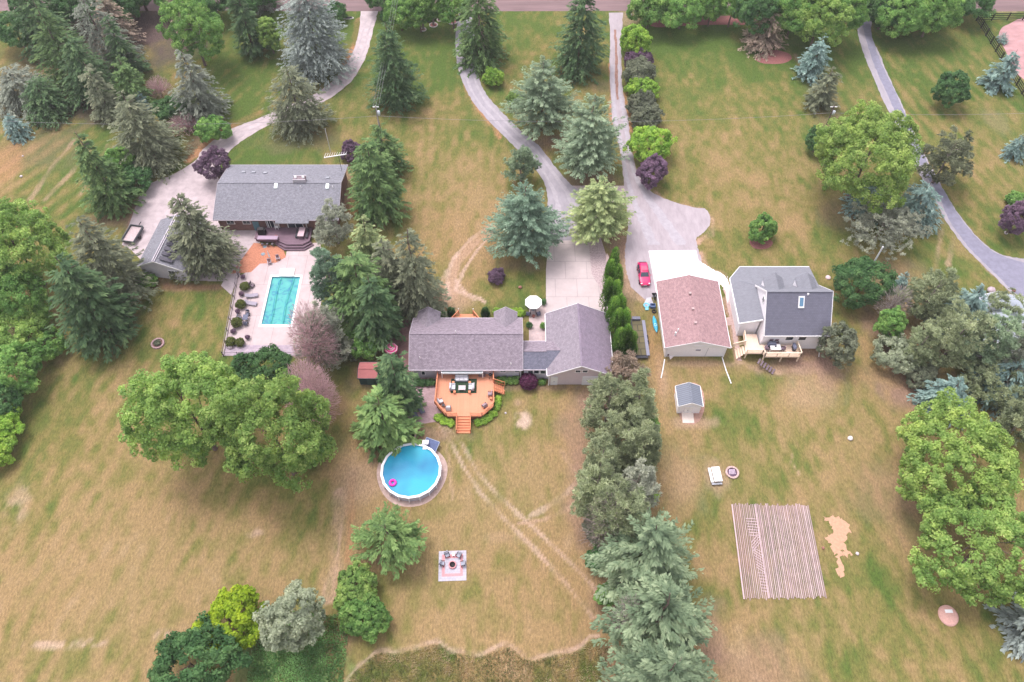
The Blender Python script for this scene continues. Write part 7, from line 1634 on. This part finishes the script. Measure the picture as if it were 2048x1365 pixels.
# ================================================================ POLES AND WIRES
WOODD = mat('pole_wood', (.11, .075, .07), .9, .2, 3); WOODG = mat('pole_grey', (.33, .29, .31), .9, .15, 3)
def upole(tx, ty, by, label, m=WOODD, r=.13, arm=0, trans=False, name='utility_pole'):
    bx = tx + (1024 - tx) * (by - ty) / (1781.7 - ty); b = G(bx, by); H = Zat(ty, b.y)
    t = thing(name, label, 'pole', (b.x, b.y, 0))
    MB().tube((0, 0, 0), (0, 0, H), r, r * .75, 10).build('post', m, t, local=True)
    if arm: MB().bar((-arm, 0, H - .35), (arm, 0, H - .35), .1, .12).build('crossarm', WHITE if arm < .9 else m, t, local=True)
    if trans: MB().lathe((.35, -.1, H - 1.9), [(0, 0), (.25, 0), (.25, .75), (.1, .85), (0, .85)], 14).build('transformer', mat('transformer_pale', (.62, .66, .72), .4, .05, 2), t, local=True)
    return b, H
b1, H1 = upole(389, 247, 286, 'short dark pole at the edge of the concrete driveway', r=.11)
b2, H2 = upole(751, 211, 306, 'tall pole with pale fittings in front of the lone dark spruce', WOODG, arm=.5, trans=True)
b3, H3 = upole(1669, 211, 292, 'pole with a white transformer beside the very large lime maple', arm=.6, trans=True)
b4, H4 = upole(178, -8, 62, 'leaning-looking dark pole among the spruces at the top left', m=WOODG, r=.2)
b5, H5 = upole(1766, 494, 560, 'pale pole sticking out of the grey brown tree', mat('pole_white', (.62, .62, .64), .7, .05, 3), r=.16)
b6, H6 = upole(650, 258, 306, 'slim white post on the lawn above the grey roof', MATS['pole_white'], r=.06, name='lamp_post')
WIRE = mat('wire', (.25, .24, .26), .6, .1, 3)
def wire(a, b, sag, label, r=.022, n_=14):
    mb = MB(); pts = [a.lerp(b, k / n_) - Vector((0, 0, sag * 4 * (k / n_) * (1 - k / n_))) for k in range(n_ + 1)]
    one('power_line', label, 'wire', mb.path(pts, r, 5), WIRE, a, 'overhead power lines')
hw_z = H2 - 2.2
wire(Vector((b1.x, b1.y, H1 - .2)), Vector((b2.x, b2.y, hw_z)), .3, 'thin wire from the short dark pole to the pole before the dark spruce')
wire(Vector((b1.x - 40, b1.y + .3, H1 + .6)), Vector((b1.x, b1.y, H1 - .2)), .4, 'thin wire leaving the short dark pole to the left edge')
wire(Vector((b2.x, b2.y, hw_z)), Vector((b3.x, b3.y, H3 - 1.6)), 1.6, 'thin wire crossing the middle lawns between the two tall poles')
wire(Vector((b3.x, b3.y, H3 - 1.6)), Vector((b3.x + 55, b3.y + 1, H3 - 1.2)), .9, 'thin wire leaving the transformer pole to the right edge')
for s, q in ((-.45, 'left'), (0, 'middle'), (.45, 'right')):
    wire(Vector((b2.x + s, b2.y, H2 - .3)), Vector((b2.x + s + 1.0, yr + 14, H2 + .5)), .6, '%s wire running from the pole past the dark spruce to the road' % q, .018)
# ================================================================ VERGE DETAILS
for px, py, r, lb_ in ((847, 60, .55, 'lowest white-edged ring around a verge tree trunk'), (867, 51, .8, 'largest white-edged ring around a verge tree trunk'), (879, 41, .5, 'white-edged ring nearest the road'), (834, 42, 1.1, 'wide white-edged ring under the leafy verge tree'), (905, 44, 1.0, 'white-edged ring left of the gravel driveway mouth')):
    g = G(px, py); t = thing('edging_ring', lb_, 'edging', (g.x, g.y, 0), 0, 'white edging rings on the verge')
    rr = MB()
    for i in range(20): a = 2 * pi * i / 20; rr.obox((r * cos(a), r * sin(a), .08), (cos(a), sin(a), 0), (-sin(a), cos(a), 0), (0, 0, 1), .07, pi * r / 20 * .85, .08)
    rr.build('edging_stones', mat('edge_white', (.66, .62, .60), .9, .1, 3), t, local=True); MB().lathe((0, 0, 0), [(0, .05), (r - .08, .03)], 16).build('mulch_fill', M_mulch, t, local=True)
for px, py, hh, lb_ in ((867, 50, 9, 'bare trunk standing in the largest white-edged ring'), (879, 40, 9, 'thin bare trunk standing nearest the road'), (847, 59, 5, 'trunk in the lowest white-edged ring')):
    g = G(px, py); t = thing('verge_tree', lb_, 'tree', (g.x, g.y, 0), 0, 'bare-trunked verge trees'); trunk(t, hh, .22, px, 5, 1.6, .45, BARKG)
    NTREE[0] += 1; leaves('crown_mesh', *g_broad(3.0, 2.2, hh + 1.2, px, dens=.8), F_['green'], t)
g = G(873, 19, 1); t = thing('letter_box', 'dark letter box on a post between the bare verge trunks', 'letter box', (g.x, g.y, 0)); MB().box(-.05, .05, -.05, .05, 0, 1.0).build('post', WOODG, t, local=True); MB().box(-.14, .14, -.25, .25, 1.0, 1.28).build('box', mat('box_teal', (.03, .09, .12), .5, .1, 2), t, local=True, bevel=.04)
g = G(1262, 24, 1); t = thing('letter_box', 'small white letter box beside the mouth of the gravel track', 'letter box', (g.x, g.y, 0)); MB().box(-.05, .05, -.05, .05, 0, 1.0).build('post', WOODG, t, local=True); MB().box(-.14, .14, -.25, .25, 1.0, 1.28).build('box', WHITE, t, local=True, bevel=.04)
for px, py, s, lb_ in ((1255, 30, .35, 'left rock beside the mouth of the gravel track'), (1262, 31, .3, 'middle rock beside the mouth of the gravel track'), (1270, 29, .3, 'right rock beside the mouth of the gravel track')):
    g = G(px, py); one('verge_rock', lb_, 'rock', MB().ball((0, 0, s * .5), s, 10, 6, jit=.2, sz=.6, rs=random.Random(px)), mat('rock_white', (.66, .60, .60)), (g.x, g.y, 0), local=True)
g = G(696, 37); t = thing('log_planter', 'small oval bed edged with white near the concrete driveway mouth', 'planter', (g.x, g.y, 0)); MB().torus((0, 0, .06), .9, .09, 24, 6).build('edging', mat('edge_white', (.66, .62, .60)), t, local=True).scale = (1.25, .45, 1); MB().box(-.9, .9, -.18, .18, .02, .35).build('log', DARK, t, local=True, bevel=.12)
g = G(780, 36); shrub('green_dark', 776, 32, 34, 18, 'low dark bushes on the verge right of the concrete driveway', leaf=.14); shrub('green_dark', 858, 30, 30, 14, 'low bush between the verge rings', leaf=.14); shrub('green_dark', 670, 24, 50, 10, 'low rough bush on the verge left of the concrete driveway', leaf=.14)
# bare pale branches on the big spruce by the gravel drive
for o in list(COL.objects):
    if o.type == 'EMPTY' and o.get('label', '').startswith('big spruce with a patch of bare pale branches'):
        Hs = 15; mb = MB(); rr = random.Random(12)
        for i in range(34):
            h = rr.uniform(4.5, 9.5); a = rr.uniform(-2.6, -.6); L = rr.uniform(2.2, 3.6) * (1 - h / 22)
            p0 = Vector((0, 0, h)); p1 = Vector((cos(a) * L * .6, sin(a) * L * .6, h + .1)); p2 = Vector((cos(a + .1) * L * 1.15, sin(a + .1) * L * 1.15, h - .5))
            mb.path([p0, p1, p2], [.06, .045, .015], 5)
        mb.build('dead_branches', mat('dead_wood', (.42, .30, .28), .9, .2, 4), o, local=True)
    if o.type == 'EMPTY' and o.get('label', '').startswith('light green birch'):
        mb = MB(); rr = random.Random(2)
        for i in range(7):
            a = rr.uniform(-2.8, -.3); mb.path([Vector((0, 0, 5)), Vector((cos(a) * 1.6, sin(a) * 1.6, 7.5)), Vector((cos(a) * 2.6, sin(a) * 3.2, 10))], [.1, .07, .02], 6)
        mb.build('white_limbs', mat('birch_bark', (.60, .56, .55), .9, .1, 4), o, local=True)
# ================================================================ ROUGH GRASS AT THE BOTTOM (countless: one mass)
r = np.random.RandomState(3)
def tufts(n_, x0, x1, y0, y1, test, fk, name, label, hgt=.35, wd=.05):
    x = r.uniform(x0, x1, n_); y = r.uniform(y0, y1, n_); k = test(x, y); x, y = x[k], y[k]; n_ = len(x)
    c = np.stack([x, y, np.full(n_, hgt * .45)], 1); d = nrm(np.stack([r.normal(0, .45, n_), r.normal(0, .45, n_), np.ones(n_)], 1)); s = nrm(np.cross(d, rdir(r, n_)))
    ln = hgt * .5 * r.uniform(.6, 1.3, n_); cl = vnoise(x, y, 1.2, 88)
    v = np.stack([c - d * ln[:, None], c + s * wd, c + d * ln[:, None], c - s * wd], 1).reshape(-1, 3)
    me = bpy.data.meshes.new(name); mesh_np(me, v, np.arange(n_ * 4).reshape(-1, 4))
    a = me.attributes.new('fac', 'FLOAT', 'POINT'); a.data.foreach_set('value', np.repeat(np.clip(cl + r.uniform(-.2, .2, n_), 0, 1), 4).astype(np.float32))
    me.materials.append(F_[fk] if isinstance(fk, str) else fk); o = bpy.data.objects.new(name, me); COL.objects.link(o); return tag(o, label, 'grass', None, 'stuff')
MEADOW = foliage('blades_meadow', [(.085, .115, .04), (.20, .19, .085), (.42, .32, .23)])
eyx = [p.x for p in EP]; eyy = [p.y for p in EP]
tufts(26000, EP[0].x, EP[-1].x + 2, 17.5, 30, lambda x, y: (y < np.interp(x, eyx, eyy) - .25), MEADOW, 'rough_grass', 'tall unmown grass beyond the wavy mown edge at the bottom of the photo', .5, .035)
tufts(9000, G(500, 1330).x, G(690, 1330).x, 17.5, 27.5, lambda x, y: vnoise(x, y, 3, 5) + (27.5 - y) * .12 > .55, foliage('blades_weeds', [(.08, .15, .05), (.15, .27, .10), (.26, .40, .18)]), 'weed_patch', 'lush green weeds around the silvery tree at the bottom left', .5, .06)
# ================================================================ THIN SUMMER HAZE
hz = MB().box(-420, 420, -120, 420, -1.0, 125).build('haze', None)
hm = bpy.data.materials.new('haze_air'); hm.use_nodes = True; n = hm.node_tree
for nd in list(n.nodes):
    if nd.type == 'BSDF_PRINCIPLED': n.nodes.remove(nd)
pv = n.nodes.new('ShaderNodeVolumePrincipled'); pv.inputs['Color'].default_value = (.92, .92, .95, 1); pv.inputs['Density'].default_value = .00026; pv.inputs['Anisotropy'].default_value = .2
n.links.new(pv.outputs[0], n.nodes['Material Output'].inputs['Volume'])
hz.data.materials.clear(); hz.data.materials.append(hm); tag(hz, 'thin pale summer haze over the whole neighbourhood', 'haze', None, 'stuff')
